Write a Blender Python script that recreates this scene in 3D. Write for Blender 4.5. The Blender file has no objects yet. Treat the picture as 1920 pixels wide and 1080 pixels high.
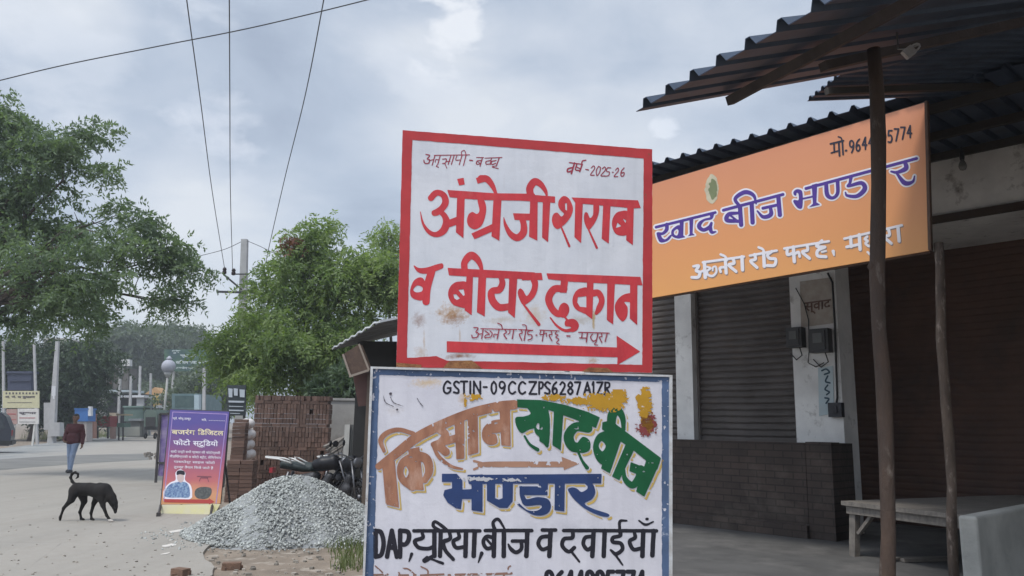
import bpy, math, random
import numpy as np
from mathutils import Vector, Matrix, Euler
random.seed(7); RNG = np.random.default_rng(11)
R = math.radians
sc = bpy.context.scene
col = sc.collection

# ---------------------------------------------------------------- camera
W0, H0, FPX = 1920.0, 1080.0, 1450.0
CAM = np.array((0.0, 0.0, 1.6)); PITCH = R(10.1); ROLL = R(0.9)
_f = np.array((0, math.cos(PITCH), math.sin(PITCH)))
_r = np.array((1.0, 0, 0)); _u = np.array((0, -math.sin(PITCH), math.cos(PITCH)))
RT = _r * math.cos(ROLL) + _u * math.sin(ROLL)
UP = _u * math.cos(ROLL) - _r * math.sin(ROLL)
cd = bpy.data.cameras.new('camera'); cam = bpy.data.objects.new('camera', cd); col.objects.link(cam)
cd.sensor_width = 36; cd.lens = 36 * FPX / W0; cd.clip_start = 0.05; cd.clip_end = 2000
M = Matrix(((RT[0], UP[0], -_f[0], CAM[0]), (RT[1], UP[1], -_f[1], CAM[1]), (RT[2], UP[2], -_f[2], CAM[2]), (0, 0, 0, 1)))
cam.matrix_world = M
sc.camera = cam
HAZE = 0.0015                              # density of the pale air

# ---------------------------------------------------------------- light and sky
SUN_EL, SUN_AZ = R(60), R(-142)          # azimuth measured from +Y towards +X
sun = bpy.data.lights.new('sun', 'SUN'); sun.energy = 1.5; sun.angle = R(10); sun.color = (1.0, 0.96, 0.9)
so = bpy.data.objects.new('sun', sun); col.objects.link(so)
sd = Vector((math.sin(SUN_AZ) * math.cos(SUN_EL), math.cos(SUN_AZ) * math.cos(SUN_EL), math.sin(SUN_EL)))
so.rotation_euler = sd.to_track_quat('Z', 'Y').to_euler()
sc.view_settings.view_transform = 'Standard'; sc.view_settings.look = 'None'
sc.view_settings.exposure = 0.52; sc.view_settings.gamma = 1.0; sc.view_settings.use_curve_mapping = False

def ray(px, py):
    return _f + RT * ((px - W0 / 2) / FPX) + UP * ((H0 / 2 - py) / FPX)

w = bpy.data.worlds.new('World'); sc.world = w; w.use_nodes = True
NT = w.node_tree; NT.nodes.clear()
def nd(t, typ, **kw):
    n = t.nodes.new(typ)
    for k, v in kw.items():
        if k.startswith('i_'):
            n.inputs[k[2:].replace('_', ' ')].default_value = v
        elif k.startswith('n') and k[1:].isdigit():
            n.inputs[int(k[1:])].default_value = v
        else:
            setattr(n, k, v)
    return n
def math_n(t, op, a, b=None, clamp=False):
    n = t.nodes.new('ShaderNodeMath'); n.operation = op; n.use_clamp = clamp
    for i, v in enumerate((a, b)):
        if v is None: continue
        if isinstance(v, (int, float)): n.inputs[i].default_value = v
        else: t.links.new(v, n.inputs[i])
    return n.outputs[0]
def mixc(t, fac, a, b, blend='MIX'):
    n = t.nodes.new('ShaderNodeMix'); n.data_type = 'RGBA'; n.blend_type = blend
    for s, v in ((0, fac), (6, a), (7, b)):
        if isinstance(v, (int, float)): n.inputs[s].default_value = v
        elif isinstance(v, (tuple, list)): n.inputs[s].default_value = (*v[:3], 1)
        else: t.links.new(v, n.inputs[s])
    return n.outputs[2]
def ramp(t, fac, stops, interp='LINEAR'):
    n = t.nodes.new('ShaderNodeValToRGB'); n.color_ramp.interpolation = interp
    e = n.color_ramp.elements
    while len(e) < len(stops): e.new(0.5)
    for i, (p, c) in enumerate(stops):
        e[i].position = p
        e[i].color = (c, c, c, 1) if isinstance(c, (int, float)) else (*c, 1)
    t.links.new(fac, n.inputs[0])
    return n.outputs[0]
def noise(t, vec, scale, detail=4, rough=0.55, dist=0.0):
    n = t.nodes.new('ShaderNodeTexNoise'); n.inputs['Scale'].default_value = scale
    n.inputs['Detail'].default_value = detail; n.inputs['Roughness'].default_value = rough
    n.inputs['Distortion'].default_value = dist
    if vec is not None: t.links.new(vec, n.inputs['Vector'])
    return n.outputs['Fac']

sky = nd(NT, 'ShaderNodeTexSky', sky_type='NISHITA', sun_disc=False, sun_elevation=SUN_EL, sun_rotation=SUN_AZ,
         air_density=1.0, dust_density=2.0)
tcw = nd(NT, 'ShaderNodeTexCoord')
DIR = tcw.outputs['Generated']
mp = nd(NT, 'ShaderNodeMapping'); mp.inputs['Scale'].default_value = (1, 1, 1.9); NT.links.new(DIR, mp.inputs[0])
nbig = noise(NT, mp.outputs[0], 2.1, 3, 0.5, 0.25)
nmid = noise(NT, mp.outputs[0], 4.2, 9, 0.58, 0.35)
cl = math_n(NT, 'ADD', math_n(NT, 'MULTIPLY', nbig, 0.6), math_n(NT, 'MULTIPLY', nmid, 0.42))
def dirmask(px, py, r0, r1):
    d = ray(px, py); d = d / np.linalg.norm(d)
    n = nd(NT, 'ShaderNodeVectorMath', operation='DISTANCE'); NT.links.new(DIR, n.inputs[0]); n.inputs[1].default_value = tuple(d)
    m = nd(NT, 'ShaderNodeMapRange', interpolation_type='SMOOTHSTEP'); NT.links.new(n.outputs['Value'], m.inputs[0])
    m.inputs[1].default_value = r0; m.inputs[2].default_value = r1; m.inputs[3].default_value = 1; m.inputs[4].default_value = 0
    return m.outputs[0]
def wsum(terms, base):
    acc = base
    for s, k in terms: acc = math_n(NT, 'ADD', acc, math_n(NT, 'MULTIPLY', s, k))
    return acc
# broad bright and dim banks of the overcast
cl = wsum([(dirmask(120, 60, 0.0, 0.45), 0.08), (dirmask(1100, 330, 0.0, 0.35), 0.07), (dirmask(1150, 100, 0.0, 0.4), 0.06),
           (dirmask(640, 250, 0.02, 0.2), -0.03), (dirmask(830, 120, 0.02, 0.14), 0.06), (dirmask(230, 300, 0.0, 0.3), -0.03), (dirmask(480, 400, 0.0, 0.2), -0.035),
           (dirmask(400, 210, 0.0, 0.10), 0.06), (dirmask(320, 580, 0.0, 0.26), 0.12), (dirmask(600, 330, 0.0, 0.2), -0.04)], cl)
ccol = ramp(NT, cl, [(0.36, (2.65, 3.1, 3.9)), (0.43, (3.15, 3.65, 4.5)), (0.50, (3.8, 4.35, 5.2)), (0.58, (4.7, 5.15, 5.85)), (0.68, (5.8, 6.1, 6.5))])
# the sunlit cumulus heads
npuff = noise(NT, mp.outputs[0], 11.0, 8, 0.55, 0.2)
def puff(px, py, r, lo, hi):
    m = dirmask(px, py, 0.0, r)
    return math_n(NT, 'MULTIPLY', math_n(NT, 'MULTIPLY', m, 3.0, True), ramp(NT, math_n(NT, 'ADD', m, math_n(NT, 'MULTIPLY', math_n(NT, 'SUBTRACT', npuff, 0.5), 3.4)), [(lo, 0.0), (hi, 1.0)]))
ccol = mixc(NT, math_n(NT, 'MULTIPLY', puff(835, 62, 0.085, 0.38, 0.72), 0.9), ccol, (6.9, 7.1, 7.4))
ccol = mixc(NT, math_n(NT, 'MULTIPLY', puff(800, 100, 0.13, 0.35, 0.95), 0.45), ccol, (5.9, 6.25, 6.8))
ccol = mixc(NT, math_n(NT, 'MULTIPLY', puff(1240, 250, 0.05, 0.7, 1.5), 0.45), ccol, (7.2, 7.5, 8.0))
ccol = mixc(NT, math_n(NT, 'MULTIPLY', puff(420, 185, 0.13, 0.45, 1.1), 0.5), ccol, (6.3, 6.6, 7.2))
ccol = mixc(NT, math_n(NT, 'MULTIPLY', puff(150, 70, 0.2, 0.4, 1.2), 0.35), ccol, (6.4, 6.7, 7.2))
# the overcast is brighter round the hidden sun, behind the camera
sepd = nd(NT, 'ShaderNodeVectorMath', operation='DOT_PRODUCT'); NT.links.new(DIR, sepd.inputs[0]); sepd.inputs[1].default_value = tuple(sd)
glow = nd(NT, 'ShaderNodeMapRange', interpolation_type='SMOOTHSTEP'); NT.links.new(sepd.outputs['Value'], glow.inputs[0])
glow.inputs[1].default_value = 0.25; glow.inputs[2].default_value = 1.0; glow.inputs[3].default_value = 1.0; glow.inputs[4].default_value = 2.3
gx_ = nd(NT, 'ShaderNodeCombineXYZ')
for i_ in range(3): NT.links.new(glow.outputs[0], gx_.inputs[i_])
ccol = mixc(NT, 1.0, ccol, gx_.outputs[0], 'MULTIPLY')
skc = mixc(NT, 0.86, sky.outputs[0], ccol)
bg = nd(NT, 'ShaderNodeBackground'); bg.inputs[1].default_value = 0.1
NT.links.new(skc, bg.inputs[0])
wo = nd(NT, 'ShaderNodeOutputWorld'); NT.links.new(bg.outputs[0], wo.inputs[0])

# ---------------------------------------------------------------- geometry helpers
def depth(px, py, Y):
    d = ray(px, py); return CAM + d * (Y / d[1])
def ground(px, py, z=0.0):
    d = ray(px, py); return CAM + d * ((z - CAM[2]) / d[2])
def onplane(px, py, p0, n):
    d = ray(px, py); return CAM + d * (np.dot(np.asarray(p0) - CAM, n) / np.dot(d, n))
def hor(px):                                  # picture height of the horizon at column px
    return 798.3 + (px - 960) * math.tan(ROLL)

class G:
    """collects shapes into one mesh"""
    def __init__(s): s.v = []; s.f = []; s.m = []
    def add(s, vs, fs, mi=0):
        b = len(s.v); s.v += [tuple(float(c) for c in p) for p in vs]
        s.f += [tuple(b + i for i in f) for f in fs]; s.m += [mi] * len(fs); return s
    def box(s, c, size, rz=0.0, rot=None, mi=0):
        hx, hy, hz = [d / 2 for d in size]
        m = Matrix.Rotation(rz, 3, 'Z') if rot is None else rot
        vs = [Vector(c) + m @ Vector((x * hx, y * hy, z * hz)) for z in (-1, 1) for x, y in ((-1, -1), (1, -1), (1, 1), (-1, 1))]
        return s.add(vs, [(3, 2, 1, 0), (4, 5, 6, 7), (0, 1, 5, 4), (1, 2, 6, 5), (2, 3, 7, 6), (3, 0, 4, 7)], mi)
    def slab(s, poly, off, mi=0):             # polygon extruded by the vector off
        n = len(poly); off = np.asarray(off, float); a = [np.asarray(p, float) for p in poly]
        nn = np.zeros(3)
        for i in range(n): nn += np.cross(a[i] - a[0], a[(i + 1) % n] - a[0])
        if np.dot(nn, off) > 0: a = a[::-1]
        vs = a + [p + off for p in a]
        return s.add(vs, [tuple(range(n)), tuple(range(2 * n - 1, n - 1, -1))] + [((i + 1) % n, i, n + i, n + (i + 1) % n) for i in range(n)], mi)
    def tube(s, pts, r, n=8, cap=True, mi=0):
        pts = [Vector(p) for p in pts]; k = len(pts)
        rs = list(r) if hasattr(r, '__len__') else [r] * k
        vs = []; ref = None
        for i, p in enumerate(pts):
            d = (pts[min(i + 1, k - 1)] - pts[max(i - 1, 0)]).normalized()
            if ref is None: ref = Vector((0, 0, 1)) if abs(d.z) < 0.9 else Vector((1, 0, 0))
            a = (ref - d * ref.dot(d)).normalized(); b = d.cross(a); ref = a
            vs += [p + (a * math.cos(2 * math.pi * j / n) + b * math.sin(2 * math.pi * j / n)) * rs[i] for j in range(n)]
        fs = [(i * n + j, i * n + (j + 1) % n, (i + 1) * n + (j + 1) % n, (i + 1) * n + j) for i in range(k - 1) for j in range(n)]
        if cap: fs += [tuple(range(n - 1, -1, -1)), tuple(range((k - 1) * n, k * n))]
        return s.add(vs, fs, mi)
    def bar(s, a, b, w, h, up=(0, 0, 1), mi=0):  # rectangular bar from a to b
        a = Vector(a); b = Vector(b); d = (b - a).normalized(); u = Vector(up); x = d.cross(u).normalized(); u = x.cross(d)
        c = [(-w / 2, -h / 2), (w / 2, -h / 2), (w / 2, h / 2), (-w / 2, h / 2)]
        vs = [p + x * i + u * j for p in (a, b) for i, j in c]
        return s.add(vs, [(3, 2, 1, 0), (4, 5, 6, 7), (0, 1, 5, 4), (1, 2, 6, 5), (2, 3, 7, 6), (3, 0, 4, 7)], mi)
    def lathe(s, c, prof, n=16, rot=None, mi=0):   # prof: (radius, height)
        m = rot if rot is not None else Matrix.Identity(3); c = Vector(c)
        vs = [c + m @ Vector((r * math.cos(2 * math.pi * j / n), r * math.sin(2 * math.pi * j / n), z)) for r, z in prof for j in range(n)]
        k = len(prof)
        fs = [(i * n + j, i * n + (j + 1) % n, (i + 1) * n + (j + 1) % n, (i + 1) * n + j) for i in range(k - 1) for j in range(n)]
        fs += [tuple(range(n - 1, -1, -1)), tuple(range((k - 1) * n, k * n))]
        return s.add(vs, fs, mi)
    def torus(s, c, Rr, r, rot=None, n=24, m=8, mi=0):
        q = rot if rot is not None else Matrix.Identity(3); c = Vector(c)
        vs = [c + q @ Vector(((Rr + r * math.cos(2 * math.pi * j / m)) * math.cos(2 * math.pi * i / n),
                              (Rr + r * math.cos(2 * math.pi * j / m)) * math.sin(2 * math.pi * i / n), r * math.sin(2 * math.pi * j / m)))
              for i in range(n) for j in range(m)]
        fs = [(i * m + j, ((i + 1) % n) * m + j, ((i + 1) % n) * m + (j + 1) % m, i * m + (j + 1) % m) for i in range(n) for j in range(m)]
        return s.add(vs, fs, mi)

def tag(o, label=None, cat=None, group=None, kind=None):
    if label: o['label'] = label
    if cat: o['category'] = cat
    if group: o['group'] = group
    if kind: o['kind'] = kind
    return o
def link(name, me, mats, parent=None, smooth=False, base=None):
    for m in (mats if isinstance(mats, (list, tuple)) else [mats]): me.materials.append(m)
    if smooth: me.shade_smooth()
    o = bpy.data.objects.new(name, me); col.objects.link(o)
    if parent is not None:
        o.parent = parent; o.matrix_parent_inverse = Matrix.Translation(parent.location).inverted()
    elif base is not None:
        me.transform(Matrix.Translation(-Vector(base))); o.location = base
    return o
def build(name, g, mats, parent=None, smooth=False):
    me = bpy.data.meshes.new(name); me.from_pydata(g.v, [], g.f); me.polygons.foreach_set('material_index', g.m); me.update()
    base = None
    if parent is None:
        a = np.array(g.v); base = ((a[:, 0].min() + a[:, 0].max()) / 2, (a[:, 1].min() + a[:, 1].max()) / 2, a[:, 2].min())
    return link(name, me, mats, parent, smooth, base)
def npmesh(name, V, F, mats, parent=None, smooth=False, mi=None):
    """V (n,3), F (m,k): a mesh from arrays"""
    V = np.asarray(V, np.float32); F = np.asarray(F, np.int32)
    me = bpy.data.meshes.new(name); me.vertices.add(len(V)); me.vertices.foreach_set('co', V.ravel())
    k = F.shape[1]; me.loops.add(F.size); me.polygons.add(len(F))
    me.loops.foreach_set('vertex_index', F.ravel()); me.polygons.foreach_set('loop_start', np.arange(0, F.size, k, dtype=np.int32))
    if mi is not None: me.polygons.foreach_set('material_index', np.asarray(mi, np.int32))
    me.update(calc_edges=True); me.validate()
    base = None
    if parent is None: base = (float(V[:, 0].mean()), float(V[:, 1].mean()), float(V[:, 2].min()))
    return link(name, me, mats, parent, smooth, base)
def thing(name, loc, label, cat, group=None):
    o = bpy.data.objects.new(name, None); o.empty_display_size = 0.2; col.objects.link(o)
    o.location = tuple(float(c) for c in loc); return tag(o, label, cat, group)
def copy_tree(o, parent=None):
    c = o.copy(); col.objects.link(c)
    if parent is not None: c.parent = parent
    for ch in list(o.children): copy_tree(ch, c)
    return c

# ---------------------------------------------------------------- materials
MATS = {}
def mat(name, c, rough=0.75, c2=None, scale=6.0, amt=0.5, bump=0.0, bscale=None, metal=0.0, stretch=None, c3=None, s3=2.0, t3=(0.55, 0.7), island=0.0, spec=0.4, trans=0.0):
    """procedural material: base colour c mottled with c2 (noise), patches of c3, bump and per-piece variation"""
    if name in MATS: return MATS[name]
    m = bpy.data.materials.new(name); m.use_nodes = True; t = m.node_tree; b = t.nodes['Principled BSDF']
    tc = nd(t, 'ShaderNodeTexCoord'); vec = tc.outputs['Object']
    if stretch:
        q = nd(t, 'ShaderNodeMapping'); q.inputs['Scale'].default_value = stretch; t.links.new(vec, q.inputs[0]); vec = q.outputs[0]
    out = None
    if c2 is None: c2 = tuple(x * 0.72 for x in c)
    nz = noise(t, vec, scale, 6, 0.6)
    out = mixc(t, math_n(t, 'MULTIPLY', ramp(t, nz, [(0.35, 0.0), (0.68, 1.0)]), amt), c, c2)
    if c3 is not None:
        n3 = noise(t, vec, s3, 7, 0.65, 0.2)
        out = mixc(t, ramp(t, n3, [(t3[0], 0.0), (t3[1], 1.0)]), out, c3)
    if island > 0:
        gi = nd(t, 'ShaderNodeNewGeometry')
        f = math_n(t, 'ADD', math_n(t, 'MULTIPLY', gi.outputs['Random Per Island'], 2 * island), 1 - island)
        cx = nd(t, 'ShaderNodeCombineXYZ')
        for i in range(3): t.links.new(f, cx.inputs[i])
        out = mixc(t, 1.0, out, cx.outputs[0], 'MULTIPLY')
    t.links.new(out, b.inputs['Base Color'])
    b.inputs['Roughness'].default_value = rough; b.inputs['Metallic'].default_value = metal
    b.inputs['Specular IOR Level'].default_value = spec
    if bump > 0:
        bn = nd(t, 'ShaderNodeBump'); bn.inputs['Strength'].default_value = min(1.0, bump); bn.inputs['Distance'].default_value = 0.02
        t.links.new(noise(t, vec, bscale or scale * 4, 5, 0.65), bn.inputs['Height']); t.links.new(bn.outputs[0], b.inputs['Normal'])
    MATS[name] = m
    return m
def leafmat(name, c, c2, trans=0.35, rough=0.5):
    if name in MATS: return MATS[name]
    m = bpy.data.materials.new(name); m.use_nodes = True; t = m.node_tree; b = t.nodes['Principled BSDF']; out = t.nodes['Material Output']
    gi = nd(t, 'ShaderNodeNewGeometry'); tc = nd(t, 'ShaderNodeTexCoord')
    n = noise(t, tc.outputs['Object'], 0.9, 3, 0.6)
    f = math_n(t, 'ADD', math_n(t, 'MULTIPLY', gi.outputs['Random Per Island'], 0.55), math_n(t, 'MULTIPLY', ramp(t, n, [(0.38, 0.0), (0.62, 1.0)]), 0.45))
    cc = mixc(t, f, c, c2)
    t.links.new(cc, b.inputs['Base Color']); b.inputs['Roughness'].default_value = rough; b.inputs['Specular IOR Level'].default_value = 0.35
    tr = nd(t, 'ShaderNodeBsdfTranslucent'); t.links.new(mixc(t, 1.0, cc, (1.3, 1.5, 0.6), 'MULTIPLY'), tr.inputs[0])
    ms = nd(t, 'ShaderNodeMixShader'); ms.inputs[0].default_value = trans
    t.links.new(b.outputs[0], ms.inputs[1]); t.links.new(tr.outputs[0], ms.inputs[2]); t.links.new(ms.outputs[0], out.inputs[0])
    MATS[name] = m; return m
def paint(name, c, rough=0.6, wear=0.0, wc=(0.6, 0.6, 0.62), wscale=30.0, tone=0.25):
    return mat(name, c, rough, c2=tuple(x * (1 - tone) for x in c), scale=7.0, amt=0.8, c3=wc if wear > 0 else None, s3=wscale, t3=(0.72 - wear, 0.74 - wear + 0.04), spec=0.25)

# ---------------------------------------------------------------- painted lettering: strokes -> field -> flat mesh
def crom(pts, per=6):
    P = [np.array(p, float) for p in pts]
    if len(P) == 2: return P
    P = [2 * P[0] - P[1]] + P + [2 * P[-1] - P[-2]]; out = []
    for i in range(1, len(P) - 2):
        for k in range(per):
            t = k / per; a, b, c, d = P[i - 1:i + 3]
            out.append(0.5 * (2 * b + (c - a) * t + (2 * a - 5 * b + 4 * c - d) * t * t + (3 * b - a - 3 * c + d) * t ** 3))
    out.append(P[-2]); return out
def cromc(pts, per=5):
    P = [np.array(p, float) for p in pts]; n = len(P); out = []
    for i in range(n):
        a, b, c, d = P[i - 1], P[i], P[(i + 1) % n], P[(i + 2) % n]
        for k in range(per):
            t = k / per
            out.append(0.5 * (2 * b + (c - a) * t + (2 * a - 5 * b + 4 * c - d) * t * t + (3 * b - a - 3 * c + d) * t ** 3))
    return out
class Field:
    def __init__(s, x0, y0, x1, y1, g):
        s.g = g; s.x = np.arange(x0, x1 + g, g); s.y = np.arange(y0, y1 + g, g)
        s.X, s.Y = np.meshgrid(s.x, s.y); s.F = np.full(s.X.shape, 50.0)
    def win(s, xs, ys, m):
        i0 = max(0, int((min(xs) - m - s.x[0]) / s.g)); i1 = min(len(s.x), int((max(xs) + m - s.x[0]) / s.g) + 2)
        j0 = max(0, int((min(ys) - m - s.y[0]) / s.g)); j1 = min(len(s.y), int((max(ys) + m - s.y[0]) / s.g) + 2)
        return slice(j0, j1), slice(i0, i1)
    def seg(s, a, b, ra, rb):
        w_ = s.win((a[0], b[0]), (a[1], b[1]), max(ra, rb) + 12); X, Y = s.X[w_], s.Y[w_]
        if X.size == 0: return
        dx, dy = b[0] - a[0], b[1] - a[1]; L = dx * dx + dy * dy + 1e-9
        t = np.clip(((X - a[0]) * dx + (Y - a[1]) * dy) / L, 0, 1)
        d = np.hypot(X - a[0] - t * dx, Y - a[1] - t * dy) - (ra + t * (rb - ra))
        s.F[w_] = np.minimum(s.F[w_], d)
    def poly(s, pts, hole=False):
        xs = [p[0] for p in pts]; ys = [p[1] for p in pts]; w_ = s.win(xs, ys, 12); X, Y = s.X[w_], s.Y[w_]
        if X.size == 0: return
        d = np.full(X.shape, 1e9); ins = np.zeros(X.shape, bool); n = len(pts)
        for i in range(n):
            a, b = pts[i], pts[(i + 1) % n]; dx, dy = b[0] - a[0], b[1] - a[1]; L = dx * dx + dy * dy + 1e-9
            t = np.clip(((X - a[0]) * dx + (Y - a[1]) * dy) / L, 0, 1)
            d = np.minimum(d, np.hypot(X - a[0] - t * dx, Y - a[1] - t * dy))
            if abs(dy) > 1e-9:
                c = ((a[1] > Y) != (b[1] > Y)) & (X < dx * (Y - a[1]) / dy + a[0]); ins ^= c
        d = np.where(ins, -d, d)
        s.F[w_] = np.maximum(s.F[w_], -d) if hole else np.minimum(s.F[w_], d)
    def draw(s, items, ox=0.0, oy=0.0, k=1.0):
        """items: ('s', width, pts) stroke / ('p', pts) polygon / ('c', pts) smooth blob / ('h', pts) hole / ('hc', pts) smooth hole"""
        cv = lambda p: (ox + p[0] / k, oy + p[1] / k)
        for it in items:
            if it[0] == 's':
                P = [(*cv(p), (p[2] if len(p) > 2 else it[1]) / k / 2) for p in it[2]]
                Q = crom(P)
                for a, b in zip(Q[:-1], Q[1:]): s.seg(a, b, max(a[2], .1), max(b[2], .1))
            elif it[0] == 'p': s.poly([cv(p) for p in it[1]])
            elif it[0] == 'c': s.poly(cromc([cv(p) for p in it[1]]))
            elif it[0] == 'h': s.poly([cv(p) for p in it[1]], True)
            elif it[0] == 'hc': s.poly(cromc([cv(p) for p in it[1]]), True)
        return s
    def shifted(s, dx, dy):
        i, j = int(round(dx / s.g)), int(round(dy / s.g)); F = np.full(s.F.shape, 50.0)
        F[max(j, 0):, max(i, 0):] = s.F[:s.F.shape[0] - j, :s.F.shape[1] - i]; return F
def vnoise(F, cell, seed):
    """value noise on the field grid, 0..1"""
    r = np.random.default_rng(seed); X, Y = F.X / cell, F.Y / cell; out = 0; amp = 0
    for o in range(3):
        x, y = X * 2 ** o, Y * 2 ** o; x = x - x.min(); y = y - y.min(); T = r.random((int(y.max()) + 2, int(x.max()) + 2))
        i, j = x.astype(int), y.astype(int); fx, fy = x - i, y - j; fx = fx * fx * (3 - 2 * fx); fy = fy * fy * (3 - 2 * fy)
        out = out + (T[j, i] * (1 - fx) * (1 - fy) + T[j, i + 1] * fx * (1 - fy) + T[j + 1, i] * (1 - fx) * fy + T[j + 1, i + 1] * fx * fy) / 2 ** o; amp += 1 / 2 ** o
    return out / amp
def flat(F, A, place, name, m, parent):
    """marching squares over field A<0; place(px, py) -> 3-D point; one flat mesh without overlaps"""
    ins = A < 0; V = []; FC = []
    c = ins[:-1, :-1].astype(int) + ins[:-1, 1:] + ins[1:, 1:] + ins[1:, :-1]
    full = c == 4; part = (c > 0) & (c < 4); X, Y = F.x, F.y
    pts2 = []
    def vid(x, y): pts2.append((x, y)); return len(pts2) - 1
    for j in range(full.shape[0]):
        row = full[j]; i = 0
        idx = np.flatnonzero(np.diff(np.concatenate(([0], row.astype(int), [0]))))
        for a, b in zip(idx[::2], idx[1::2]):
            FC.append((vid(X[a], Y[j + 1]), vid(X[b], Y[j + 1]), vid(X[b], Y[j]), vid(X[a], Y[j])))
    for j, i in np.argwhere(part):
        q = [(i, j), (i + 1, j), (i + 1, j + 1), (i, j + 1)]; f = [A[b, a] for a, b in q]; poly = []
        for k in range(4):
            (a0, b0), (a1, b1) = q[k], q[(k + 1) % 4]; f0, f1 = f[k], f[(k + 1) % 4]
            if f0 < 0: poly.append((X[a0], Y[b0]))
            if (f0 < 0) != (f1 < 0):
                t = f0 / (f0 - f1); poly.append((X[a0] + t * (X[a1] - X[a0]), Y[b0] + t * (Y[b1] - Y[b0])))
        if len(poly) >= 3: FC.append(tuple(vid(*p) for p in poly[::-1]))
    if not FC: return None
    me = bpy.data.meshes.new(name); me.from_pydata([tuple(place(x, y)) for x, y in pts2], [], FC); me.update()
    return link(name, me, m, parent)

# ---------------------------------------------------------------- soft bodies: smooth union of tapered limbs -> surface
def body(name, caps, m, parent, h=0.01, k=0.03, clip=None, smooth=True, infl=0.0):
    """caps: (a, b, ra, rb); one continuous skin over them"""
    P = np.array([c[0] for c in caps] + [c[1] for c in caps]); mr = max(max(c[2], c[3]) for c in caps) + infl + 2 * k
    lo = P.min(0) - mr; hi = P.max(0) + mr; n = np.ceil((hi - lo) / h).astype(int) + 1
    ax = [lo[i] + h * np.arange(n[i]) for i in range(3)]; F = np.full(n, 1.0, np.float32)
    for a, b, ra, rb in caps:
        a = np.array(a, float); b = np.array(b, float); ra += infl; rb += infl; mm = max(ra, rb) + 3 * k
        s = [slice(max(0, int((min(a[i], b[i]) - mm - lo[i]) / h)), int((max(a[i], b[i]) + mm - lo[i]) / h) + 2) for i in range(3)]
        X, Y, Z = np.meshgrid(ax[0][s[0]], ax[1][s[1]], ax[2][s[2]], indexing='ij'); d = b - a; L = d @ d + 1e-12
        t = np.clip(((X - a[0]) * d[0] + (Y - a[1]) * d[1] + (Z - a[2]) * d[2]) / L, 0, 1)
        D = np.sqrt((X - a[0] - t * d[0]) ** 2 + (Y - a[1] - t * d[1]) ** 2 + (Z - a[2] - t * d[2]) ** 2) - (ra + t * (rb - ra))
        kk = min(k, 1.2 * max(ra, rb)); Q = F[tuple(s)]
        hh = np.clip(0.5 + 0.5 * (Q - D) / kk, 0, 1); F[tuple(s)] = Q * (1 - hh) + D * hh - kk * hh * (1 - hh)
    if clip is not None:
        X, Y, Z = np.meshgrid(*ax, indexing='ij'); F = np.maximum(F, clip(X, Y, Z))
    S = F < 0; C = [(i, j, l) for i in (0, 1) for j in (0, 1) for l in (0, 1)]
    sh = tuple(x - 1 for x in n); sl = lambda c: tuple(slice(c[i], c[i] + sh[i]) for i in range(3))
    cnt = sum(S[sl(c)].astype(np.int8) for c in C); act = (cnt > 0) & (cnt < 8); idx = -np.ones(sh, np.int64); A = np.argwhere(act); idx[act] = np.arange(len(A))
    acc = np.zeros((len(A), 3)); num = np.zeros(len(A))
    for c in C:
        for axi in range(3):
            if c[axi] == 1: continue
            e = list(c); e[axi] = 1
            f0 = F[A[:, 0] + c[0], A[:, 1] + c[1], A[:, 2] + c[2]]; f1 = F[A[:, 0] + e[0], A[:, 1] + e[1], A[:, 2] + e[2]]
            x = (f0 < 0) != (f1 < 0); t = np.where(x, f0 / np.where(x, f0 - f1, 1), 0); p = np.array(c, float)[None] + np.zeros((len(A), 3)); p[:, axi] += t
            acc += p * x[:, None]; num += x
    V = lo + h * (A + acc / num[:, None]); Q = []
    for axi in range(3):
        o1, o2 = (axi + 1) % 3, (axi + 2) % 3
        s0 = [slice(None)] * 3; s1 = [slice(None)] * 3; s0[axi] = slice(0, n[axi] - 1); s1[axi] = slice(1, None)
        ch = S[tuple(s0)] != S[tuple(s1)]; E_ = np.argwhere(ch); E_ = E_[(E_[:, o1] > 0) & (E_[:, o2] > 0) & (E_[:, o1] < n[o1] - 1) & (E_[:, o2] < n[o2] - 1)]
        fl = S[tuple(s0)][E_[:, 0], E_[:, 1], E_[:, 2]]; q = []
        for a_, b_ in ((0, 0), (1, 0), (1, 1), (0, 1)):
            p = E_.copy(); p[:, o1] -= 1 - a_; p[:, o2] -= 1 - b_; q.append(idx[p[:, 0], p[:, 1], p[:, 2]])
        q = np.stack(q, 1); q[~fl] = q[~fl][:, ::-1]; Q.append(q)
    return npmesh(name, V, np.concatenate(Q), m, parent, smooth)

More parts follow.
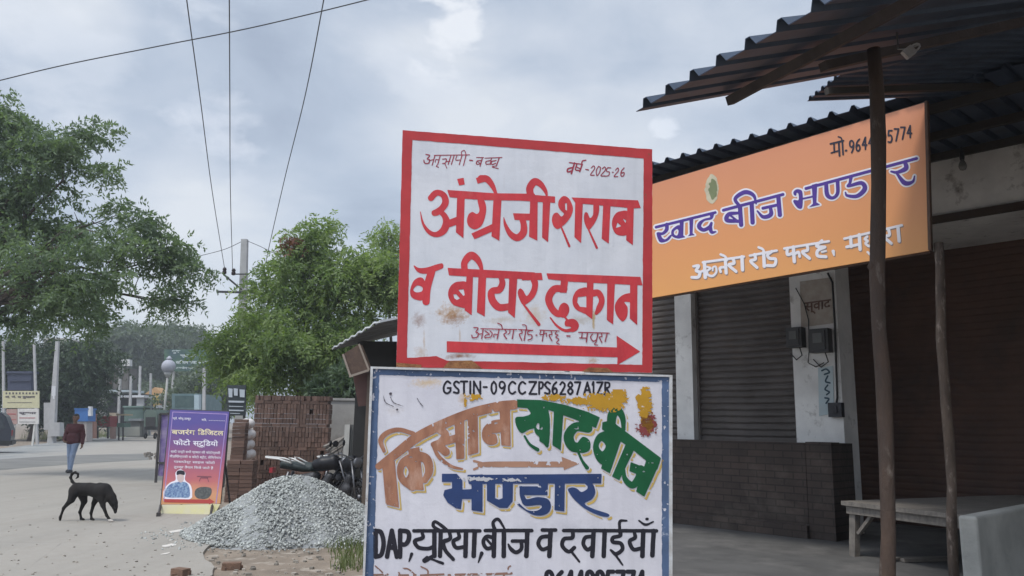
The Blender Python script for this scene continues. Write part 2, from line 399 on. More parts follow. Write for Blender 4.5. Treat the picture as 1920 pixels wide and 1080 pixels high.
# ---------------------------------------------------------------- foliage
def sprays(centres, dirs, nleaf, ln, lw, size, rng, droop=0.5):
    """pinnate sprays: leaflets in pairs along a drooping stalk -> arrays of diamonds"""
    n = len(centres); D = dirs / np.linalg.norm(dirs, axis=1, keepdims=True)
    U = np.cross(D, rng.normal(size=(n, 3))); U /= np.linalg.norm(U, axis=1, keepdims=True)
    tt = np.repeat(np.linspace(0.1, 1, nleaf // 2), 2); side = np.tile([1, -1], nleaf // 2)
    L = size * (0.7 + 0.6 * rng.random(n))
    base = centres[:, None, :] + D[:, None, :] * (tt[None, :, None] * L[:, None, None])
    base[:, :, 2] -= droop * (tt[None, :] ** 2) * L[:, None]
    ld = U[:, None, :] * side[None, :, None] + 0.55 * D[:, None, :] + rng.normal(scale=.35, size=(n, nleaf, 3)); ld[:, :, 2] -= droop * 0.6
    ld /= np.linalg.norm(ld, axis=2, keepdims=True)
    wd = np.cross(ld, rng.normal(size=(n, nleaf, 3))); wd /= np.linalg.norm(wd, axis=2, keepdims=True)
    l = ln * (0.7 + 0.6 * rng.random((n, nleaf, 1))); q = lw * (0.8 + 0.4 * rng.random((n, nleaf, 1)))
    a = base; c = base + ld * l; mid = base + ld * l * 0.45; b1 = mid + wd * q / 2; b2 = mid - wd * q / 2
    V = np.stack([a, b1, c, b2], 2).reshape(-1, 3); F = np.arange(len(V)).reshape(-1, 4); return V, F
def crown(name, blobs, clumps, per, m, parent, rng, ln=0.09, lw=0.035, size=0.3, spread=0.35, nleaf=10, droop=0.5, shell=0.55):
    """blobs: (centre, radii). Clumps spread through each blob's volume, sprays round each clump. Returns clump centres."""
    vol = np.array([b[1][0] * b[1][2] for b in blobs]); vol = vol / vol.sum(); cs = []
    for (c, r), v in zip(blobs, vol):
        k = max(2, int(round(clumps * v))); d = rng.normal(size=(k, 3)); d /= np.linalg.norm(d, axis=1, keepdims=True)
        rad = shell + (1 - shell) * rng.random((k, 1)); rad = np.where(rng.random((k, 1)) < 0.25, rad * rng.random((k, 1)), rad)
        cs.append(np.array(c) + d * rad * np.array(r))
    cs = np.concatenate(cs); n = len(cs) * per
    ctr = np.repeat(cs, per, 0) + rng.normal(scale=spread, size=(n, 3)) * np.array((1, 1, 0.6))
    out = ctr - np.repeat(cs, per, 0); out += rng.normal(scale=spread * .7, size=(n, 3)); out[:, 2] += 0.05
    V, F = sprays(ctr, out, nleaf, ln, lw, size, rng, droop)
    npmesh(name, V, F, m, parent); return cs
def limbs(name, base, fork, targets, r0, m, parent, rng, n=7):
    """tapered trunk to the fork, then bent limbs to the targets"""
    g = G(); base = np.array(base, float); fork = np.array(fork, float); p = []
    for i in range(6):
        t = i / 5; p.append(base + (fork - base) * t + np.array((rng.normal(), rng.normal(), 0)) * 0.06 * (0 < i < 5))
    g.tube(p, [r0 * (1.25 if i == 0 else 1) * (1 - 0.35 * i / 5) for i in range(6)], 10)
    for T in targets:
        T = np.array(T, float); L = np.linalg.norm(T - fork); q = []
        for i in range(n):
            t = i / (n - 1); b = fork + (T - fork) * t; b = b + np.array((0, 0, 1)) * math.sin(t * math.pi) * L * 0.1 + rng.normal(size=3) * 0.035 * L * (0 < i < n - 1)
            q.append(b)
        g.tube(q, [max(0.012, r0 * 0.5 * (1 - t / (n - 0.6)) ** 1.1) for t in range(n)], 6)
        for i in range(2, n - 1):
            e = q[i] + rng.normal(size=3) * 0.05 * L + np.array((0, 0, 0.02 * L)); mid = (q[i] + e) / 2 + rng.normal(size=3) * 0.03 * L
            g.tube([q[i], mid, e], [max(0.012, r0 * 0.2 * (1 - i / n)), 0.012, 0.006], 5)
    return build(name, g, m, parent, True)

# ---------------------------------------------------------------- printed text
def text(name, s, m, parent, place, bold=0.0, scale=(1, 1)):
    """place(u, v) with u along the line (0..width/height ratio), v up the letters (0..1) -> 3-D"""
    cu = bpy.data.curves.new(name, 'FONT'); cu.body = s; cu.size = 1.0; cu.offset = bold; cu.resolution_u = 3
    o = bpy.data.objects.new(name, cu); col.objects.link(o); dg = bpy.context.evaluated_depsgraph_get(); dg.update()
    me = bpy.data.meshes.new_from_object(o.evaluated_get(dg)); bpy.data.objects.remove(o); bpy.data.curves.remove(cu)
    me.name = name; me.materials.clear()
    if len(me.vertices) == 0: return None
    xs = [v.co.x for v in me.vertices]; wd = max(xs)
    up_ = list(range(len(me.vertices)))                 # each glyph a hair in front of the last, so that overlapping headlines never share a plane
    def find(i):
        while up_[i] != i: up_[i] = up_[up_[i]]; i = up_[i]
        return i
    for p_ in me.polygons:
        a_ = find(p_.vertices[0])
        for v_ in p_.vertices[1:]: up_[find(v_)] = a_
    ids = {}; lay = [ids.setdefault(find(i), len(ids)) for i in range(len(me.vertices))]
    for v in me.vertices: v.co = Vector(tuple(float(c) for c in place(v.co.x / wd, v.co.y, 0.0002 * lay[v.index])))
    return link(name, me, m, parent)
# ================================================================ the painted boards
UPV = np.array((0, 0, 1.0))
def yaw_plane(px, py, Y, ang):
    p0 = depth(px, py, Y); d = np.array((math.cos(ang), math.sin(ang), 0)); n = np.array((d[1], -d[0], 0)); return p0, d, n
SP0, SD, SN = yaw_plane(985, 600, 3.8, R(8.6))            # plane of the two boards; SN faces the street
def on_sign(off):
    return lambda px, py: onplane(px, py, SP0 + SN * off, SN)
def px_panel(name, quad, place, back, m, parent, nu=14):
    """panel whose front is a grid over a picture quad (TL, TR, BR, BL); UV carries the spot on the board"""
    q = [np.array(p, float) for p in quad]; V = []; UV = []
    for j in range(nu + 1):
        for i in range(nu + 1):
            u, v = i / nu, j / nu; p = (q[0] * (1 - u) + q[1] * u) * (1 - v) + (q[3] * (1 - u) + q[2] * u) * v
            V.append(place(*p)); UV.append((p[0] / 1000, p[1] / 1000))
    k = nu + 1; n0 = len(V); V += [v + back for v in V]; UV = UV + UV
    F = [(j * k + i, (j + 1) * k + i, (j + 1) * k + i + 1, j * k + i + 1) for j in range(nu) for i in range(nu)]
    F += [tuple(n0 + a for a in f[::-1]) for f in F]
    rim = [(0, i) for i in range(nu)] + [(j, nu) for j in range(nu)] + [(nu, nu - i) for i in range(nu)] + [(nu - j, 0) for j in range(nu)]
    rim = [j * k + i for j, i in rim]
    F += [(a, b, n0 + b, n0 + a) for a, b in zip(rim, rim[1:] + rim[:1])]
    me = bpy.data.meshes.new(name); me.from_pydata([tuple(map(float, v)) for v in V], [], F); me.update()
    ul = me.uv_layers.new(name='board')
    for l in me.loops: ul.data[l.index].uv = UV[l.vertex_index]
    return link(name, me, m, parent)
def stainmat(name, base, base2, stains, rough=0.55, bump=0.1, streak=0.0):
    m = bpy.data.materials.new(name); m.use_nodes = True; t = m.node_tree; b = t.nodes['Principled BSDF']
    uv = nd(t, 'ShaderNodeUVMap').outputs[0]
    n1 = noise(t, uv, 9, 5, 0.6); n2 = noise(t, uv, 110, 8, 0.75); n4 = noise(t, uv, 45, 5, 0.65, 0.4)
    out = mixc(t, ramp(t, n1, [(0.35, 0.0), (0.7, 1.0)]), base, base2)
    q = nd(t, 'ShaderNodeMapping'); q.inputs['Scale'].default_value = (40, 3, 1); t.links.new(uv, q.inputs[0])
    out = mixc(t, math_n(t, 'MULTIPLY', ramp(t, noise(t, q.outputs[0], 1.0, 4, 0.6), [(0.45, 0.0), (0.75, 1.0)]), 0.3), out, tuple(c * 0.72 for c in base2))
    for cx, cy, rx, ry, c, s, fine in stains:
        q = nd(t, 'ShaderNodeMapping', vector_type='TEXTURE'); t.links.new(uv, q.inputs[0])
        q.inputs['Location'].default_value = (cx / 1000, cy / 1000, 0); q.inputs['Scale'].default_value = (rx / 1000, ry / 1000, 1)
        ln = nd(t, 'ShaderNodeVectorMath', operation='LENGTH'); t.links.new(q.outputs[0], ln.inputs[0])
        d = math_n(t, 'SUBTRACT', 1.0, ln.outputs['Value'], True)
        f = math_n(t, 'ADD', math_n(t, 'MULTIPLY', d, 0.5), math_n(t, 'MULTIPLY', n2 if fine else n4, 0.9))
        f = math_n(t, 'MULTIPLY', ramp(t, f, [(0.66, 0.0), (0.92, 1.0)]), math_n(t, 'MULTIPLY', ramp(t, d, [(0.0, 0.0), (0.2, 1.0)]), s))
        out = mixc(t, f, out, c)
    t.links.new(out, b.inputs['Base Color']); b.inputs['Roughness'].default_value = rough; b.inputs['Specular IOR Level'].default_value = 0.3
    bn = nd(t, 'ShaderNodeBump'); bn.inputs['Strength'].default_value = 0.5; bn.inputs['Distance'].default_value = 0.012
    t.links.new(math_n(t, 'ADD', n1, math_n(t, 'MULTIPLY', n4, 0.25)), bn.inputs['Height']); t.links.new(bn.outputs[0], b.inputs['Normal'])
    return m
RUST = (0.22, 0.085, 0.03); OCHRE = (0.42, 0.24, 0.1)
RED = mat('red_board_paint', (0.62, 0.055, 0.065), 0.5, (0.47, 0.042, 0.055), 16, 0.9, 0.15, bscale=60, stretch=(1, 1, .4), c3=(0.54, 0.085, 0.085), s3=24, t3=(.56, .72), spec=.25)
DRED = paint('thin_red_lettering_paint', (0.36, 0.05, 0.08), 0.5)

# ---- upper board
A_ = (760, 320, 6.75); B_ = (980, 320, 6.75); C_ = (760, 460, 6.75); D_ = (980, 480, 6.75); T1 = (740, 230, 3.84); T2 = (740, 460, 3.84)
big1 = [(A_, [
 ('s', 70, [(325, 345, 78), (375, 290, 78), (430, 280, 74), (490, 320, 78), (508, 400, 86), (470, 470, 82), (410, 520, 84), (370, 535, 78)]),
 ('s', 70, [(440, 510, 60), (500, 580, 74), (520, 660, 92), (480, 760, 92), (390, 808, 66), (300, 775, 52), (225, 670, 30), (190, 520, 8)]),
 ('p', [(540, 625), (660, 580), (660, 680), (545, 720)]), ('p', [(655, 330), (752, 335), (735, 855), (640, 780)]),
 ('p', [(530, 243), (1120, 285), (1640, 292), (1640, 382), (1000, 372), (755, 355), (560, 335)]), ('p', [(655, 105), (738, 90), (752, 175), (680, 187)]),
 ('c', [(915, 365), (990, 365), (1024, 470), (1005, 600), (960, 700), (880, 742), (805, 705), (780, 635), (800, 555), (850, 522), (905, 548), (938, 500)]),
 ('p', [(1115, 360), (1217, 365), (1190, 888), (1090, 830)]), ('p', [(835, 795), (1110, 670), (1110, 765), (875, 868)]),
 ('p', [(893, 95), (985, 55), (1010, 140), (915, 165)]), ('s', 70, [(960, 100, 90), (1030, 105, 85), (1090, 170, 70), (1135, 260, 44), (1145, 310, 44)]),
 ('p', [(1362, 538), (1600, 545), (1600, 630), (1382, 622)]),
 ('s', 70, [(1245, 590, 8), (1268, 690, 42), (1330, 800, 70), (1415, 848, 88), (1490, 790, 92), (1500, 690, 80), (1475, 600, 74)])]),
 (B_, [('p', [(-20, 294), (410, 327), (410, 408), (-20, 380)]), ('p', [(95, 370), (190, 380), (185, 885), (80, 835)]), ('p', [(255, 380), (350, 390), (322, 905), (245, 845)]),
 ('s', 80, [(108, 330, 84), (90, 225, 92), (150, 140, 92), (225, 170, 74), (285, 250, 50), (305, 310, 28)]),
 ('c', [(520, 320), (590, 358), (636, 470), (615, 570), (560, 650), (500, 705), (440, 738), (390, 700), (370, 620), (390, 550), (440, 532), (488, 580), (522, 545), (480, 500), (450, 440), (462, 370)]),
 ('h', [(535, 415), (560, 408), (562, 505), (540, 495)]), ('s', 24, [(490, 715, 22), (590, 955, 30)]), ('p', [(665, 400), (762, 405), (740, 918), (655, 840)]),
 ('p', [(618, 338), (1460, 375), (1495, 472), (1400, 476), (720, 415), (670, 412)]),
 ('c', [(900, 420), (962, 425), (964, 530), (920, 650), (838, 748), (790, 680), (775, 595), (788, 530), (822, 535), (852, 598), (890, 555)]), ('s', 24, [(830, 735, 20), (938, 975, 30)]),
 ('p', [(1020, 425), (1112, 430), (1090, 925), (1000, 860)]),
 ('c', [(1240, 513), (1330, 518), (1350, 660), (1330, 800), (1240, 822), (1170, 790), (1132, 700), (1138, 610), (1180, 540)]),
 ('h', [(1200, 655), (1248, 702), (1178, 726)]), ('h', [(1268, 606), (1312, 630), (1300, 664)]), ('p', [(1325, 450), (1407, 455), (1395, 943), (1310, 880)])])]
big2 = [(C_, [('c', [(105, 252), (170, 285), (270, 280), (400, 240), (470, 230), (476, 285), (400, 320), (320, 352), (210, 358), (140, 322)]),
 ('s', 95, [(330, 335, 96), (275, 540, 96), (262, 712, 92)]),
 ('c', [(240, 440), (180, 405), (105, 450), (62, 560), (70, 640), (120, 682), (220, 692), (260, 580)]), ('hc', [(100, 560), (150, 508), (215, 530), (210, 580), (140, 595)]),
 ('p', [(535, 285), (1640, 342), (1640, 432), (1000, 408), (552, 380)]),
 ('c', [(790, 490), (680, 458), (600, 488), (550, 560), (545, 650), (590, 735), (660, 772), (790, 772)]),
 ('h', [(668, 562), (738, 555), (752, 630), (735, 640)]), ('h', [(608, 620), (642, 618), (692, 672), (650, 692), (618, 668)]),
 ('p', [(775, 370), (857, 375), (840, 886), (750, 820)]), ('p', [(925, 390), (1022, 395), (1005, 902), (905, 845)]),
 ('s', 80, [(752, 330, 82), (750, 215, 84), (828, 128, 96), (905, 170, 84), (950, 250, 60), (968, 325, 40)]),
 ('s', 60, [(1210, 400, 62), (1228, 480, 78), (1190, 560, 86), (1110, 575, 84), (1085, 620, 88), (1110, 710, 94), (1190, 785, 92), (1320, 775, 84)]),
 ('p', [(1315, 410), (1417, 415), (1385, 922), (1300, 850)]),
 ('c', [(1590, 440), (1672, 440), (1672, 560), (1620, 670), (1500, 755), (1440, 670), (1423, 590), (1450, 545), (1490, 570), (1535, 640), (1585, 575), (1605, 500)]),
 ('s', 28, [(1495, 745, 24), (1690, 1000, 42)])]),
 (D_, [('p', [(-10, 212), (240, 214), (254, 302), (-10, 308)]), ('p', [(300, 218), (1490, 264), (1518, 372), (1400, 366), (600, 325), (322, 292)]),
 ('p', [(485, 300), (577, 310), (555, 467), (470, 462)]),
 ('s', 88, [(525, 415, 84), (400, 420, 92), (330, 530, 92), (360, 645, 86), (430, 725, 84), (500, 735, 76)]), ('c', [(520, 590), (575, 620), (590, 690), (555, 765), (490, 775), (455, 700), (470, 630)]),
 ('s', 26, [(525, 765, 24), (560, 805, 26)]), ('c', [(620, 795), (680, 815), (712, 875), (685, 940), (620, 962), (610, 900), (540, 885), (540, 820)]), ('s', 30, [(350, 780, 16), (430, 880, 28), (530, 942, 36), (630, 935, 50)]),
 ('p', [(815, 310), (897, 318), (882, 802), (800, 740)]),
 ('c', [(830, 425), (740, 408), (670, 450), (630, 550), (650, 645), (720, 702), (840, 716)]), ('h', [(700, 520), (806, 508), (806, 650), (725, 642), (690, 585)]),
 ('s', 80, [(890, 470, 88), (960, 470, 80), (1002, 560, 72), (970, 660, 78), (932, 725, 40)]),
 ('p', [(1070, 340), (1167, 345), (1145, 867), (1065, 810)]), ('p', [(1360, 350), (1452, 355), (1450, 877), (1355, 790)]),
 ('c', [(1380, 480), (1300, 480), (1220, 530), (1168, 620), (1178, 720), (1220, 790), (1270, 828), (1322, 760), (1327, 650), (1288, 582), (1380, 578)])])]
small1 = [('s', 6, [(285, 235), (540, 231)]), ('s', 8, [(225, 228), (252, 236), (235, 260), (252, 268), (243, 292), (216, 290), (210, 270)]), ('s', 7, [(290, 236), (270, 305)]), ('s', 6, [(247, 272), (278, 266)]),
 ('s', 7, [(328, 236), (310, 300)]), ('s', 6, [(320, 268), (296, 266), (292, 284)]), ('s', 6, [(310, 300), (300, 314), (316, 320)]),
 ('s', 7, [(345, 262), (372, 262), (366, 288), (345, 294)]), ('s', 6, [(368, 280), (398, 278)]), ('s', 7, [(405, 236), (385, 300)]), ('s', 6, [(362, 295), (375, 326)]), ('s', 7, [(428, 236), (408, 300)]),
 ('s', 6, [(448, 238), (440, 268), (470, 268)]), ('s', 7, [(484, 236), (465, 302)]), ('s', 7, [(513, 236), (495, 308)]), ('s', 6, [(486, 236), (480, 212), (502, 200), (516, 234)]), ('s', 9, [(540, 270), (560, 272)]),
 ('s', 6, [(590, 250), (640, 251)]), ('s', 8, [(632, 252), (615, 312)]), ('s', 7, [(625, 272), (594, 276), (590, 298), (620, 296)]), ('s', 5, [(598, 280), (618, 294)]),
 ('s', 6, [(650, 255), (772, 250)]), ('s', 7, [(690, 272), (658, 280), (660, 298), (690, 296)]), ('s', 7, [(696, 258), (688, 300)]), ('s', 7, [(730, 272), (698, 280), (700, 300), (728, 292)]), ('s', 8, [(752, 254), (732, 312)]), ('s', 6, [(732, 310), (702, 318), (746, 330)]),
 ('s', 8, [(1258, 287), (1352, 300)]), ('s', 12, [(1295, 290), (1272, 366)]), ('s', 11, [(1285, 322), (1248, 332), (1246, 354), (1276, 346)]), ('s', 11, [(1350, 300), (1332, 352)]), ('s', 9, [(1312, 298), (1302, 338), (1336, 344)]), ('s', 8, [(1308, 318), (1338, 332)]), ('s', 9, [(1346, 300), (1352, 276), (1376, 270)]), ('s', 8, [(1376, 336), (1396, 340)]),
 ('s', 7, [(1415, 326), (1432, 311), (1440, 330), (1410, 374), (1437, 378)]), ('s', 7, [(1468, 314), (1452, 345), (1456, 380), (1474, 360), (1482, 325), (1468, 314)]), ('s', 7, [(1495, 332), (1512, 318), (1517, 340), (1485, 380), (1514, 383)]),
 ('s', 7, [(1556, 325), (1532, 326), (1526, 350), (1546, 356), (1540, 380), (1516, 385)]), ('s', 8, [(1568, 357), (1573, 357)]), ('s', 7, [(1590, 342), (1606, 326), (1611, 346), (1580, 385), (1606, 388)]), ('s', 8, [(1652, 326), (1632, 350), (1630, 382), (1648, 382), (1652, 360), (1634, 362)])]
small2 = [('s', 7, [(620, 600), (880, 606)]), ('s', 8, [(570, 592), (600, 596), (585, 624), (602, 632), (594, 660), (562, 665), (555, 646)]), ('s', 8, [(638, 600), (626, 672)]), ('s', 7, [(602, 640), (630, 636)]),
 ('s', 7, [(650, 614), (682, 640), (656, 646), (650, 664), (690, 660), (702, 632), (686, 616)]), ('s', 8, [(752, 605), (738, 672)]), ('s', 7, [(742, 642), (716, 640), (714, 660)]), ('s', 7, [(742, 560), (768, 574), (776, 605)]),
 ('s', 8, [(794, 606), (804, 626), (786, 642), (806, 672)]), ('s', 8, [(858, 606), (846, 672)]), ('s', 7, [(830, 606), (828, 630), (815, 640)]),
 ('s', 7, [(892, 606), (995, 612)]), ('s', 8, [(910, 606), (918, 630), (898, 642), (916, 684)]), ('s', 8, [(945, 606), (932, 684)]), ('s', 7, [(920, 572), (944, 576), (950, 606)]), ('s', 8, [(988, 612), (962, 618), (960, 640), (986, 646), (986, 670), (960, 682)]), ('s', 9, [(1018, 646), (1024, 646)]),
 ('s', 7, [(1045, 610), (1185, 616)]), ('s', 8, [(1076, 612), (1062, 690)]), ('s', 7, [(1052, 615), (1046, 640), (1070, 642)]), ('s', 7, [(1068, 640), (1092, 632), (1094, 656)]), ('s', 8, [(1126, 616), (1132, 640), (1112, 646), (1132, 686)]), ('s', 7, [(1168, 616), (1156, 636), (1176, 646), (1160, 660), (1182, 676), (1166, 700), (1186, 712)]),
 ('s', 10, [(1240, 652), (1262, 653)]), ('s', 8, [(1325, 626), (1545, 632)]), ('s', 8, [(1352, 628), (1345, 666)]), ('s', 8, [(1332, 666), (1378, 668)]), ('s', 9, [(1388, 628), (1380, 696)]),
 ('s', 8, [(1424, 640), (1410, 662), (1430, 690), (1452, 680)]), ('s', 8, [(1464, 632), (1450, 696)]), ('s', 7, [(1450, 696), (1440, 714), (1462, 718)]), ('s', 8, [(1488, 632), (1492, 656), (1474, 662), (1492, 698)]), ('s', 8, [(1530, 632), (1515, 692)])]

base = onplane(985, 697, SP0, SN)
up_board = thing('painted_signboard', base, 'red bordered white signboard with big red Hindi lettering and arrow, upper of two boards', 'signboard')
stu = [(848, 588, 60, 38, OCHRE, 0.85, True), (852, 596, 40, 26, RUST, 0.5, True), (795, 640, 5, 50, OCHRE, 0.5, False), (862, 630, 4, 45, OCHRE, 0.5, False), (945, 350, 4, 60, (0.55, 0.55, 0.58), 0.4, False), (1150, 420, 5, 120, (0.53, 0.54, 0.58), 0.4, False), (786, 600, 26, 28, RUST, 0.6, True), (1002, 592, 40, 40, (0.5, 0.36, 0.2), 0.5, True), (1113, 605, 6, 42, (0.45, 0.3, 0.12), 0.9, False),
       (1090, 600, 45, 18, (0.4, 0.34, 0.25), 0.5, True), (790, 660, 26, 22, OCHRE, 0.45, True), (860, 668, 50, 10, RUST, 0.9, False), (1110, 676, 26, 12, OCHRE, 0.6, True), (940, 600, 60, 14, (0.45, 0.36, 0.25), 0.5, True)]
px_panel('panel', [(755, 244), (1223, 280), (1223, 699), (743, 688)], on_sign(0), -SN * 0.03, stainmat('upper_board_white', (0.68, 0.69, 0.73), (0.6, 0.62, 0.67), stu), up_board)
F = Field(735, 235, 1232, 708, 1.0); F.draw([('p', [(755, 244), (1223, 280), (1223, 699), (743, 688)]), ('h', [(773, 262), (1207, 297), (1204, 684), (838, 676), (818, 668), (763, 671)])])
flat(F, F.F + (vnoise(F, 14, 3) - .5) * 1.4, on_sign(0.0015), 'border', paint('red_border_paint', (0.5, 0.05, 0.055), 0.5, 0.07, (0.24, 0.09, 0.06), 22), up_board)
F = Field(760, 300, 1215, 600, 0.8)
for (o, it) in big1: F.draw(it, *o)
flat(F, F.F, on_sign(0.0015), 'lettering', RED, up_board)
F = Field(755, 465, 1215, 640, 0.8)
for (o, it) in big2: F.draw(it, *o)
flat(F, F.F, on_sign(0.0015), 'lettering', RED, up_board)
F = Field(790, 280, 950, 320, 0.4); F.draw([i for i in small1 if i[2][0][0] < 1000], *T1); flat(F, F.F, on_sign(0.0015), 'small_lettering', DRED, up_board)
F = Field(1060, 296, 1180, 332, 0.4); F.draw([i for i in small1 if i[2][0][0] > 1000], *T1); flat(F, F.F, on_sign(0.0015), 'small_lettering', DRED, up_board)
F = Field(880, 600, 1148, 652, 0.4); F.draw(small2, *T2); flat(F, F.F, on_sign(0.003), 'small_lettering', DRED, up_board)
F = Field(830, 625, 1205, 690, 0.8); F.draw([('p', [(375, 690), (1600, 735), (1598, 650), (1768, 765), (1602, 862), (1605, 806), (375, 770)])], *T2)
flat(F, F.F, on_sign(0.0015), 'arrow', RED, up_board)
for (a, b, c, d_) in (((743, 688), (790, 690), (790, 684), (743, 680)), ((830, 690), (905, 692), (885, 676), (842, 677)), ((1090, 697), (1150, 698), (1138, 690), (1104, 689))):
    g = G(); g.slab([on_sign(0.0022)(*p) for p in (a, b, c, d_)], SN * 0.004)
    build('rust_scale', g, mat('rust_flakes', (0.2, 0.08, 0.04), 0.9, (0.4, 0.2, 0.08), 30, 0.8, 0.5), up_board)
F0 = on_sign(-0.05)
for px in (800, 1170):
    g = G(); g.bar(F0(px, 320), F0(px, 690), 0.03, 0.03, SN)
    build('back_rail', g, mat('rusty_angle', (0.16, 0.1, 0.07), 0.8, (0.25, 0.13, 0.07), 14, 0.7, 0.3), up_board)

# ---- lower board
ALN = {'G': [[(.95, .15), (.5, 0), (.05, .4), (.1, .85), (.55, 1), (.95, .8), (.95, .55)], [(.6, .55), (1, .55)]], 'S': [[(.95, .12), (.45, 0), (.08, .22), (.4, .48), (.85, .68), (.75, .97), (.05, .9)]],
 'T': [[(0, 0), (1, 0)], [(.5, 0), (.5, 1)]], 'I': [[(.5, 0), (.5, 1)]], 'N': [[(.05, 1), (.05, 0)], [(.05, 0), (.95, 1)], [(.95, 1), (.95, 0)]], '-': [[(.1, .45), (.9, .45)]],
 '0': [[(.5, 0), (.1, .25), (.1, .75), (.5, 1), (.9, .75), (.9, .25), (.5, 0)]], '9': [[(.9, .35), (.5, .55), (.1, .4), (.15, .08), (.55, 0), (.9, .2), (.85, .65), (.5, 1)]],
 'C': [[(.95, .15), (.5, 0), (.05, .35), (.1, .8), (.5, 1), (.95, .85)]], 'Z': [[(.05, 0), (.95, 0)], [(.95, 0), (.05, 1)], [(.05, 1), (1, 1)]], 'P': [[(.1, 1), (.1, 0)], [(.1, 0), (.8, .05), (.9, .3), (.6, .52), (.1, .52)]],
 '6': [[(.8, .02), (.3, .25), (.08, .65), (.3, .98), (.75, .95), (.9, .7), (.6, .5), (.15, .65)]], '2': [[(.1, .2), (.45, 0), (.85, .2), (.7, .5), (.1, 1)], [(.1, 1), (.95, 1)]], '8': [[(.5, .47), (.15, .25), (.5, 0), (.85, .25), (.5, .47), (.1, .75), (.5, 1), (.9, .75), (.5, .47)]],
 '7': [[(.05, 0), (.95, 0)], [(.95, 0), (.4, 1)]], 'A': [[(0, 1), (.5, 0)], [(.5, 0), (1, 1)], [(.2, .65), (.8, .65)]], '1': [[(.2, .2), (.5, 0), (.5, 1)]], 'R': [[(.1, 1), (.1, 0)], [(.1, 0), (.8, .05), (.85, .35), (.1, .5)], [(.4, .5), (.95, 1)]],
 'D': [[(.1, 0), (.1, 1)], [(.1, 0), (.7, .08), (.95, .5), (.7, .92), (.1, 1)]], '4': [[(.7, 1), (.7, 0)], [(.7, 0), (.05, .65)], [(.05, .65), (1, .65)]], '5': [[(.9, 0), (.2, 0)], [(.2, 0), (.12, .42), (.6, .38), (.92, .65), (.65, .97), (.08, .95)]], '.': [[(.4, .95), (.55, .97)]]}
def word(s, spots, y0, y1, w, slope=0.0, slant=0.0):
    """letters of s, each in its (x0, x1)"""
    out = []
    for ch, (a, b) in zip(s, spots):
        for st in ALN[ch]:
            out.append(('s', w, [(a + (b - a) * u + slant * (1 - v), y0 + (y1 - y0) * v + slope * (a - spots[0][0])) for u, v in st]))
    return out
L3 = (670, 680, 3.2); L4 = (670, 870, 3.2)
gst = word('GSTIN-09CCZPS6287A1ZR', [(517, 560), (577, 612), (620, 660), (665, 690), (697, 740), (755, 778), (803, 835), (850, 888), (908, 950), (968, 1010), (1030, 1075), (1088, 1116), (1124, 1158), (1168, 1200), (1214, 1250), (1260, 1296), (1304, 1340), (1360, 1400), (1406, 1428), (1436, 1474), (1484, 1516)], 112, 184, 12, 0.007)
kisan = [('s', 56, [(128, 622, 40), (230, 548, 54), (360, 447, 58), (520, 366, 58), (690, 300, 58), (850, 262, 58), (940, 252, 56)]),
 ('s', 26, [(160, 530, 20), (140, 465, 30), (180, 420, 30), (250, 402, 26), (335, 425, 26)]), ('p', [(148, 600), (225, 590), (250, 870), (170, 850)]),
 ('p', [(305, 520), (372, 505), (398, 765), (332, 762)]), ('c', [(340, 560), (275, 568), (240, 620), (245, 695), (285, 742), (345, 758)]), ('hc', [(290, 620), (308, 655), (292, 690), (276, 655)]),
 ('s', 50, [(355, 555, 56), (415, 580, 56), (430, 650, 48), (405, 705, 36)]),
 ('s', 46, [(490, 400, 44), (528, 430, 46), (505, 480, 56), (455, 490, 30)]), ('s', 60, [(490, 500, 50), (530, 535, 50)]), ('s', 20, [(450, 490, 18), (490, 565, 24), (560, 620, 20), (630, 638, 12)]), ('s', 46, [(535, 470), (610, 448)]),
 ('p', [(582, 340), (642, 318), (642, 575), (594, 580)]), ('p', [(662, 310), (722, 292), (726, 540), (664, 556)]), ('p', [(852, 270), (916, 262), (920, 502), (864, 496)]),
 ('c', [(868, 345), (800, 352), (752, 400), (752, 460), (788, 492), (838, 482), (832, 432), (800, 424), (868, 412)])]
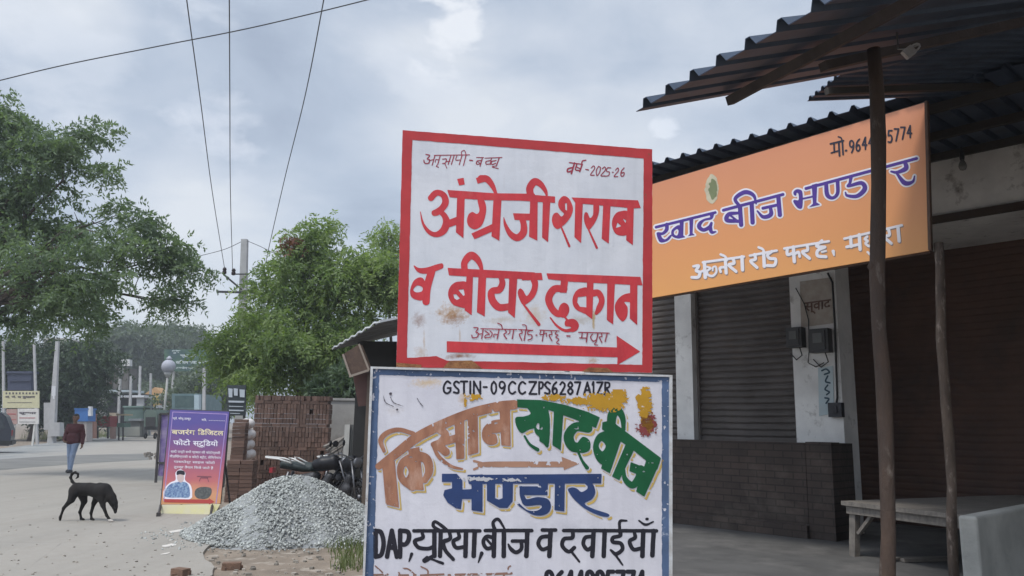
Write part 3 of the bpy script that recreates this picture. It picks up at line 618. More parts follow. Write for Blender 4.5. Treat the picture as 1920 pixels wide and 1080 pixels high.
green = [('p', [(958, 220), (1100, 224), (1250, 254), (1380, 294), (1455, 328), (1432, 392), (1300, 338), (1150, 284), (960, 268)]),
 ('c', [(950, 330), (1000, 322), (1040, 305), (1020, 265), (1085, 270), (1112, 330), (1090, 382), (1030, 402), (985, 422), (955, 382)]),
 ('c', [(1080, 300), (1150, 300), (1146, 505), (1095, 450), (1062, 405)]), ('hc', [(1085, 362), (1100, 382), (1088, 402), (1072, 384)]), ('p', [(1092, 270), (1147, 280), (1145, 506), (1092, 470)]), ('s', 16, [(1003, 440, 12), (1035, 490, 16), (1082, 522, 22)]),
 ('p', [(1180, 280), (1237, 296), (1220, 526), (1170, 494)]), ('p', [(1330, 318), (1402, 340), (1392, 420), (1330, 400)]),
 ('s', 56, [(1385, 395, 50), (1310, 386, 56), (1268, 440, 60), (1290, 500, 60), (1350, 512, 60)]), ('c', [(1352, 445), (1395, 470), (1392, 525), (1345, 540), (1315, 500)]), ('s', 18, [(1325, 535, 14), (1350, 590, 16), (1378, 630, 24)]),
 ('p', [(1470, 358), (1520, 345), (1822, 572), (1800, 642), (1640, 512), (1468, 400)]),
 ('c', [(1540, 420), (1480, 412), (1435, 440), (1414, 505), (1430, 572), (1470, 612), (1535, 600)]), ('hc', [(1466, 470), (1490, 500), (1470, 532), (1448, 500)]), ('p', [(1530, 410), (1592, 440), (1515, 664), (1462, 634)]),
 ('p', [(1610, 490), (1662, 520), (1572, 706), (1528, 682)]), ('s', 50, [(1522, 385, 50), (1530, 315, 56), (1558, 284, 50), (1590, 325, 36), (1598, 400, 22)]),
 ('p', [(1745, 550), (1815, 600), (1722, 804), (1672, 772)]), ('p', [(1640, 596), (1755, 640), (1735, 692), (1632, 650)]), ('s', 42, [(1602, 640, 10), (1605, 695, 30), (1650, 735, 40), (1692, 690, 50), (1700, 640, 50)])]
LB5 = (820, 870, 5.647)
bhandar = [('p', [(48, 103), (205, 103), (265, 172), (265, 270), (365, 266), (365, 370), (262, 372), (250, 478), (200, 470), (110, 410), (62, 330), (76, 276), (155, 258), (155, 190), (48, 190)]),
 ('p', [(318, 115), (480, 110), (478, 508), (362, 490), (362, 218), (332, 208)]), ('p', [(318, 115), (1740, 104), (1735, 206), (470, 210), (340, 208)]),
 ('p', [(525, 190), (612, 190), (612, 362), (650, 376), (690, 362), (690, 190), (802, 190), (798, 395), (742, 465), (660, 466), (525, 386)]),
 ('p', [(865, 236), (1075, 236), (1075, 195), (1172, 195), (1166, 330), (890, 330)]), ('s', 40, [(888, 250, 36), (895, 330, 44), (925, 400, 60)]),
 ('c', [(895, 372), (960, 372), (1060, 350), (1165, 368), (1202, 430), (1182, 508), (1110, 545), (1010, 536), (900, 472), (832, 415), (852, 404), (950, 486), (1050, 494), (1106, 458), (1080, 434), (930, 442)]),
 ('p', [(1245, 195), (1350, 195), (1345, 503), (1240, 488)]),
 ('c', [(1385, 265), (1430, 247), (1480, 262), (1525, 296), (1582, 268), (1590, 236), (1562, 200), (1635, 200), (1673, 290), (1640, 370), (1560, 420), (1650, 474), (1810, 528), (1802, 560), (1700, 540), (1560, 470), (1450, 375), (1395, 300)])]
w_ = 24
dawai = word('DAP', [(104, 160), (178, 236), (250, 316)], 400, 556, 28, 0.0) + [('s', 16, [(326, 540, 20), (310, 585, 8)]), ('s', 22, [(340, 401), (735, 401)]), ('s', 22, [(768, 399), (1046, 399)]), ('s', 22, [(1110, 396), (1190, 396)]), ('s', 22, [(1238, 399), (1795, 401)]),
 ('s', w_, [(388, 410, 20), (392, 442), (345, 462), (366, 500), (420, 508), (455, 498)]), ('s', 28, [(462, 405), (462, 552)]), ('s', 22, [(455, 552), (404, 580, 28), (418, 558, 16)]), ('s', 18, [(444, 570, 14), (512, 596, 18)]),
 ('s', 26, [(500, 405), (496, 552)]), ('s', 20, [(496, 400), (456, 372), (466, 346), (508, 372), (546, 405)]), ('s', w_, [(552, 408, 22), (556, 448), (515, 470, 28), (530, 520), (575, 572, 22)]),
 ('s', w_, [(606, 410, 20), (610, 442), (576, 464), (594, 502), (648, 496)]), ('s', 28, [(652, 405), (648, 552)]), ('s', 28, [(704, 405), (698, 552)]), ('s', 18, [(746, 536, 24), (726, 590, 8)]),
 ('s', w_, [(812, 440), (774, 436), (756, 468), (776, 506), (812, 500)]), ('s', 16, [(776, 452), (806, 486)]), ('s', 28, [(822, 402), (818, 552)]), ('s', 28, [(880, 402), (878, 552)]), ('s', 20, [(826, 398, 24), (814, 352), (846, 332), (888, 396, 12)]),
 ('s', 28, [(1020, 402), (1014, 552)]), ('s', 22, [(930, 462), (1014, 462)]), ('s', w_, [(984, 462), (984, 508), (952, 530), (922, 510), (906, 482, 10)]),
 ('s', 28, [(1160, 398), (1152, 552)]), ('s', w_, [(1152, 434), (1104, 440), (1086, 478), (1110, 512), (1150, 500)]),
 ('s', w_, [(1292, 402), (1290, 442), (1240, 450), (1230, 492), (1268, 526), (1302, 502)]), ('s', 16, [(1288, 530), (1332, 586, 12)]), ('s', w_, [(1406, 434), (1368, 442), (1356, 480), (1380, 514), (1406, 500)]), ('s', 28, [(1418, 402), (1410, 552)]),
 ('s', 28, [(1484, 402), (1478, 552)]), ('s', w_, [(1576, 402), (1576, 430), (1534, 442), (1534, 468), (1580, 476), (1590, 512), (1552, 540), (1520, 516, 14)]), ('s', 16, [(1548, 544), (1592, 606, 10)]), ('s', 18, [(1574, 396), (1576, 344), (1616, 340, 12)]),
 ('s', w_, [(1662, 410, 20), (1666, 442), (1634, 464), (1656, 512), (1702, 506)]), ('s', 28, [(1716, 402), (1710, 552)]), ('s', 28, [(1778, 402), (1770, 548)]), ('s', 16, [(1690, 340, 10), (1730, 364), (1776, 346, 10)]), ('s', 18, [(1736, 330), (1740, 330)])]
phone = word('9644995774', [(1130 + i * 61, 1130 + i * 61 + 44) for i in range(10)], 646, 760, 26, 0.0)
name = [('s', 12, [(100, 666), (182, 663)]), ('s', 10, [(118, 666), (112, 740)]), ('s', 10, [(165, 664), (160, 740)]), ('s', 8, [(160, 660), (140, 640), (108, 612)]), ('s', 12, [(250, 668), (350, 666)]), ('s', 9, [(255, 668), (250, 636), (300, 628), (345, 664)]), ('s', 11, [(290, 668), (284, 740)]), ('s', 11, [(340, 668), (332, 740)]),
 ('s', 12, [(380, 668), (520, 662)]), ('s', 9, [(382, 616), (420, 636), (424, 662)]), ('s', 11, [(420, 666), (414, 740)]), ('s', 11, [(480, 666), (474, 740)]), ('s', 12, [(535, 666), (560, 666)]), ('s', 14, [(590, 664), (745, 662)]), ('s', 12, [(620, 664), (612, 740)]), ('s', 12, [(690, 664), (684, 740)]), ('s', 14, [(775, 662), (925, 656)]), ('s', 12, [(820, 664), (812, 740)]), ('s', 12, [(880, 664), (872, 740)]), ('s', 9, [(902, 656), (906, 622), (918, 612)])]

lo_board = thing('painted_signboard', onplane(975, 1180, SP0, SN), 'blue edged white seed shop signboard with brown and green arched lettering, lower of two boards', 'signboard')
YEL = (0.55, 0.3, 0.03)
stl = [(800, 718, 60, 18, (0.6, 0.42, 0.2), 0.7, True), (868, 748, 16, 26, (0.5, 0.3, 0.1), 0.6, True), (740, 770, 30, 20, (0.5, 0.45, 0.42), 0.4, True), (1060, 1000, 200, 40, (0.5, 0.5, 0.55), 0.5, False), (720, 1010, 60, 60, (0.52, 0.52, 0.55), 0.5, False), (1220, 900, 20, 80, (0.5, 0.5, 0.55), 0.5, False)]
px_panel('panel', [(697, 690), (1257, 706), (1257, 1180), (678, 1180)], on_sign(0.004), -SN * 0.03, stainmat('lower_board_white', (0.7, 0.69, 0.74), (0.62, 0.61, 0.67), stl), lo_board)
pl1 = on_sign(0.0055); pl2 = on_sign(0.0068); pl3 = on_sign(0.008)
F = Field(676, 684, 1262, 1182, 1.0); F.draw([('p', [(697, 690), (1257, 706), (1257, 1180), (678, 1180)]), ('h', [(711, 703), (1241, 716), (1241, 1165), (698, 1165)])])
flat(F, np.maximum(F.F + (vnoise(F, 10, 5) - .5) * 2.5, -(vnoise(F, 6, 8) - 0.25) * 20), pl1, 'border', paint('faded_blue_border_paint', (0.1, 0.155, 0.275), 0.55, 0.1, (0.25, 0.3, 0.4), 16, 0.4), lo_board)
BLK = paint('black_lettering_paint', (0.025, 0.024, 0.034), 0.45)
F = Field(825, 710, 1150, 745, 0.5); F.draw(gst, *L3); flat(F, F.F + (vnoise(F, 6, 2) - .5) * 0.6, pl1, 'small_lettering', BLK, lo_board)
YM = paint('yellow_outline_paint', (0.6, 0.42, 0.13), 0.55, 0.1, (0.62, 0.6, 0.6), 25)
def outlined(items, o, box, m, dx, dy, gap, seed, flake=0.3, nm='lettering'):
    F = Field(*box, 0.8); F.draw(items, *o)
    flat(F, np.maximum(F.F, -(vnoise(F, 8, seed) - flake) * 20), pl2, nm, m, lo_board)
    S = F.shifted(dx, dy); flat(F, np.maximum(np.maximum(S - 1.2, gap - F.F), -(vnoise(F, 12, seed + 1) - 0.25) * 20), pl1, 'outline', YM, lo_board)
outlined(kisan, L3, (700, 745, 970, 965), mat('brown_lettering_paint', (0.42, 0.2, 0.12), 0.55, (0.24, 0.1, 0.06), 22, 0.85, stretch=(1, 1, .35), c3=(0.5, 0.3, 0.22), s3=14, t3=(.56, .68)), 4, 4, 2.2, 21, 0.22)
outlined(green, L3, (960, 740, 1250, 945), paint('green_lettering_paint', (0.012, 0.115, 0.045), 0.45, tone=0.3), 4, 4.5, 2.6, 31, 0.16)
outlined(bhandar, LB5, (825, 880, 1155, 980), paint('blue_lettering_paint', (0.035, 0.065, 0.18), 0.45, tone=0.35), 4, 4.5, 2.6, 41, 0.2)
F = Field(695, 965, 1240, 1065, 0.6); F.draw(dawai, *L4); flat(F, F.F + (vnoise(F, 6, 4) - .5) * 0.7, pl1, 'lettering', BLK, lo_board)
F = Field(1015, 1060, 1225, 1115, 0.8); F.draw(phone, *L4); flat(F, F.F, pl1, 'lettering', BLK, lo_board)
F = Field(695, 1050, 970, 1110, 0.5); F.draw(name, *L4); flat(F, np.maximum(F.F, -(vnoise(F, 7, 14) - 0.36) * 12), pl1, 'small_lettering', paint('faded_brown_lettering_paint', (0.3, 0.17, 0.13), 0.6), lo_board)
F = Field(885, 850, 1095, 890, 0.5); F.draw([('s', 30, [(730, 612, 20), (820, 610, 34), (1245, 610, 34)]), ('p', [(1225, 565), (1332, 606), (1240, 645)]), ('s', 14, [(700, 590), (760, 606)]), ('s', 14, [(700, 640), (760, 616)])], *L3)
flat(F, np.maximum(F.F, -(vnoise(F, 9, 15) - 0.34) * 12), pl1, 'arrow', paint('pale_brown_arrow_paint', (0.45, 0.25, 0.17), 0.6), lo_board)
def flakes(box, spots, m, seed, thr=0.5, nm='paint_flakes', cell=11):
    F = Field(*box, 0.7); S = np.zeros(F.X.shape)
    for cx, cy, rx, ry in spots: S = np.maximum(S, 1 - np.hypot((F.X - cx) / rx, (F.Y - cy) / ry))
    o_ = flat(F, thr - (np.clip(S, 0, 1) * 0.75 + (vnoise(F, cell, seed) * 0.45 + (vnoise(F, 3.0, seed + 50) - 0.5) * 0.75 + 0.08) * (S > 0)), pl3, nm, m, lo_board)
    if o_: o_['kind'] = 'stuff'
flakes((1010, 730, 1180, 790), [(1135, 752, 60, 22), (1090, 752, 40, 10), (1040, 745, 26, 8), (1160, 745, 20, 26)], paint('yellow_flake_paint', (0.55, 0.3, 0.03), 0.6, 0.1, (0.65, 0.62, 0.62), 30), 6, 0.5)
flakes((1185, 725, 1240, 830), [(1208, 755, 18, 40), (1214, 790, 14, 26)], MATS['yellow_flake_paint'], 9, 0.5)
flakes((1185, 770, 1240, 830), [(1212, 800, 26, 26), (1222, 792, 14, 30)], paint('maroon_flake_paint', (0.25, 0.06, 0.06), 0.6), 12, 0.62, cell=7)
F = Field(705, 715, 805, 775, 0.4); F.draw([('s', 4, [(88, 10), (110, 70, 8), (180, 105, 3)]), ('s', 4, [(150, 20), (180, 70, 7), (265, 102, 3)]), ('s', 4, [(385, 30), (410, 70, 7), (445, 112, 3)]), ('c', [(200, 128), (216, 122), (220, 136), (206, 142)]), ('c', [(140, -14), (158, -22), (164, -4), (146, 4)])], 700, 740, 4.7)
flat(F, F.F + (vnoise(F, 3, 71) - .45) * 1.2, pl3, 'paint_scratch', paint('dark_flake_paint', (0.09, 0.08, 0.1), 0.6), lo_board)
flakes((870, 735, 960, 790), [(868, 752, 10, 22), (890, 745, 20, 10)], MATS['yellow_flake_paint'], 19, 0.6, cell=7)
flakes((820, 885, 1000, 910), [(900, 898, 50, 6), (960, 900, 30, 5)], paint('bare_patch_paint', (0.55, 0.55, 0.58), 0.6), 23, 0.62, cell=6)
FR = mat('chipped_white_frame', (0.62, 0.64, 0.66), 0.55, (0.42, 0.4, 0.38), 25, 0.8, 0.15, c3=(0.2, 0.13, 0.1), s3=30, t3=(0.64, 0.72))
fr = on_sign(0.004); oq = [(695, 687.5), (1259, 703.5), (1259, 1184), (676, 1184)]; iq = [(699.5, 691.5), (1254, 707), (1254, 1179), (680.5, 1179)]
g = G()
for i in range(4):
    g.slab([fr(*oq[i]), fr(*oq[(i + 1) % 4]), fr(*iq[(i + 1) % 4]), fr(*iq[i])], SN * 0.014)
build('frame', g, FR, lo_board)
for px in (720, 1225):
    g = G(); b = on_sign(-0.06)(px, 800); g.box((b[0], b[1], 0.9), (0.045, 0.045, 1.9), R(8.6)); build('leg', g, MATS['rusty_angle'], lo_board)
# ================================================================ the shop row on the right
FP0 = np.array(depth(1740, 480, 6.26)); FP0[2] = 0
FD = np.array((-0.695, 0.719, 0.0)); FD /= np.linalg.norm(FD); FN = np.array((FD[1], -FD[0], 0.0))   # FD runs away along the row, FN points into the building
FLZ = 0.40
def fac(px, py, k): return onplane(px, py, FP0 + FN * k, FN)
def fs(px, py, k): return float(np.dot(fac(px, py, k) - FP0, FD))
def fpt(s, k, z): return FP0 + FD * s + FN * k + np.array((0, 0, z))
def fz(px, py, k): return float(fac(px, py, k)[2])
def fbox(g, s0, s1, k0, k1, z0, z1, mi=0):
    g.slab([fpt(s0, k0, z0), fpt(s1, k0, z0), fpt(s1, k1, z0), fpt(s0, k1, z0)], (0, 0, z1 - z0), mi)
TIN = mat('weathered_tin', (0.062, 0.086, 0.13), 0.5, (0.038, 0.054, 0.082), 5, 0.7, 0.1, metal=0.2, c3=(0.03, 0.034, 0.045), s3=3, t3=(0.55, 0.75))
def ribbed(g, P, e, L, s, Ls, pitch=0.2, rh=0.032, th=0.004, jag=0.0, rng=None, rw=0.022):
    """trapezoid ribbed sheet: ribs run along s, spaced along e; closed thin solid"""
    e = np.array(e, float); s = np.array(s, float); n = np.cross(e, s); n = n / np.linalg.norm(n); n = n if n[2] > 0 else -n
    prof = []; x = 0.0
    while x < L:
        prof += [(x, 0), (x + pitch / 2 - rw * 1.7, 0), (x + pitch / 2 - rw * .6, rh), (x + pitch / 2 + rw * .6, rh), (x + pitch / 2 + rw * 1.7, 0)]; x += pitch
    prof.append((x, 0)); m = len(prof); V = []
    for lay in (0, th):
        for t in (0, Ls):
            for a, hgt in prof: V.append(np.array(P) + e * a + n * (hgt + lay) + s * t)
    F = []
    for i in range(m - 1):
        F.append((i, i + 1, m + i + 1, m + i)); F.append((2 * m + i, 3 * m + i, 3 * m + i + 1, 2 * m + i + 1))
        F.append((i, 2 * m + i, 2 * m + i + 1, i + 1)); F.append((m + i, m + i + 1, 3 * m + i + 1, 3 * m + i))
    F += [(0, m, 3 * m, 2 * m), (m - 1, 3 * m - 1, 4 * m - 1, 2 * m - 1)]
    g.add(V, F)

# ---- building
WHITE = mat('grimy_whitewash', (0.82, 0.81, 0.78), 0.85, (0.6, 0.59, 0.57), 2.0, 0.9, 0.2, c3=(0.2, 0.18, 0.16), s3=4.5, t3=(0.58, 0.76))
SHUT = mat('shutter_grey', (0.115, 0.1, 0.093), 0.7, (0.07, 0.06, 0.054), 2.2, 0.9, 0.1, c3=(0.12, 0.095, 0.08), s3=1.8, t3=(0.55, 0.72))
SHUTB = mat('shutter_rust_brown', (0.13, 0.074, 0.055), 0.75, (0.088, 0.055, 0.044), 2.5, 0.8, 0.1, c3=(0.07, 0.052, 0.046), s3=1.6, t3=(0.5, 0.75))
KF = 2.5; KB = 1.95
shop = thing('shop_building', fpt(0.6, KF, 0), 'dim shuttered roadside shop row with whitewashed pillars under a black ribbed tin roof', 'shop')
sA0, sB1, sB0 = fs(1225, 700, KF), fs(1305, 700, KF), fs(1488, 700, KF)
sP1, sP0 = fs(1272, 700, KF), fs(1303, 700, KF); sW1, sW0 = fs(1488, 700, KF), fs(1580, 760, KF)
zc = fz(1800, 402, KF); zt = fz(1800, 275, KF); zb = fz(1400, 826, KF)
g = G()
fbox(g, sW0, sW1, KF, KF + 0.4, FLZ, zc); fbox(g, -7.0, 7.5, KF + 0.02, KF + 0.4, zc, zt + 0.5)
fbox(g, -7.0, -4.2, KF, KF + 0.4, FLZ, zc); fbox(g, 6.3, 7.5, KF, KF + 0.4, 0, zc); fbox(g, -4.55, -4.25, -0.3, KF - 0.01, 0, zc + 0.5); fbox(g, -7, 7.5, KF + 2.8, KF + 3.0, 0, zt + .5)  # includes an unseen side wall added to block light from the right
build('wall', g, WHITE, shop)
g = G(); fbox(g, sP0, sP1, KF - 0.06, KF + 0.3, FLZ, zc); build('pillar', g, WHITE, shop)
g = G(); fbox(g, sW1 + 3.4, sW1 + 3.7, KF - 0.06, KF + 0.3, FLZ, zc); build('pillar', g, WHITE, shop)
def shutter(s0, s1, k, z0, z1, m, sl=0.085, dp=0.022):
    g = G(); z = z0; prof = []
    while z < z1:
        prof += [(0.0, z), (-dp, z + sl * 0.3), (-dp, z + sl * 0.7), (0.0, z + sl * 0.96)]; z += sl
    n = len(prof); cols = 13; V = []; rs_ = random.Random(int(s0 * 100)); sag = [rs_.uniform(-.006, .006) for _ in range(cols)]
    for c_ in range(cols):
        for i_, (a, q) in enumerate(prof): V.append(fpt(s0 + (s1 - s0) * c_ / (cols - 1), k + a + 0.008 * math.sin(c_ * 1.7 + i_ * .011 + s0) * math.sin(i_ * .023 + c_ * .6) + rs_.uniform(-.001, .001), q + sag[c_]))
    g.add(V, [(c_ * n + i, c_ * n + i + 1, (c_ + 1) * n + i + 1, (c_ + 1) * n + i) for c_ in range(cols - 1) for i in range(n - 1)])
    fbox(g, s0, s1, k + 0.03, k + 0.05, z0, z1)
    sh = build('shutter', g, m, shop)
    for s in (s0, s1): g = G(); fbox(g, s - 0.03, s + 0.03, k - 0.05, k + 0.05, z0, z1); build('guide_rail', g, mat('shutter_rail', (0.17, 0.15, 0.14), 0.7), sh)
    g = G(); c = fpt((s0 + s1) / 2, k - 0.035, z0 + 0.12); g.box(c, (0.05, 0.05, 0.03)); build('hasp', g, mat('dull_steel', (0.4, 0.4, 0.4), 0.4, metal=0.7), sh)
shutter(sB0, sP0, KF + 0.1, FLZ, zc, SHUT); shutter(sP1, sP1 + 2.6, KF + 0.1, FLZ, zc, SHUT); shutter(-4.2, fs(1572, 760, KF + 1.75), KF + 1.75, FLZ, zc, SHUTB, 0.09, 0.01)
g = G(); fbox(g, -6.5, sW0 + 0.1, KF + 0.4, KF + 2.6, zc, zc + 0.08); build('ceiling', g, WHITE, shop)
g = G(); fbox(g, -7, sB0 + 0.3, KF - 0.05, KF + 0.02, zc - 0.06, zc + 0.02); build('lintel_beam', g, mat('dark_timber', (0.07, 0.05, 0.04), 0.8), shop)
# main roof: ribbed sheets, eave just above the orange signboard
KE = -0.07
ez = fz(1469, 243, KE); es1 = fs(1180, 345, KE) + 1.2
g = G(); rs = FN * math.cos(R(5)) + np.array((0, 0, math.sin(R(5))))
e0 = fpt(-4.0, KE, ez)
ribbed(g, e0, FD, es1 + 4.0, rs, 5.6, 0.2, 0.045)
roof = build('roof', g, TIN, shop)
g = G()
for k in (0.35, 1.3, 2.2):
    z = ez + (k - KE) * math.tan(R(5)) - 0.05; g.bar(fpt(-4, k, z), fpt(es1, k, z), 0.05, 0.08)
build('purlin', g, mat('sooty_timber', (0.05, 0.045, 0.04), 0.85), roof)
# things on the pillar
def meter(px, py, wd, ht, label):
    c = fac(px, py, KF); s = float(np.dot(c - FP0, FD)); z = c[2]
    t = thing('electric_meter', fpt(s, KF - 0.05, z - ht / 2), label, 'electric meter', 'electric meters on the pillar')
    g = G(); fbox(g, s - wd / 2, s + wd / 2, KF - 0.13, KF - 0.002, z - ht / 2, z + ht / 2); fbox(g, s - wd * .36, s + wd * .36, KF - 0.15, KF - 0.129, z - ht * .4, z + ht * .4)
    build('case', g, mat('meter_case', (0.06, 0.06, 0.06), 0.5), t)
    g = G(); fbox(g, s - wd * .24, s + wd * .24, KF - 0.158, KF - 0.151, z - ht * .1, z + ht * .3); build('window', g, mat('meter_window', (0.13, 0.135, 0.13), 0.3), t)
    g = G(); p = [fpt(s - wd * .2, KF - 0.06, z - ht / 2), fpt(s - wd * .35, KF - 0.07, z - ht * .9), fpt(s + wd * .1, KF - 0.04, z - ht * 1.1), fpt(s + wd * .5, KF - 0.03, z - ht * .75)]
    g.tube([tuple(x) for x in p], 0.008, 5); build('lead_wire', g, mat('black_cable', (0.02, 0.02, 0.02), 0.5), t)
meter(1497, 634, 0.2, 0.25, 'small dusty electric meter beside the grey shutter, nearer its edge')
meter(1543, 640, 0.24, 0.29, 'larger dark electric meter on the white pillar above the blue handwriting')
CABLE = mat('black_cable', (0.02, 0.02, 0.02), 0.5)
def ftube(name, pts, r, label, cat, k=KF - 0.03):
    g = G(); g.tube([tuple(fac(x, y, k)) for x, y in pts], r, 6); return tag(build(name, g, CABLE, None, True), label, cat)
ftube('cable', [(1552, 512), (1561, 530), (1565, 600), (1568, 690), (1570, 745), (1568, 760)], 0.014, 'thick black cable running down the white pillar to a dark switch', 'cable')
ftube('cable', [(1492, 540), (1508, 570), (1516, 600), (1517, 660), (1515, 680), (1530, 688), (1545, 680)], 0.007, 'thin black wire slanting across the pillar poster between the meters', 'cable')
g = G(); c = fs(1571, 768, KF); z = fz(1571, 768, KF); fbox(g, c - 0.08, c + 0.08, KF - 0.09, KF - 0.002, z - 0.09, z + 0.08); fbox(g, c - 0.03, c + 0.03, KF - 0.11, KF - 0.09, z - 0.04, z + 0.04)
tag(build('switch_box', g, mat('switch_black', (0.03, 0.03, 0.035), 0.5)), 'small black switch box hanging at the cable end on the pillar', 'switch')
def poster(quad, m, label, lines, lm, bold=0.02):
    t = thing('wall_poster', fac(*quad[3], KF - 0.006), label, 'poster')
    g = G(); g.slab([fac(x, y, KF - 0.006) for x, y in quad], -FN * 0.003); build('sheet', g, m, t)
    q = [np.array(p, float) for p in quad]
    for s, u0, u1, v0, v1 in lines:
        def pl(u, v, d=0.0):
            uu = u0 + (u1 - u0) * u; vv = v1 + (v0 - v1) * v; p = (q[0] * (1 - uu) + q[1] * uu) * (1 - vv) + (q[3] * (1 - uu) + q[2] * uu) * vv
            return fac(p[0], p[1], KF - 0.0105 - d)
        text('lettering', s, lm, t, pl, bold)
poster([(1500, 528), (1560, 520), (1562, 606), (1502, 614)], mat('brown_poster_paper', (0.42, 0.38, 0.33), 0.8, (0.3, 0.24, 0.2), 12, 0.6), 'faded brown printed poster above the electric meters on the white pillar',
       [('स्वाद', 0.12, 0.95, 0.36, 0.66)], mat('brown_print', (0.16, 0.1, 0.08), 0.8))
poster([(1534, 690), (1562, 686), (1564, 775), (1536, 780)], mat('pale_blue_paper', (0.45, 0.55, 0.58), 0.8, (0.5, 0.52, 0.52), 10, 0.6), 'pale blue paper slip stuck low on the white pillar', [], None)
F = Field(1535, 690, 1565, 780, 0.5)
F.draw([('s', 3.2, [(1541, 695), (1549, 692), (1555, 698), (1546, 702)]), ('s', 3.2, [(1552, 705), (1548, 715), (1556, 718)]), ('s', 3, [(1552, 722), (1547, 730), (1555, 735), (1550, 740)]), ('s', 3.2, [(1547, 746), (1554, 748), (1549, 756)])])
flat(F, F.F, lambda x, y: fac(x, y, KF - 0.0125), 'blue_handwriting', mat('blue_ink', (0.04, 0.08, 0.11), 0.7), [o for o in col.objects if o.name.startswith('wall_poster')][-1])
# counter wall
g = G(); c0, c1 = fs(1564, 900, KB), fs(1225, 900, KB) + 1.2; fbox(g, c0 + 0.32, c1, KB, KB + 0.16, FLZ, zb); fbox(g, c0, c0 + 0.3, KB - 0.03, KB + 0.19, FLZ, zb + 0.012); fbox(g, c0, c0 + 0.16, KB + 0.19, KF - 0.005, FLZ, zb)
fbox(g, c0 + 0.3, c1, KB - 0.09, KB - 0.002, FLZ, FLZ + 0.14)
def brickmat():
    m = mat('dark_brown_plaster', (0.075, 0.057, 0.049), 0.9, (0.045, 0.036, 0.032), 2.2, 0.9, 0.5, bscale=14, c3=(0.12, 0.1, 0.085), s3=1.6, t3=(0.52, 0.74))
    t = m.node_tree; b = t.nodes['Principled BSDF']; tc = nd(t, 'ShaderNodeTexCoord'); d1 = nd(t, 'ShaderNodeVectorMath', operation='DOT_PRODUCT'); t.links.new(tc.outputs['Object'], d1.inputs[0]); d1.inputs[1].default_value = tuple(FD)
    sp = nd(t, 'ShaderNodeSeparateXYZ'); t.links.new(tc.outputs['Object'], sp.inputs[0]); cx = nd(t, 'ShaderNodeCombineXYZ'); t.links.new(d1.outputs['Value'], cx.inputs[0]); t.links.new(sp.outputs['Z'], cx.inputs[1])
    br = nd(t, 'ShaderNodeTexBrick'); t.links.new(cx.outputs[0], br.inputs['Vector']); br.inputs['Scale'].default_value = 1.0; br.inputs['Brick Width'].default_value = 0.23; br.inputs['Row Height'].default_value = 0.08; br.inputs['Mortar Size'].default_value = 0.008
    for q_, c_ in (('Color1', (0.75, 0.75, 0.75, 1)), ('Color2', (1.15, 1.1, 1.05, 1)), ('Mortar', (0.5, 0.5, 0.5, 1))): br.inputs[q_].default_value = c_
    src = b.inputs['Base Color'].links[0].from_socket; t.links.new(mixc(t, 0.75, src, br.outputs['Color'], 'MULTIPLY'), b.inputs['Base Color'])
    return m
tag(build('counter_wall', g, brickmat()), 'low dark brown counter wall in front of the grey shutters', 'wall')
# bulb
c = fac(1803, 288, KF - 0.35); zr = ez + (KF - 0.35 - KE) * math.tan(R(5)) - 0.004
t = thing('hanging_bulb', (c[0], c[1], zr), 'unlit bulb on a black holder hanging against the white upper wall', 'light bulb')
g = G(); g.tube([(c[0], c[1], zr), (c[0], c[1], c[2])], 0.01, 6); g.lathe((c[0], c[1], c[2] - 0.07), [(0.022, 0), (0.026, 0.03), (0.022, 0.08)], 10); build('holder', g, mat('bakelite', (0.02, 0.02, 0.02), 0.4), t, True)
g = G(); g.lathe((c[0], c[1], c[2] - 0.19), [(0.004, 0), (0.03, 0.012), (0.042, 0.045), (0.034, 0.08), (0.02, 0.11), (0.018, 0.12)], 14); build('glass', g, mat('bulb_glass', (0.2, 0.2, 0.19), 0.15, spec=0.6), t, True)

# ---- orange flex signboard
KS = 0.0
osign = thing('flex_signboard', fpt(1.4, KS, 3.0), 'long orange printed seed shop signboard with purple Hindi lettering under the eave', 'signboard')
def on_os(off): return lambda px, py: onplane(px, py, FP0 + FN * (KS - off), FN)
c = [(1735, 192), (1742, 470), (1225, 558), (1225, 345)]
pa, pb = on_os(0)(*c[0]), on_os(0)(*c[3]); qa, qb = on_os(0)(*c[1]), on_os(0)(*c[2])
ext = 1.35; pe = pb + (pb - pa) / np.linalg.norm(pb - pa) * ext; qe = qb + (qb - qa) / np.linalg.norm(qb - qa) * ext
m = bpy.data.materials.new('orange_flex'); m.use_nodes = True; t = m.node_tree; b = t.nodes['Principled BSDF']
tc = nd(t, 'ShaderNodeTexCoord'); sp = nd(t, 'ShaderNodeSeparateXYZ'); t.links.new(tc.outputs['Object'], sp.inputs[0])
mr = nd(t, 'ShaderNodeMapRange'); t.links.new(sp.outputs['Z'], mr.inputs[0]); mr.inputs[1].default_value = float(qb[2]); mr.inputs[2].default_value = float(pa[2])
pr = ramp(t, mr.outputs[0], [(0.0, (0.72, 0.34, 0.1)), (0.35, (0.68, 0.29, 0.105)), (1.0, (0.6, 0.24, 0.125))])       # the print runs from yellow-orange to a redder orange
t.links.new(mixc(t, math_n(t, 'MULTIPLY', noise(t, tc.outputs['Object'], 3, 4, 0.6), 0.25), pr, (0.54, 0.22, 0.1)), b.inputs['Base Color']); b.inputs['Roughness'].default_value = 0.4
g = G(); g.slab([pa, qa, qe, pe], FN * 0.02); build('panel', g, m, osign)
g = G(); FRM = mat('dark_angle_frame', (0.09, 0.055, 0.04), 0.7, (0.14, 0.08, 0.05), 12, 0.7)
for a, b_ in ((pa, pe), (qa, qe), (pa, qa)): g.bar(a + FN * 0.035, b_ + FN * 0.035, 0.03, 0.03, FN)
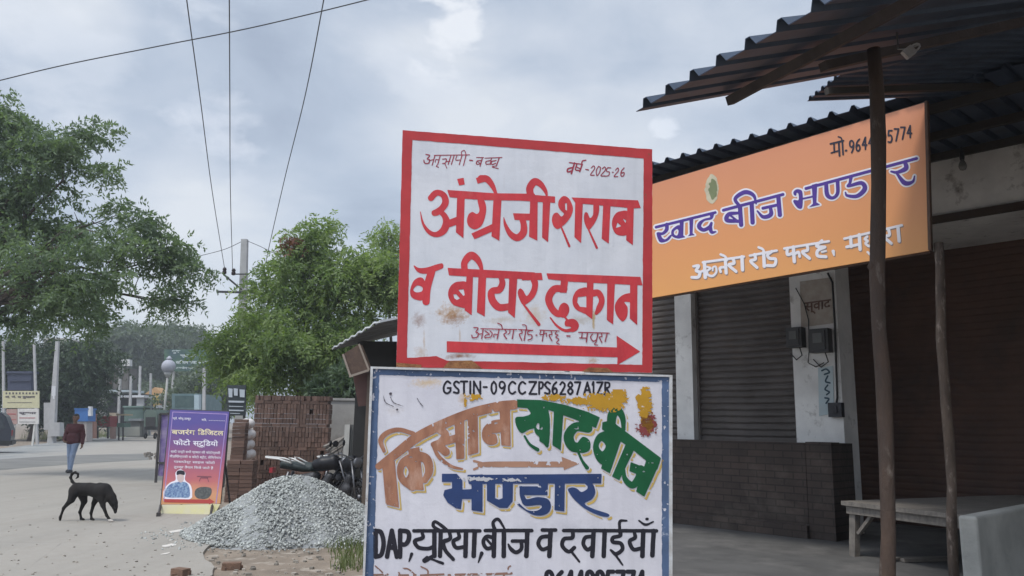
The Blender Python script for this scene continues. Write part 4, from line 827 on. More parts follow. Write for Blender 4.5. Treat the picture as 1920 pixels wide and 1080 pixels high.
g.bar(pa - FD * 0.014 - FN * 0.01, qa - FD * 0.014 - FN * 0.01, 0.022, 0.05, FN); build('frame', g, FRM, osign)
O5 = (1200, 180, 2.7); o1, o2 = on_os(0.004), on_os(0.002)
def hl(a, b, w): return ('s', w, [a, b])
K7 = (1215, 330, 7.2); B7 = (1470, 330, 6.354); W8 = (1280, 440, 8.0)
khad = [('s', 36, [(108, 690), (908, 492)]), ('s', 44, [(255, 655, 50), (250, 725, 50), (200, 775, 38), (135, 778, 42)]), ('c', [(115, 778), (152, 764), (195, 838), (240, 850), (300, 795), (318, 812), (262, 876), (160, 892)]),
 ('c', [(400, 665), (322, 728), (318, 800), (370, 835), (440, 832), (440, 690)]), ('hc', [(392, 715), (412, 745), (395, 800), (358, 792), (350, 750)]), ('p', [(428, 620), (482, 608), (476, 800), (506, 826), (420, 842)]),
 ('p', [(558, 590), (612, 578), (602, 772), (632, 796), (538, 812), (562, 786)]), ('s', 50, [(862, 515, 60), (850, 568, 36), (760, 592, 30), (702, 640, 50), (692, 690, 56), (750, 728, 48), (830, 690, 50), (856, 636, 36)]), ('s', 50, [(836, 690, 56), (860, 758, 44), (915, 752, 18)])]
bha = [('c', [(112, 190), (150, 158), (205, 168), (222, 215), (222, 330), (208, 388), (160, 378), (112, 310), (122, 284), (172, 286), (172, 215), (152, 200), (144, 232), (120, 226)]), ('s', 22, [(215, 272), (340, 245)]), ('p', [(330, 105), (396, 88), (386, 312), (430, 342), (298, 372), (344, 330)])]
purple = [hl((422, 578), (724, 498), 15), ('s', 20, [(498, 592, 14), (450, 598, 20), (440, 628, 22), (498, 634, 16)]), ('s', 11, [(452, 600), (492, 632)]), ('s', 22, [(506, 560), (512, 652)]), ('s', 22, [(565, 545), (570, 640)]), ('s', 18, [(506, 560, 16), (482, 520, 18), (530, 487, 22), (574, 502, 18), (588, 545, 8)]),
 ('s', 22, [(700, 508), (708, 602)]), ('s', 15, [(622, 568), (702, 550)]), ('s', 20, [(660, 562, 16), (662, 600, 22), (624, 612, 18), (594, 582, 8)]), hl((840, 468), (1400, 316), 15),
 ('s', 20, [(942, 446, 20), (948, 500, 22), (975, 516, 16), (1000, 492, 18), (1000, 430, 20)]), ('s', 18, [(1068, 412, 18), (1062, 442, 14), (1055, 456, 14), (1120, 440, 20), (1138, 470, 24), (1100, 506, 20), (1050, 504, 14), (1040, 488, 8)]),
 ('s', 22, [(1218, 370), (1226, 466)]), ('s', 20, [(1342, 335, 20), (1346, 366, 24), (1302, 386, 16), (1272, 382, 10)]), ('s', 20, [(1300, 392, 12), (1340, 440, 24), (1380, 434, 14), (1390, 405, 6)])]
whitel = [hl((318, 842), (526, 813), 10), ('s', 12, [(270, 862, 10), (296, 860, 14), (284, 884, 12), (302, 892, 14), (295, 916, 14), (262, 918, 12)]), ('s', 10, [(302, 892), (326, 882)]), ('s', 15, [(326, 842), (330, 918)]),
 ('s', 14, [(432, 828), (436, 896)]), ('s', 11, [(430, 866), (405, 870), (408, 890)]), ('s', 10, [(408, 802), (430, 812), (440, 830)]), ('s', 13, [(470, 822), (476, 846), (450, 856), (486, 888)]), ('s', 15, [(516, 814), (519, 880)]),
 hl((556, 808), (692, 782), 10), ('s', 13, [(580, 802), (584, 826), (560, 836), (592, 868)]), ('s', 15, [(626, 792), (629, 862)]), ('s', 10, [(600, 766), (622, 776), (630, 796)]), ('s', 13, [(668, 786), (646, 804), (656, 822), (686, 826), (680, 856), (644, 858)]),
 hl((730, 772), (956, 735), 10), ('s', 13, [(746, 770), (746, 802), (774, 796)]), ('s', 15, [(776, 764), (781, 838)]), ('s', 12, [(780, 802), (802, 790), (808, 812)]), ('s', 13, [(846, 754), (848, 780), (822, 790), (858, 822)]), 
 ('s', 12, [(978, 786, 15), (982, 806, 6)]), hl((1034, 722), (1326, 654), 10), ('s', 14, [(1066, 714), (1069, 762)]), ('s', 12, [(1046, 764), (1104, 752)]), ('s', 15, [(1110, 702), (1114, 776)]), ('s', 11, [(1150, 712), (1138, 724), (1152, 734), (1142, 746), (1162, 760), (1196, 748)]), ('s', 15, [(1196, 684), (1198, 758)]), ('s', 9, [(1152, 790), (1174, 808), (1190, 790)]),
 ('s', 13, [(1258, 672), (1262, 704), (1236, 712), (1272, 746)]), ('s', 15, [(1306, 662), (1312, 734)])]
moblack = [hl((964, 242), (1030, 226), 9), ('s', 9, [(982, 240), (984, 284)]), ('s', 8, [(968, 288), (1008, 276)]), ('s', 10, [(1006, 234), (1010, 302)]), ('s', 9, [(1024, 228), (1028, 296)]), ('s', 7, [(1004, 206), (1018, 212), (1024, 230)]), ('s', 11, [(1042, 276), (1044, 276)])] + word('9644995774', [(1060 + i * 32.4, 1060 + i * 32.4 + 23) for i in range(10)], 226, 286, 8.5, -0.262)
F = Field(1222, 280, 1740, 470, 0.6); F.draw(purple, *O5); F.draw(khad, *K7); F.draw(bha, *B7)
flat(F, F.F - 3.0, o2, 'lettering_outline', paint('white_print', (0.74, 0.72, 0.76), 0.4, tone=0.08), osign); flat(F, F.F, o1, 'lettering', paint('purple_print', (0.085, 0.045, 0.27), 0.4, tone=0.2), osign)
F = Field(1285, 410, 1700, 530, 0.6); F.draw(whitel, *O5); F.draw([('s', 24, [(352, 478, 20), (418, 502, 26), (368, 545, 26), (380, 602, 28), (450, 618, 30), (505, 560, 26), (496, 482, 24), (456, 488, 20), (450, 536, 20)])], *W8); F.draw([('s', 30, [(452, 770), (388, 835), (488, 846)]), ('s', 32, [(478, 850), (402, 888), (402, 950), (500, 962)]), ('s', 18, [(450, 905), (500, 892)])], *B7); flat(F, F.F - 0.4, o1, 'lettering', MATS['white_print'], osign)
F2 = F.shifted(1.2, 1.8); flat(F, F2 - 0.4, o2, 'lettering_shadow', paint('grey_print', (0.3, 0.24, 0.22), 0.4), osign)
F = Field(1550, 225, 1720, 300, 0.5); F.draw(moblack, *O5); flat(F, F.F, o1, 'small_lettering', paint('black_print', (0.03, 0.03, 0.05), 0.4), osign)
F = Field(1315, 320, 1355, 385, 0.6); F.draw([('c', [(365, 398), (392, 425), (398, 470), (388, 520), (362, 545), (338, 520), (330, 465), (342, 420)])], *O5); flat(F, F.F + (vnoise(F, 6, 33) - .5) * 5, o2, 'emblem', paint('emblem_cream', (0.55, 0.5, 0.36), 0.5), osign)
F.F[:] = 50; F.draw([('c', [(370, 420), (385, 445), (386, 500), (372, 525), (352, 505), (348, 460), (358, 432)])], *O5); flat(F, F.F + (vnoise(F, 5, 35) - .5) * 6, o1, 'emblem', paint('emblem_green', (0.2, 0.23, 0.12), 0.5), osign)

# ---- posts, front canopy
POST = mat('rusty_pipe', (0.042, 0.032, 0.028), 0.8, (0.095, 0.06, 0.042), 5, 0.9, 0.6, bscale=45, c3=(0.15, 0.125, 0.105), s3=14, t3=(0.6, 0.72), stretch=(1, 1, .35))
cp = thing('tin_canopy', ground(1290, 1300, 0), 'front tin canopy with ribbed sheet and purlin on a rusty pipe post, nearest the camera', 'canopy')
P1 = np.array(depth(1205, 203, 4.2)); CE = ground(1562, 0, P1[2]) - P1; CE /= np.linalg.norm(CE); ch = np.array((-CE[1], CE[0], 0.0))
rq = ray(1525, 146); M2 = np.array(((ch[0], -rq[0]), (ch[1], -rq[1]))); tq, uq = np.linalg.solve(M2, (CAM - P1)[:2]); CS = ch * tq + np.array((0, 0, CAM[2] + rq[2] * uq - P1[2])); CS /= np.linalg.norm(CS)
CNn = np.cross(CE, CS); CNn /= np.linalg.norm(CNn); CNn = CNn if CNn[2] > 0 else -CNn
g = G(); ribbed(g, P1 - CE * 0.06, CE, 6.4, CS, 4.1, 0.2, 0.045); build('sheet', g, TIN, cp)  # sheet runs on out of view, lengthened to darken the shop
def on_can(px, py, off): return onplane(px, py, P1 - CNn * off, CNn)
g = G(); a = on_can(1368, 189, 0.05); b_ = on_can(1640, 40, 0.05); g.bar(a, a + (b_ - a) / np.linalg.norm(b_ - a) * 5.0, 0.05, 0.055, CNn, 0); purl = build('purlin', g, mat('brown_timber', (0.075, 0.06, 0.056), 0.8, (0.045, 0.036, 0.034), 9, 0.8, 0.2), cp)
pt = on_can(1640, 108, 0.13)
g = G(); a = on_can(1556, 122, 0.085); b_ = on_can(1690, 92, 0.085); d = (b_ - a) / np.linalg.norm(b_ - a); g.bar(a - d * 0.05, a + d * 2.6, 0.06, 0.05, CNn); build('rafter', g, MATS['brown_timber'], cp)
pb_ = depth(1668, 1180, pt[1]); dirp = (pb_ - pt); foot = pt + dirp * ((0 - pt[2]) / dirp[2])
g = G(); n = 14; rg = random.Random(3)
g.tube([tuple(pt + np.array((0, 0, 0.05)) + (foot - pt) * i / n + np.array((0.012 * math.sin(i * .9) + rg.uniform(-.004, .004), 0, 0))) for i in range(n + 1)], [0.037 + rg.uniform(-.003, .003) for i in range(n + 1)], 14)
k_ = pt + (foot - pt) * 0.325; g.tube([tuple(k_ + (-0.03, 0, 0.05)), tuple(k_ + (-0.045, 0, 0)), tuple(k_ + (-0.02, 0, -0.06))], [0.01, 0.024, 0.01], 8)
build('post', g, POST, cp, True)
# second sheet behind it
c2 = thing('tin_sheet', depth(1530, 186, 5.7), 'small dark overlapping tin sheet between the front canopy and the main roof', 'tin sheet')
A2 = np.array(depth(1514, 190, 5.75)); B2 = np.array(depth(1573, 143, 5.35)); e2 = B2 - A2; L2 = np.linalg.norm(e2); e2 /= L2; C2 = np.array(depth(1700, 183, 6.1)); s2 = C2 - A2; s2 /= np.linalg.norm(s2)
g = G(); ribbed(g, A2, e2, 1.9, s2, 3.2, L2 / 5.0, 0.022, rw=0.014); build('sheet', g, TIN, c2)
g = G(); g.bar(A2 + e2 * 0.25 - (0, 0, 0.04), A2 + e2 * 0.25 + s2 * 3.1 - (0, 0, 0.04), 0.04, 0.05); build('purlin', g, MATS['sooty_timber'], c2)
# sign post
t0 = np.array(depth(1743, 300, 6.2)); b0 = np.array(depth(1786, 1080, 6.2)); dd = b0 - t0; top = t0 + dd * ((float(qa[2]) + 0.06 - t0[2]) / dd[2]); bot = t0 + dd * ((FLZ - t0[2]) / dd[2])
g = G(); off = np.array((0.035, 0.02, 0)); g.tube([tuple(top + off + (bot - top) * i / 14 + np.array((0.012 * math.sin(i * .8 + 1) + rg.uniform(-.005, .005), 0, 0))) for i in range(15)], [0.036 + rg.uniform(-.003, .003) for i in range(15)], 14)
tag(build('pipe_post', g, mat('rusty_pipe_pale', (0.075, 0.055, 0.044), 0.8, (0.16, 0.115, 0.085), 8, 1.0, 0.6, bscale=45, c3=(0.3, 0.24, 0.2), s3=22, t3=(0.56, 0.7), stretch=(1, 1, .35)), None, True), 'thin speckled rusty pipe standing at the right end of the orange signboard', 'post')
# padlock hanging from the rafter
c = on_can(1704, 98, 0.17); t = thing('padlock', tuple(c), 'small steel padlock hanging tilted under the front canopy beside the post', 'padlock')
rm = Matrix.Rotation(R(-8), 3, 'Z') @ Matrix.Rotation(R(52), 3, 'Y')
g = G(); g.box(c, (0.05, 0.03, 0.058), rot=rm); g.box(Vector(c), (0.054, 0.022, 0.05), rot=rm); build('lock_body', g, mat('worn_steel', (0.5, 0.5, 0.52), 0.4, (0.32, 0.3, 0.28), 30, 0.7, metal=0.5), t)
g = G(); sp_ = [Vector(c) + rm @ Vector((x, 0, z)) for x, z in ((-.017, -.03), (-.017, -.05), (-.011, -.066), (0, -.072), (.011, -.066), (.017, -.05), (.017, -.03))]
g.tube([tuple(Vector(c) + rm @ Vector((p[0], 0, -p[1]))) for p in ((-.017, -.03), (-.017, -.05), (-.011, -.066), (0, -.072), (.011, -.066), (.017, -.05), (.017, -.03))], 0.005, 8); build('shackle', g, MATS['worn_steel'], t, True)
hk = on_can(1684, 92, 0.12); g = G(); top_s = Vector(c) + rm @ Vector((0, 0, 0.068)); g.tube([tuple(hk + np.array((0, 0, .1))), tuple(hk), tuple(Vector(hk) * .5 + top_s * .5 + Vector((0, 0, -.012))), tuple(top_s)], 0.005, 6); build('hook', g, MATS['dull_steel'], t, True)

# ---- bench table and concrete trough
FLZ2 = FLZ; tz = 0.92
A3 = np.array(ground(1576, 939, tz)); B3 = np.array(ground(1772, 962, tz)); D3 = np.array(ground(1920, 912, tz)); ex = (B3 - A3) / np.linalg.norm(B3 - A3); ey = (D3 - A3) - ex * np.dot(D3 - A3, ex); ey /= np.linalg.norm(ey)
tb = thing('plank_table', (A3 + ex * 1.0 + ey * 0.5) * np.array((1, 1, 0)) + np.array((0, 0, FLZ)), 'rough grey plank table standing on the shop floor behind the two posts', 'table')
WOOD = mat('grey_weathered_wood', (0.23, 0.205, 0.178), 0.85, (0.11, 0.1, 0.09), 4, 0.8, 0.35, bscale=30, stretch=(1, 6, 3), c3=(0.12, 0.1, 0.09), s3=4, t3=(0.62, 0.8))
g = G(); LX, LY = 2.3, 2.7; n = 9
for i in range(n):
    y0, y1 = LY * i / n + 0.004, LY * (i + 1) / n - 0.004
    g.slab([A3 + ey * y0, A3 + ex * (LX - 0.03 * (i % 2)) + ey * y0, A3 + ex * (LX - 0.03 * (i % 2)) + ey * y1, A3 + ey * y1], (0, 0, -0.04))
build('tabletop', g, WOOD, tb)
g = G()
for y in (0.05, LY - 0.05): g.bar(A3 + ex * 0.03 + ey * y - (0, 0, .075), A3 + ex * (LX - .05) + ey * y - (0, 0, .075), 0.03, 0.085)
for x in (0.06, LX - 0.1): g.bar(A3 + ex * x + ey * .07 - (0, 0, .075), A3 + ex * x + ey * (LY - .07) - (0, 0, .075), 0.03, 0.08)
build('apron', g, WOOD, tb)
for x in (0.09, LX - .14):
    for y in (0.09, LY - .09):
        g = G(); p = A3 + ex * x + ey * y; q = p * np.array((1, 1, 0)) + np.array((0, 0, FLZ)) - ex * (0.04 if x < 1 else -0.04); g.bar(p - (0, 0, .03), q, 0.07, 0.07, ex); build('leg', g, WOOD, tb)
g = G(); p = A3 + ex * .12 + ey * .09; g.bar(p - (0, 0, .3), p + ex * .22 - (0, 0, .06), 0.03, 0.05, ey); build('brace', g, WOOD, tb); g = G(); p = A3 + ex * (LX - .17) + ey * .09; g.bar(p - (0, 0, .3), p - ex * .22 - (0, 0, .06), 0.03, 0.05, ey); build('brace', g, WOOD, tb)
CON = mat('pale_cement', (0.56, 0.55, 0.5), 0.9, (0.32, 0.315, 0.29), 2.2, 0.8, 0.25, bscale=35, c3=(0.24, 0.24, 0.23), s3=5, t3=(0.62, 0.8))
zt_ = 1.03
a3 = np.array(ground(1795, 966, zt_)); b3 = np.array(ground(1832, 969, zt_)); c3 = np.array(ground(1960, 944, zt_)); u1 = (b3 - a3); w1 = np.linalg.norm(u1); u1 /= w1; u2 = c3 - b3; u2 -= u1 * np.dot(u2, u1) * 0; u2 /= np.linalg.norm(u2)
me = G(); me.slab([a3, a3 + u2 * 2.2, b3 + u2 * 2.2, b3], (0, 0, -zt_)); o = build('cement_wall', me, CON)
bm_ = o.modifiers.new('bevel', 'BEVEL'); bm_.width = 0.022; bm_.segments = 3
tag(o, 'low pale cement wall end at the right edge in front of the plank table', 'wall')
# a scrap of board on the floor
p = ground(1735, 1048, FLZ + 0.02); g = G(); g.box(p, (0.55, 0.12, 0.03), R(12)); g.box(p + np.array((-.3, -.02, .012)), (0.12, .1, 0.012), R(30)); tag(build('board_scrap', g, MATS['grey_weathered_wood']), 'thin dark board scrap lying on the shop floor under the table', 'board')
# ================================================================ ground
DIRT = mat('dusty_ground', (0.26, 0.21, 0.163), 0.95, (0.145, 0.117, 0.09), 1.3, 0.9, 0.9, bscale=7, c3=(0.33, 0.285, 0.235), s3=3.5, t3=(0.52, 0.64))
g = G(); N = 60; S_ = 700.0
xs = [-S_ + 2 * S_ * i / 8 for i in range(9)]
V = [(x, y, 0) for y in (-300, 60, 400, 900) for x in xs]; g.add(V, [(j * 9 + i, j * 9 + i + 1, (j + 1) * 9 + i + 1, (j + 1) * 9 + i) for j in range(3) for i in range(8)])
tag(build('ground', g, DIRT), kind='structure')
# concrete road: a slab 3 cm proud of the dirt, its right edge ragged
def roadmat():
    m = bpy.data.materials.new('dusty_concrete_road'); m.use_nodes = True; t = m.node_tree; b = t.nodes['Principled BSDF']
    tc = nd(t, 'ShaderNodeTexCoord'); v = tc.outputs['Object']
    q = nd(t, 'ShaderNodeMapping'); q.inputs['Rotation'].default_value = (0, 0, R(-21)); q.inputs['Scale'].default_value = (1.0, 0.16, 1); t.links.new(v, q.inputs[0])
    n1 = noise(t, q.outputs[0], 0.9, 5, 0.6, 0.4); n2 = noise(t, v, 5, 6, 0.65); n3 = noise(t, v, 60, 4, 0.7)
    out = mixc(t, ramp(t, n1, [(0.4, 0.0), (0.6, 1.0)]), (0.215, 0.228, 0.228), (0.295, 0.296, 0.285))
    qs = nd(t, 'ShaderNodeMapping'); qs.inputs['Rotation'].default_value = (0, 0, R(-21)); qs.inputs['Scale'].default_value = (1.0, 0.035, 1); t.links.new(v, qs.inputs[0])
    ns = noise(t, qs.outputs[0], 2.6, 4, 0.6, 0.1)                    # wheel-worn lanes along the road
    out = mixc(t, math_n(t, 'MULTIPLY', ramp(t, ns, [(0.42, 0.0), (0.6, 1.0)]), 0.55), out, (0.345, 0.342, 0.325))
    npt = noise(t, v, 0.45, 6, 0.62, 0.6)                             # patches of settled dust and damp
    out = mixc(t, math_n(t, 'MULTIPLY', ramp(t, npt, [(0.54, 0.0), (0.62, 1.0)]), 0.5), out, (0.165, 0.165, 0.16))
    out = mixc(t, math_n(t, 'MULTIPLY', ramp(t, n2, [(0.4, 0.0), (0.7, 1.0)]), 0.5), out, (0.21, 0.205, 0.19))
    # dust blown over the right margin of the carriageway
    dt = nd(t, 'ShaderNodeVectorMath', operation='DOT_PRODUCT'); t.links.new(v, dt.inputs[0]); e0 = ground(396, 1013); ang = np.array((0.93, 0.37, 0))
    dt.inputs[1].default_value = tuple(ang)
    mr = nd(t, 'ShaderNodeMapRange'); t.links.new(math_n(t, 'ADD', dt.outputs['Value'], math_n(t, 'MULTIPLY', math_n(t, 'SUBTRACT', n1, 0.5), 2.5)), mr.inputs[0])
    d0 = float(np.dot(e0, ang)); mr.inputs[1].default_value = d0 - 3.0; mr.inputs[2].default_value = d0 - 0.2
    out = mixc(t, math_n(t, 'MULTIPLY', mr.outputs[0], 0.6), out, (0.34, 0.3, 0.25))
    # worn dark track far along and fine speckle
    out = mixc(t, math_n(t, 'MULTIPLY', ramp(t, n3, [(0.6, 0.0), (0.72, 1.0)]), 0.22), out, (0.25, 0.24, 0.22))
    vo = nd(t, 'ShaderNodeTexVoronoi', feature='DISTANCE_TO_EDGE'); vo.inputs['Scale'].default_value = 0.33; t.links.new(v, vo.inputs['Vector'])
    out = mixc(t, math_n(t, 'MULTIPLY', ramp(t, vo.outputs['Distance'], [(0.0, 1.0), (0.004, 0.0)]), math_n(t, 'MULTIPLY', ramp(t, npt, [(0.45, 0.0), (0.55, 1.0)]), 0.6)), out, (0.17, 0.16, 0.15))
    t.links.new(out, b.inputs['Base Color']); b.inputs['Roughness'].default_value = 0.85; b.inputs['Specular IOR Level'].default_value = 0.25
    bn = nd(t, 'ShaderNodeBump'); bn.inputs['Strength'].default_value = 0.45; bn.inputs['Distance'].default_value = 0.03
    t.links.new(math_n(t, 'ADD', math_n(t, 'MULTIPLY', n3, 0.4), n2), bn.inputs['Height']); t.links.new(bn.outputs[0], b.inputs['Normal']); return m
ROAD = roadmat()
ea = ground(396, 1013); eb = ground(385, 1085); ed = (ea - eb) / np.linalg.norm(ea - eb)
right = []
r_ = random.Random(5)
for i in range(0, 150):
    tpos = -12 + i * 0.25
    p = ea + ed * tpos; j = r_.uniform(-.035, .035) + 0.05 * math.sin(i * .7); right.append(p + np.array((0.93, 0.37, 0)) * j)
right += [ground(292, 818), ground(276, 811)]
left = [ground(262, 811), ground(150, 824), ground(0, 842), ground(-260, 868), np.array((-40, 10, 0)), np.array((-30, -8, 0))]
poly = right + left
g = G(); g.slab([p * np.array((1, 1, 0)) for p in poly], (0, 0, 0.03)); tag(build('road', g, ROAD), kind='structure')
# the darker band across the road, thin sheet on the slab
g = G(); pl = [ground(x, y, 0.034) for x, y in ((-120, 872), (0, 861), (120, 854), (285, 850), (285, 862), (170, 868), (60, 876), (-120, 892))]
g.add(pl, [tuple(range(8))[::-1]]); tag(build('cross_band', g, mat('cross_band_grey', (0.155, 0.154, 0.148), 0.95, (0.225, 0.22, 0.205), 0.5, 0.9, 0.2, stretch=(0.4, 2, 1), c3=(0.28, 0.272, 0.25), s3=1.2, t3=(0.54, 0.68), spec=.1)), kind='structure')
# raised cement floor in front of the shops
FL = mat('swept_cement_floor', (0.125, 0.122, 0.118), 0.95, (0.075, 0.073, 0.072), 1.6, 0.8, 0.15, bscale=25, c3=(0.17, 0.163, 0.155), s3=1.5, t3=(0.5, 0.75), spec=.12)
g = G(); g.slab([fpt(s, k, 0) for s, k in ((-5, -2.0), (4.3, -2.0), (4.3, KF + 3.0), (-5, KF + 3.0))], (0, 0, FLZ)); tag(build('shop_floor', g, FL), kind='structure')

# ================================================================ gravel heap
pc = np.array((-3.2, 11.75, 0.0)); rg = np.random.default_rng(4)
def heap(x, y):
    """height of the heap at (x, y)"""
    u = (x - pc[0]); v = (y - pc[1]); a = np.arctan2(v, u)
    rad = 1.43 + 0.1 * np.sin(2 * a + 1) + 0.06 * np.sin(3 * a); d = np.hypot(u, v * 0.92) / rad
    h = 0.95 * np.clip(1 - d, 0, 1) ** 0.95
    ridge = 0.8 * np.clip(1 - np.hypot((u - .3) / 1.4, v / 1.35), 0, 1); h = np.maximum(h, ridge)
    top = 0.76 + 0.025 * np.sin(u * 6 + 1) + 0.02 * np.sin(v * 7); k_ = 0.12; q_ = np.clip(0.5 + 0.5 * (top - h) / k_, 0, 1)          # slumped, rounded crest
    h2 = top * (1 - q_) + h * q_ - k_ * q_ * (1 - q_); h2 = h2 + 0.03 * np.sin(a * 5 + 2 * d) * np.clip(h2, 0, .3) / .3
    return np.where(h > 0.0, np.clip(h2, 0, None), 0)
gx, gy = np.meshgrid(np.linspace(-2.1, 2.1, 70) + pc[0], np.linspace(-1.9, 1.9, 64) + pc[1]); hz = heap(gx, gy); hz = hz + (hz > 0.01) * (rg.normal(scale=.008, size=hz.shape) + .02 * np.sin(gx * 7 + gy * 3))
V = np.stack([gx, gy, hz - 0.012], -1).reshape(-1, 3); nx = 70; F1 = np.array([(j * nx + i, j * nx + i + 1, (j + 1) * nx + i + 1, (j + 1) * nx + i) for j in range(63) for i in range(69)])
keep = V[F1][:, :, 2].max(1) > 0.0; F1 = F1[keep]
n = 17000; px_ = pc[0] + rg.uniform(-2.0, 2.0, n * 2); py_ = pc[1] + rg.uniform(-1.8, 1.8, n * 2); hh = heap(px_, py_)
edge = rg.random(n * 2) < 0.03; ok = (hh > 0.01) | (edge & (np.hypot(px_ - pc[0], py_ - pc[1]) < 1.85 + .25 * rg.random(n * 2))); px_, py_, hh = px_[ok][:n], py_[ok][:n], hh[ok][:n]; n = len(px_)
zoff = np.where(hh < 0.02, 0.028, 0.0)
octa = np.array([(1, 0, 0), (-1, 0, 0), (0, 1, 0), (0, -1, 0), (0, 0, 1), (0, 0, -1)], float); of = np.array([(0, 2, 4), (2, 1, 4), (1, 3, 4), (3, 0, 4), (2, 0, 5), (1, 2, 5), (3, 1, 5), (0, 3, 5)])
sz = (0.007 + 0.019 * rg.random((n, 1, 1)) ** 1.6) * rg.uniform(.6, 1.3, (n, 1, 3)); st = octa[None] * sz + rg.normal(scale=.003, size=(n, 6, 3))
q = rg.normal(size=(n, 4)); q /= np.linalg.norm(q, axis=1, keepdims=True); a, b, c, d = q.T
RM = np.stack([1 - 2 * (c * c + d * d), 2 * (b * c - a * d), 2 * (b * d + a * c), 2 * (b * c + a * d), 1 - 2 * (b * b + d * d), 2 * (c * d - a * b), 2 * (b * d - a * c), 2 * (c * d + a * b), 1 - 2 * (b * b + c * c)], 1).reshape(n, 3, 3)
st = np.einsum('nij,nkj->nki', RM, st) + np.stack([px_, py_, hh + 0.004 + zoff], 1)[:, None, :]
SV = st.reshape(-1, 3); SF = (np.arange(n)[:, None, None] * 6 + of[None]).reshape(-1, 3)
GRAV = mat('crushed_stone', (0.39, 0.405, 0.385), 0.9, (0.3, 0.315, 0.3), 1.5, 0.8, island=0.38, c3=(0.36, 0.365, 0.345), s3=2.0, t3=(0.5, 0.75))
hp = thing('gravel_heap', pc, 'heap of grey crushed stone spilled at the road edge beside the painted boards', 'gravel heap')
npmesh('core', V, F1, mat('stone_dust', (0.3, 0.31, 0.31), 0.95, (0.22, 0.23, 0.23), 20, 0.8, 0.6), hp, True)
so_ = npmesh('stones', SV, SF, GRAV, hp); so_['kind'] = 'stuff'

# ================================================================ bricks
BR = mat('stacked_brick', (0.135, 0.082, 0.063), 0.95, (0.1, 0.067, 0.055), 1.5, 0.9, 0.3, bscale=50, island=0.3, c3=(0.17, 0.115, 0.09), s3=1.6, t3=(.55, .75))
def brickwall(g, o, ex_, nx_, nz_, ny_=1, L=0.225, Hh=0.075, D=0.11, rng=None, header=False, lean=0.0):
    """loose dry stack: courses of bricks with small shifts"""
    ex_ = Vector(ex_); ey_ = Vector((-ex_.y, ex_.x, 0)); ang = math.atan2(ex_.y, ex_.x); z = o[2]
    for c in range(nz_):
        upright = header and c % 5 != 4 ; h = 0.112 if upright else Hh; l = Hh if upright else L; k = int(round(nx_ * L / l))
        for i in range(k):
            for j in range(ny_):
                if rng.random() < (0.012 if c < nz_ - 1 else 0.2) and c > 2 and j == 0: continue
                p = Vector(o) + ex_ * (i * l + l / 2 + (0 if upright else (c % 2) * 0.0) + rng.uniform(-.004, .004)) + ey_ * (D * (j + .5) + rng.uniform(-.012, .01) + lean * c)
                p.z = z + h / 2; g.box(p, (l - rng.uniform(.006, .014), D - .008, h - rng.uniform(.003, .008)), ang + rng.uniform(-.03, .03))
        z += h
    return z
rb = random.Random(2)
def stack_at(x0, x1, ytop, ybase, Y, label, nY=3, header=True, lean=0.0):
    a = depth(x0, ybase, Y); b = depth(x1, ybase, Y); tz_ = depth((x0 + x1) / 2, ytop, Y)[2]; wd = np.linalg.norm(b - a); k = max(1, int(round(wd / 0.225)))
    nz = int(round(tz_ / (0.1046 if header else 0.075))); g = G(); e = (b - a); e[2] = 0; e = e / np.linalg.norm(e)
    brickwall(g, (a[0], a[1], 0.0), tuple(e), k, nz, nY, L=wd / k, rng=rb, header=header, lean=lean); return tag(build('brick_stack', g, BR), label, 'brick stack', 'stacks of bricks beyond the gravel')
stack_at(467, 607, 741, 900, 18.0, 'tall wide stack of red bricks behind the parked motorcycles', 3)
stack_at(428, 453, 786, 900, 17.0, 'narrow column of bricks between the studio standee and the white sacks', 2, False)
stack_at(420, 470, 862, 935, 16.0, 'low pile of brown bricks at the foot of the brick column', 3, False)
SACK = mat('white_woven_sack', (0.6, 0.57, 0.55), 0.8, (0.45, 0.4, 0.38), 8, 0.8, 0.4, c3=(0.4, 0.26, 0.2), s3=6, t3=(0.55, 0.7))
lab = ['topmost white sack of the small pile beside the tall brick stack', 'second white sack from the top beside the tall brick stack', 'third white sack, slightly pinkish, beside the tall brick stack', 'lowest white sack beside the tall brick stack, just above the low bricks']
for i, yy in enumerate((795, 815, 834, 852)):
    c = depth(460 + (i % 2) * 2, yy, 17.4); caps = [(c + np.array((-.09, 0, -.02)), c + np.array((.1, 0, .01)), .115, .11), (c + np.array((-.02, .08, 0)), c + np.array((.04, -.06, -.02)), .12, .11)]
    o = body('sack', caps, SACK, None, 0.02, .04); tag(o, lab[i], 'sack', 'white sacks by the brick stack')
for px, py, w_, h_, a_, lb in ((434, 1062, .19, .075, .2, 'broken brown brick lying on the dirt right of the concrete edge'), (338, 1073, .16, .07, -.4, 'broken brick at the lower edge of the photo on the concrete road')):
    g = G(); p = ground(px, py + 6, 0.03 if px < 390 else 0); c = p + np.array((0, 0, h_ / 2)); g.box(c, (w_, .11, h_), a_); g.box(c + np.array((w_ * .42, .02, -.012)), (.05, .08, h_ * .55), a_ + .5)
    g.box(c + np.array((-w_ * .3, -.05, -.02)), (.05, .05, h_ * .4), a_ - .6); o = build('brick', g, mat('dark_brick', (0.2, 0.12, 0.08), 0.95, (0.12, 0.08, 0.06), 12, .8, .5)); tag(o, lb, 'brick')
g = G(); p = ground(412, 1014, 0.004); g.box(p + np.array((0, 0, .02)), (.14, .06, .03), .15); g.box(p + np.array((.05, .02, .03)), (.07, .05, .03), .5); tag(build('scrap', g, mat('white_scrap', (0.7, 0.7, 0.7), .7)), 'small white scrap at the foot of the gravel heap', 'scrap')
g = G(); rl = random.Random(9)
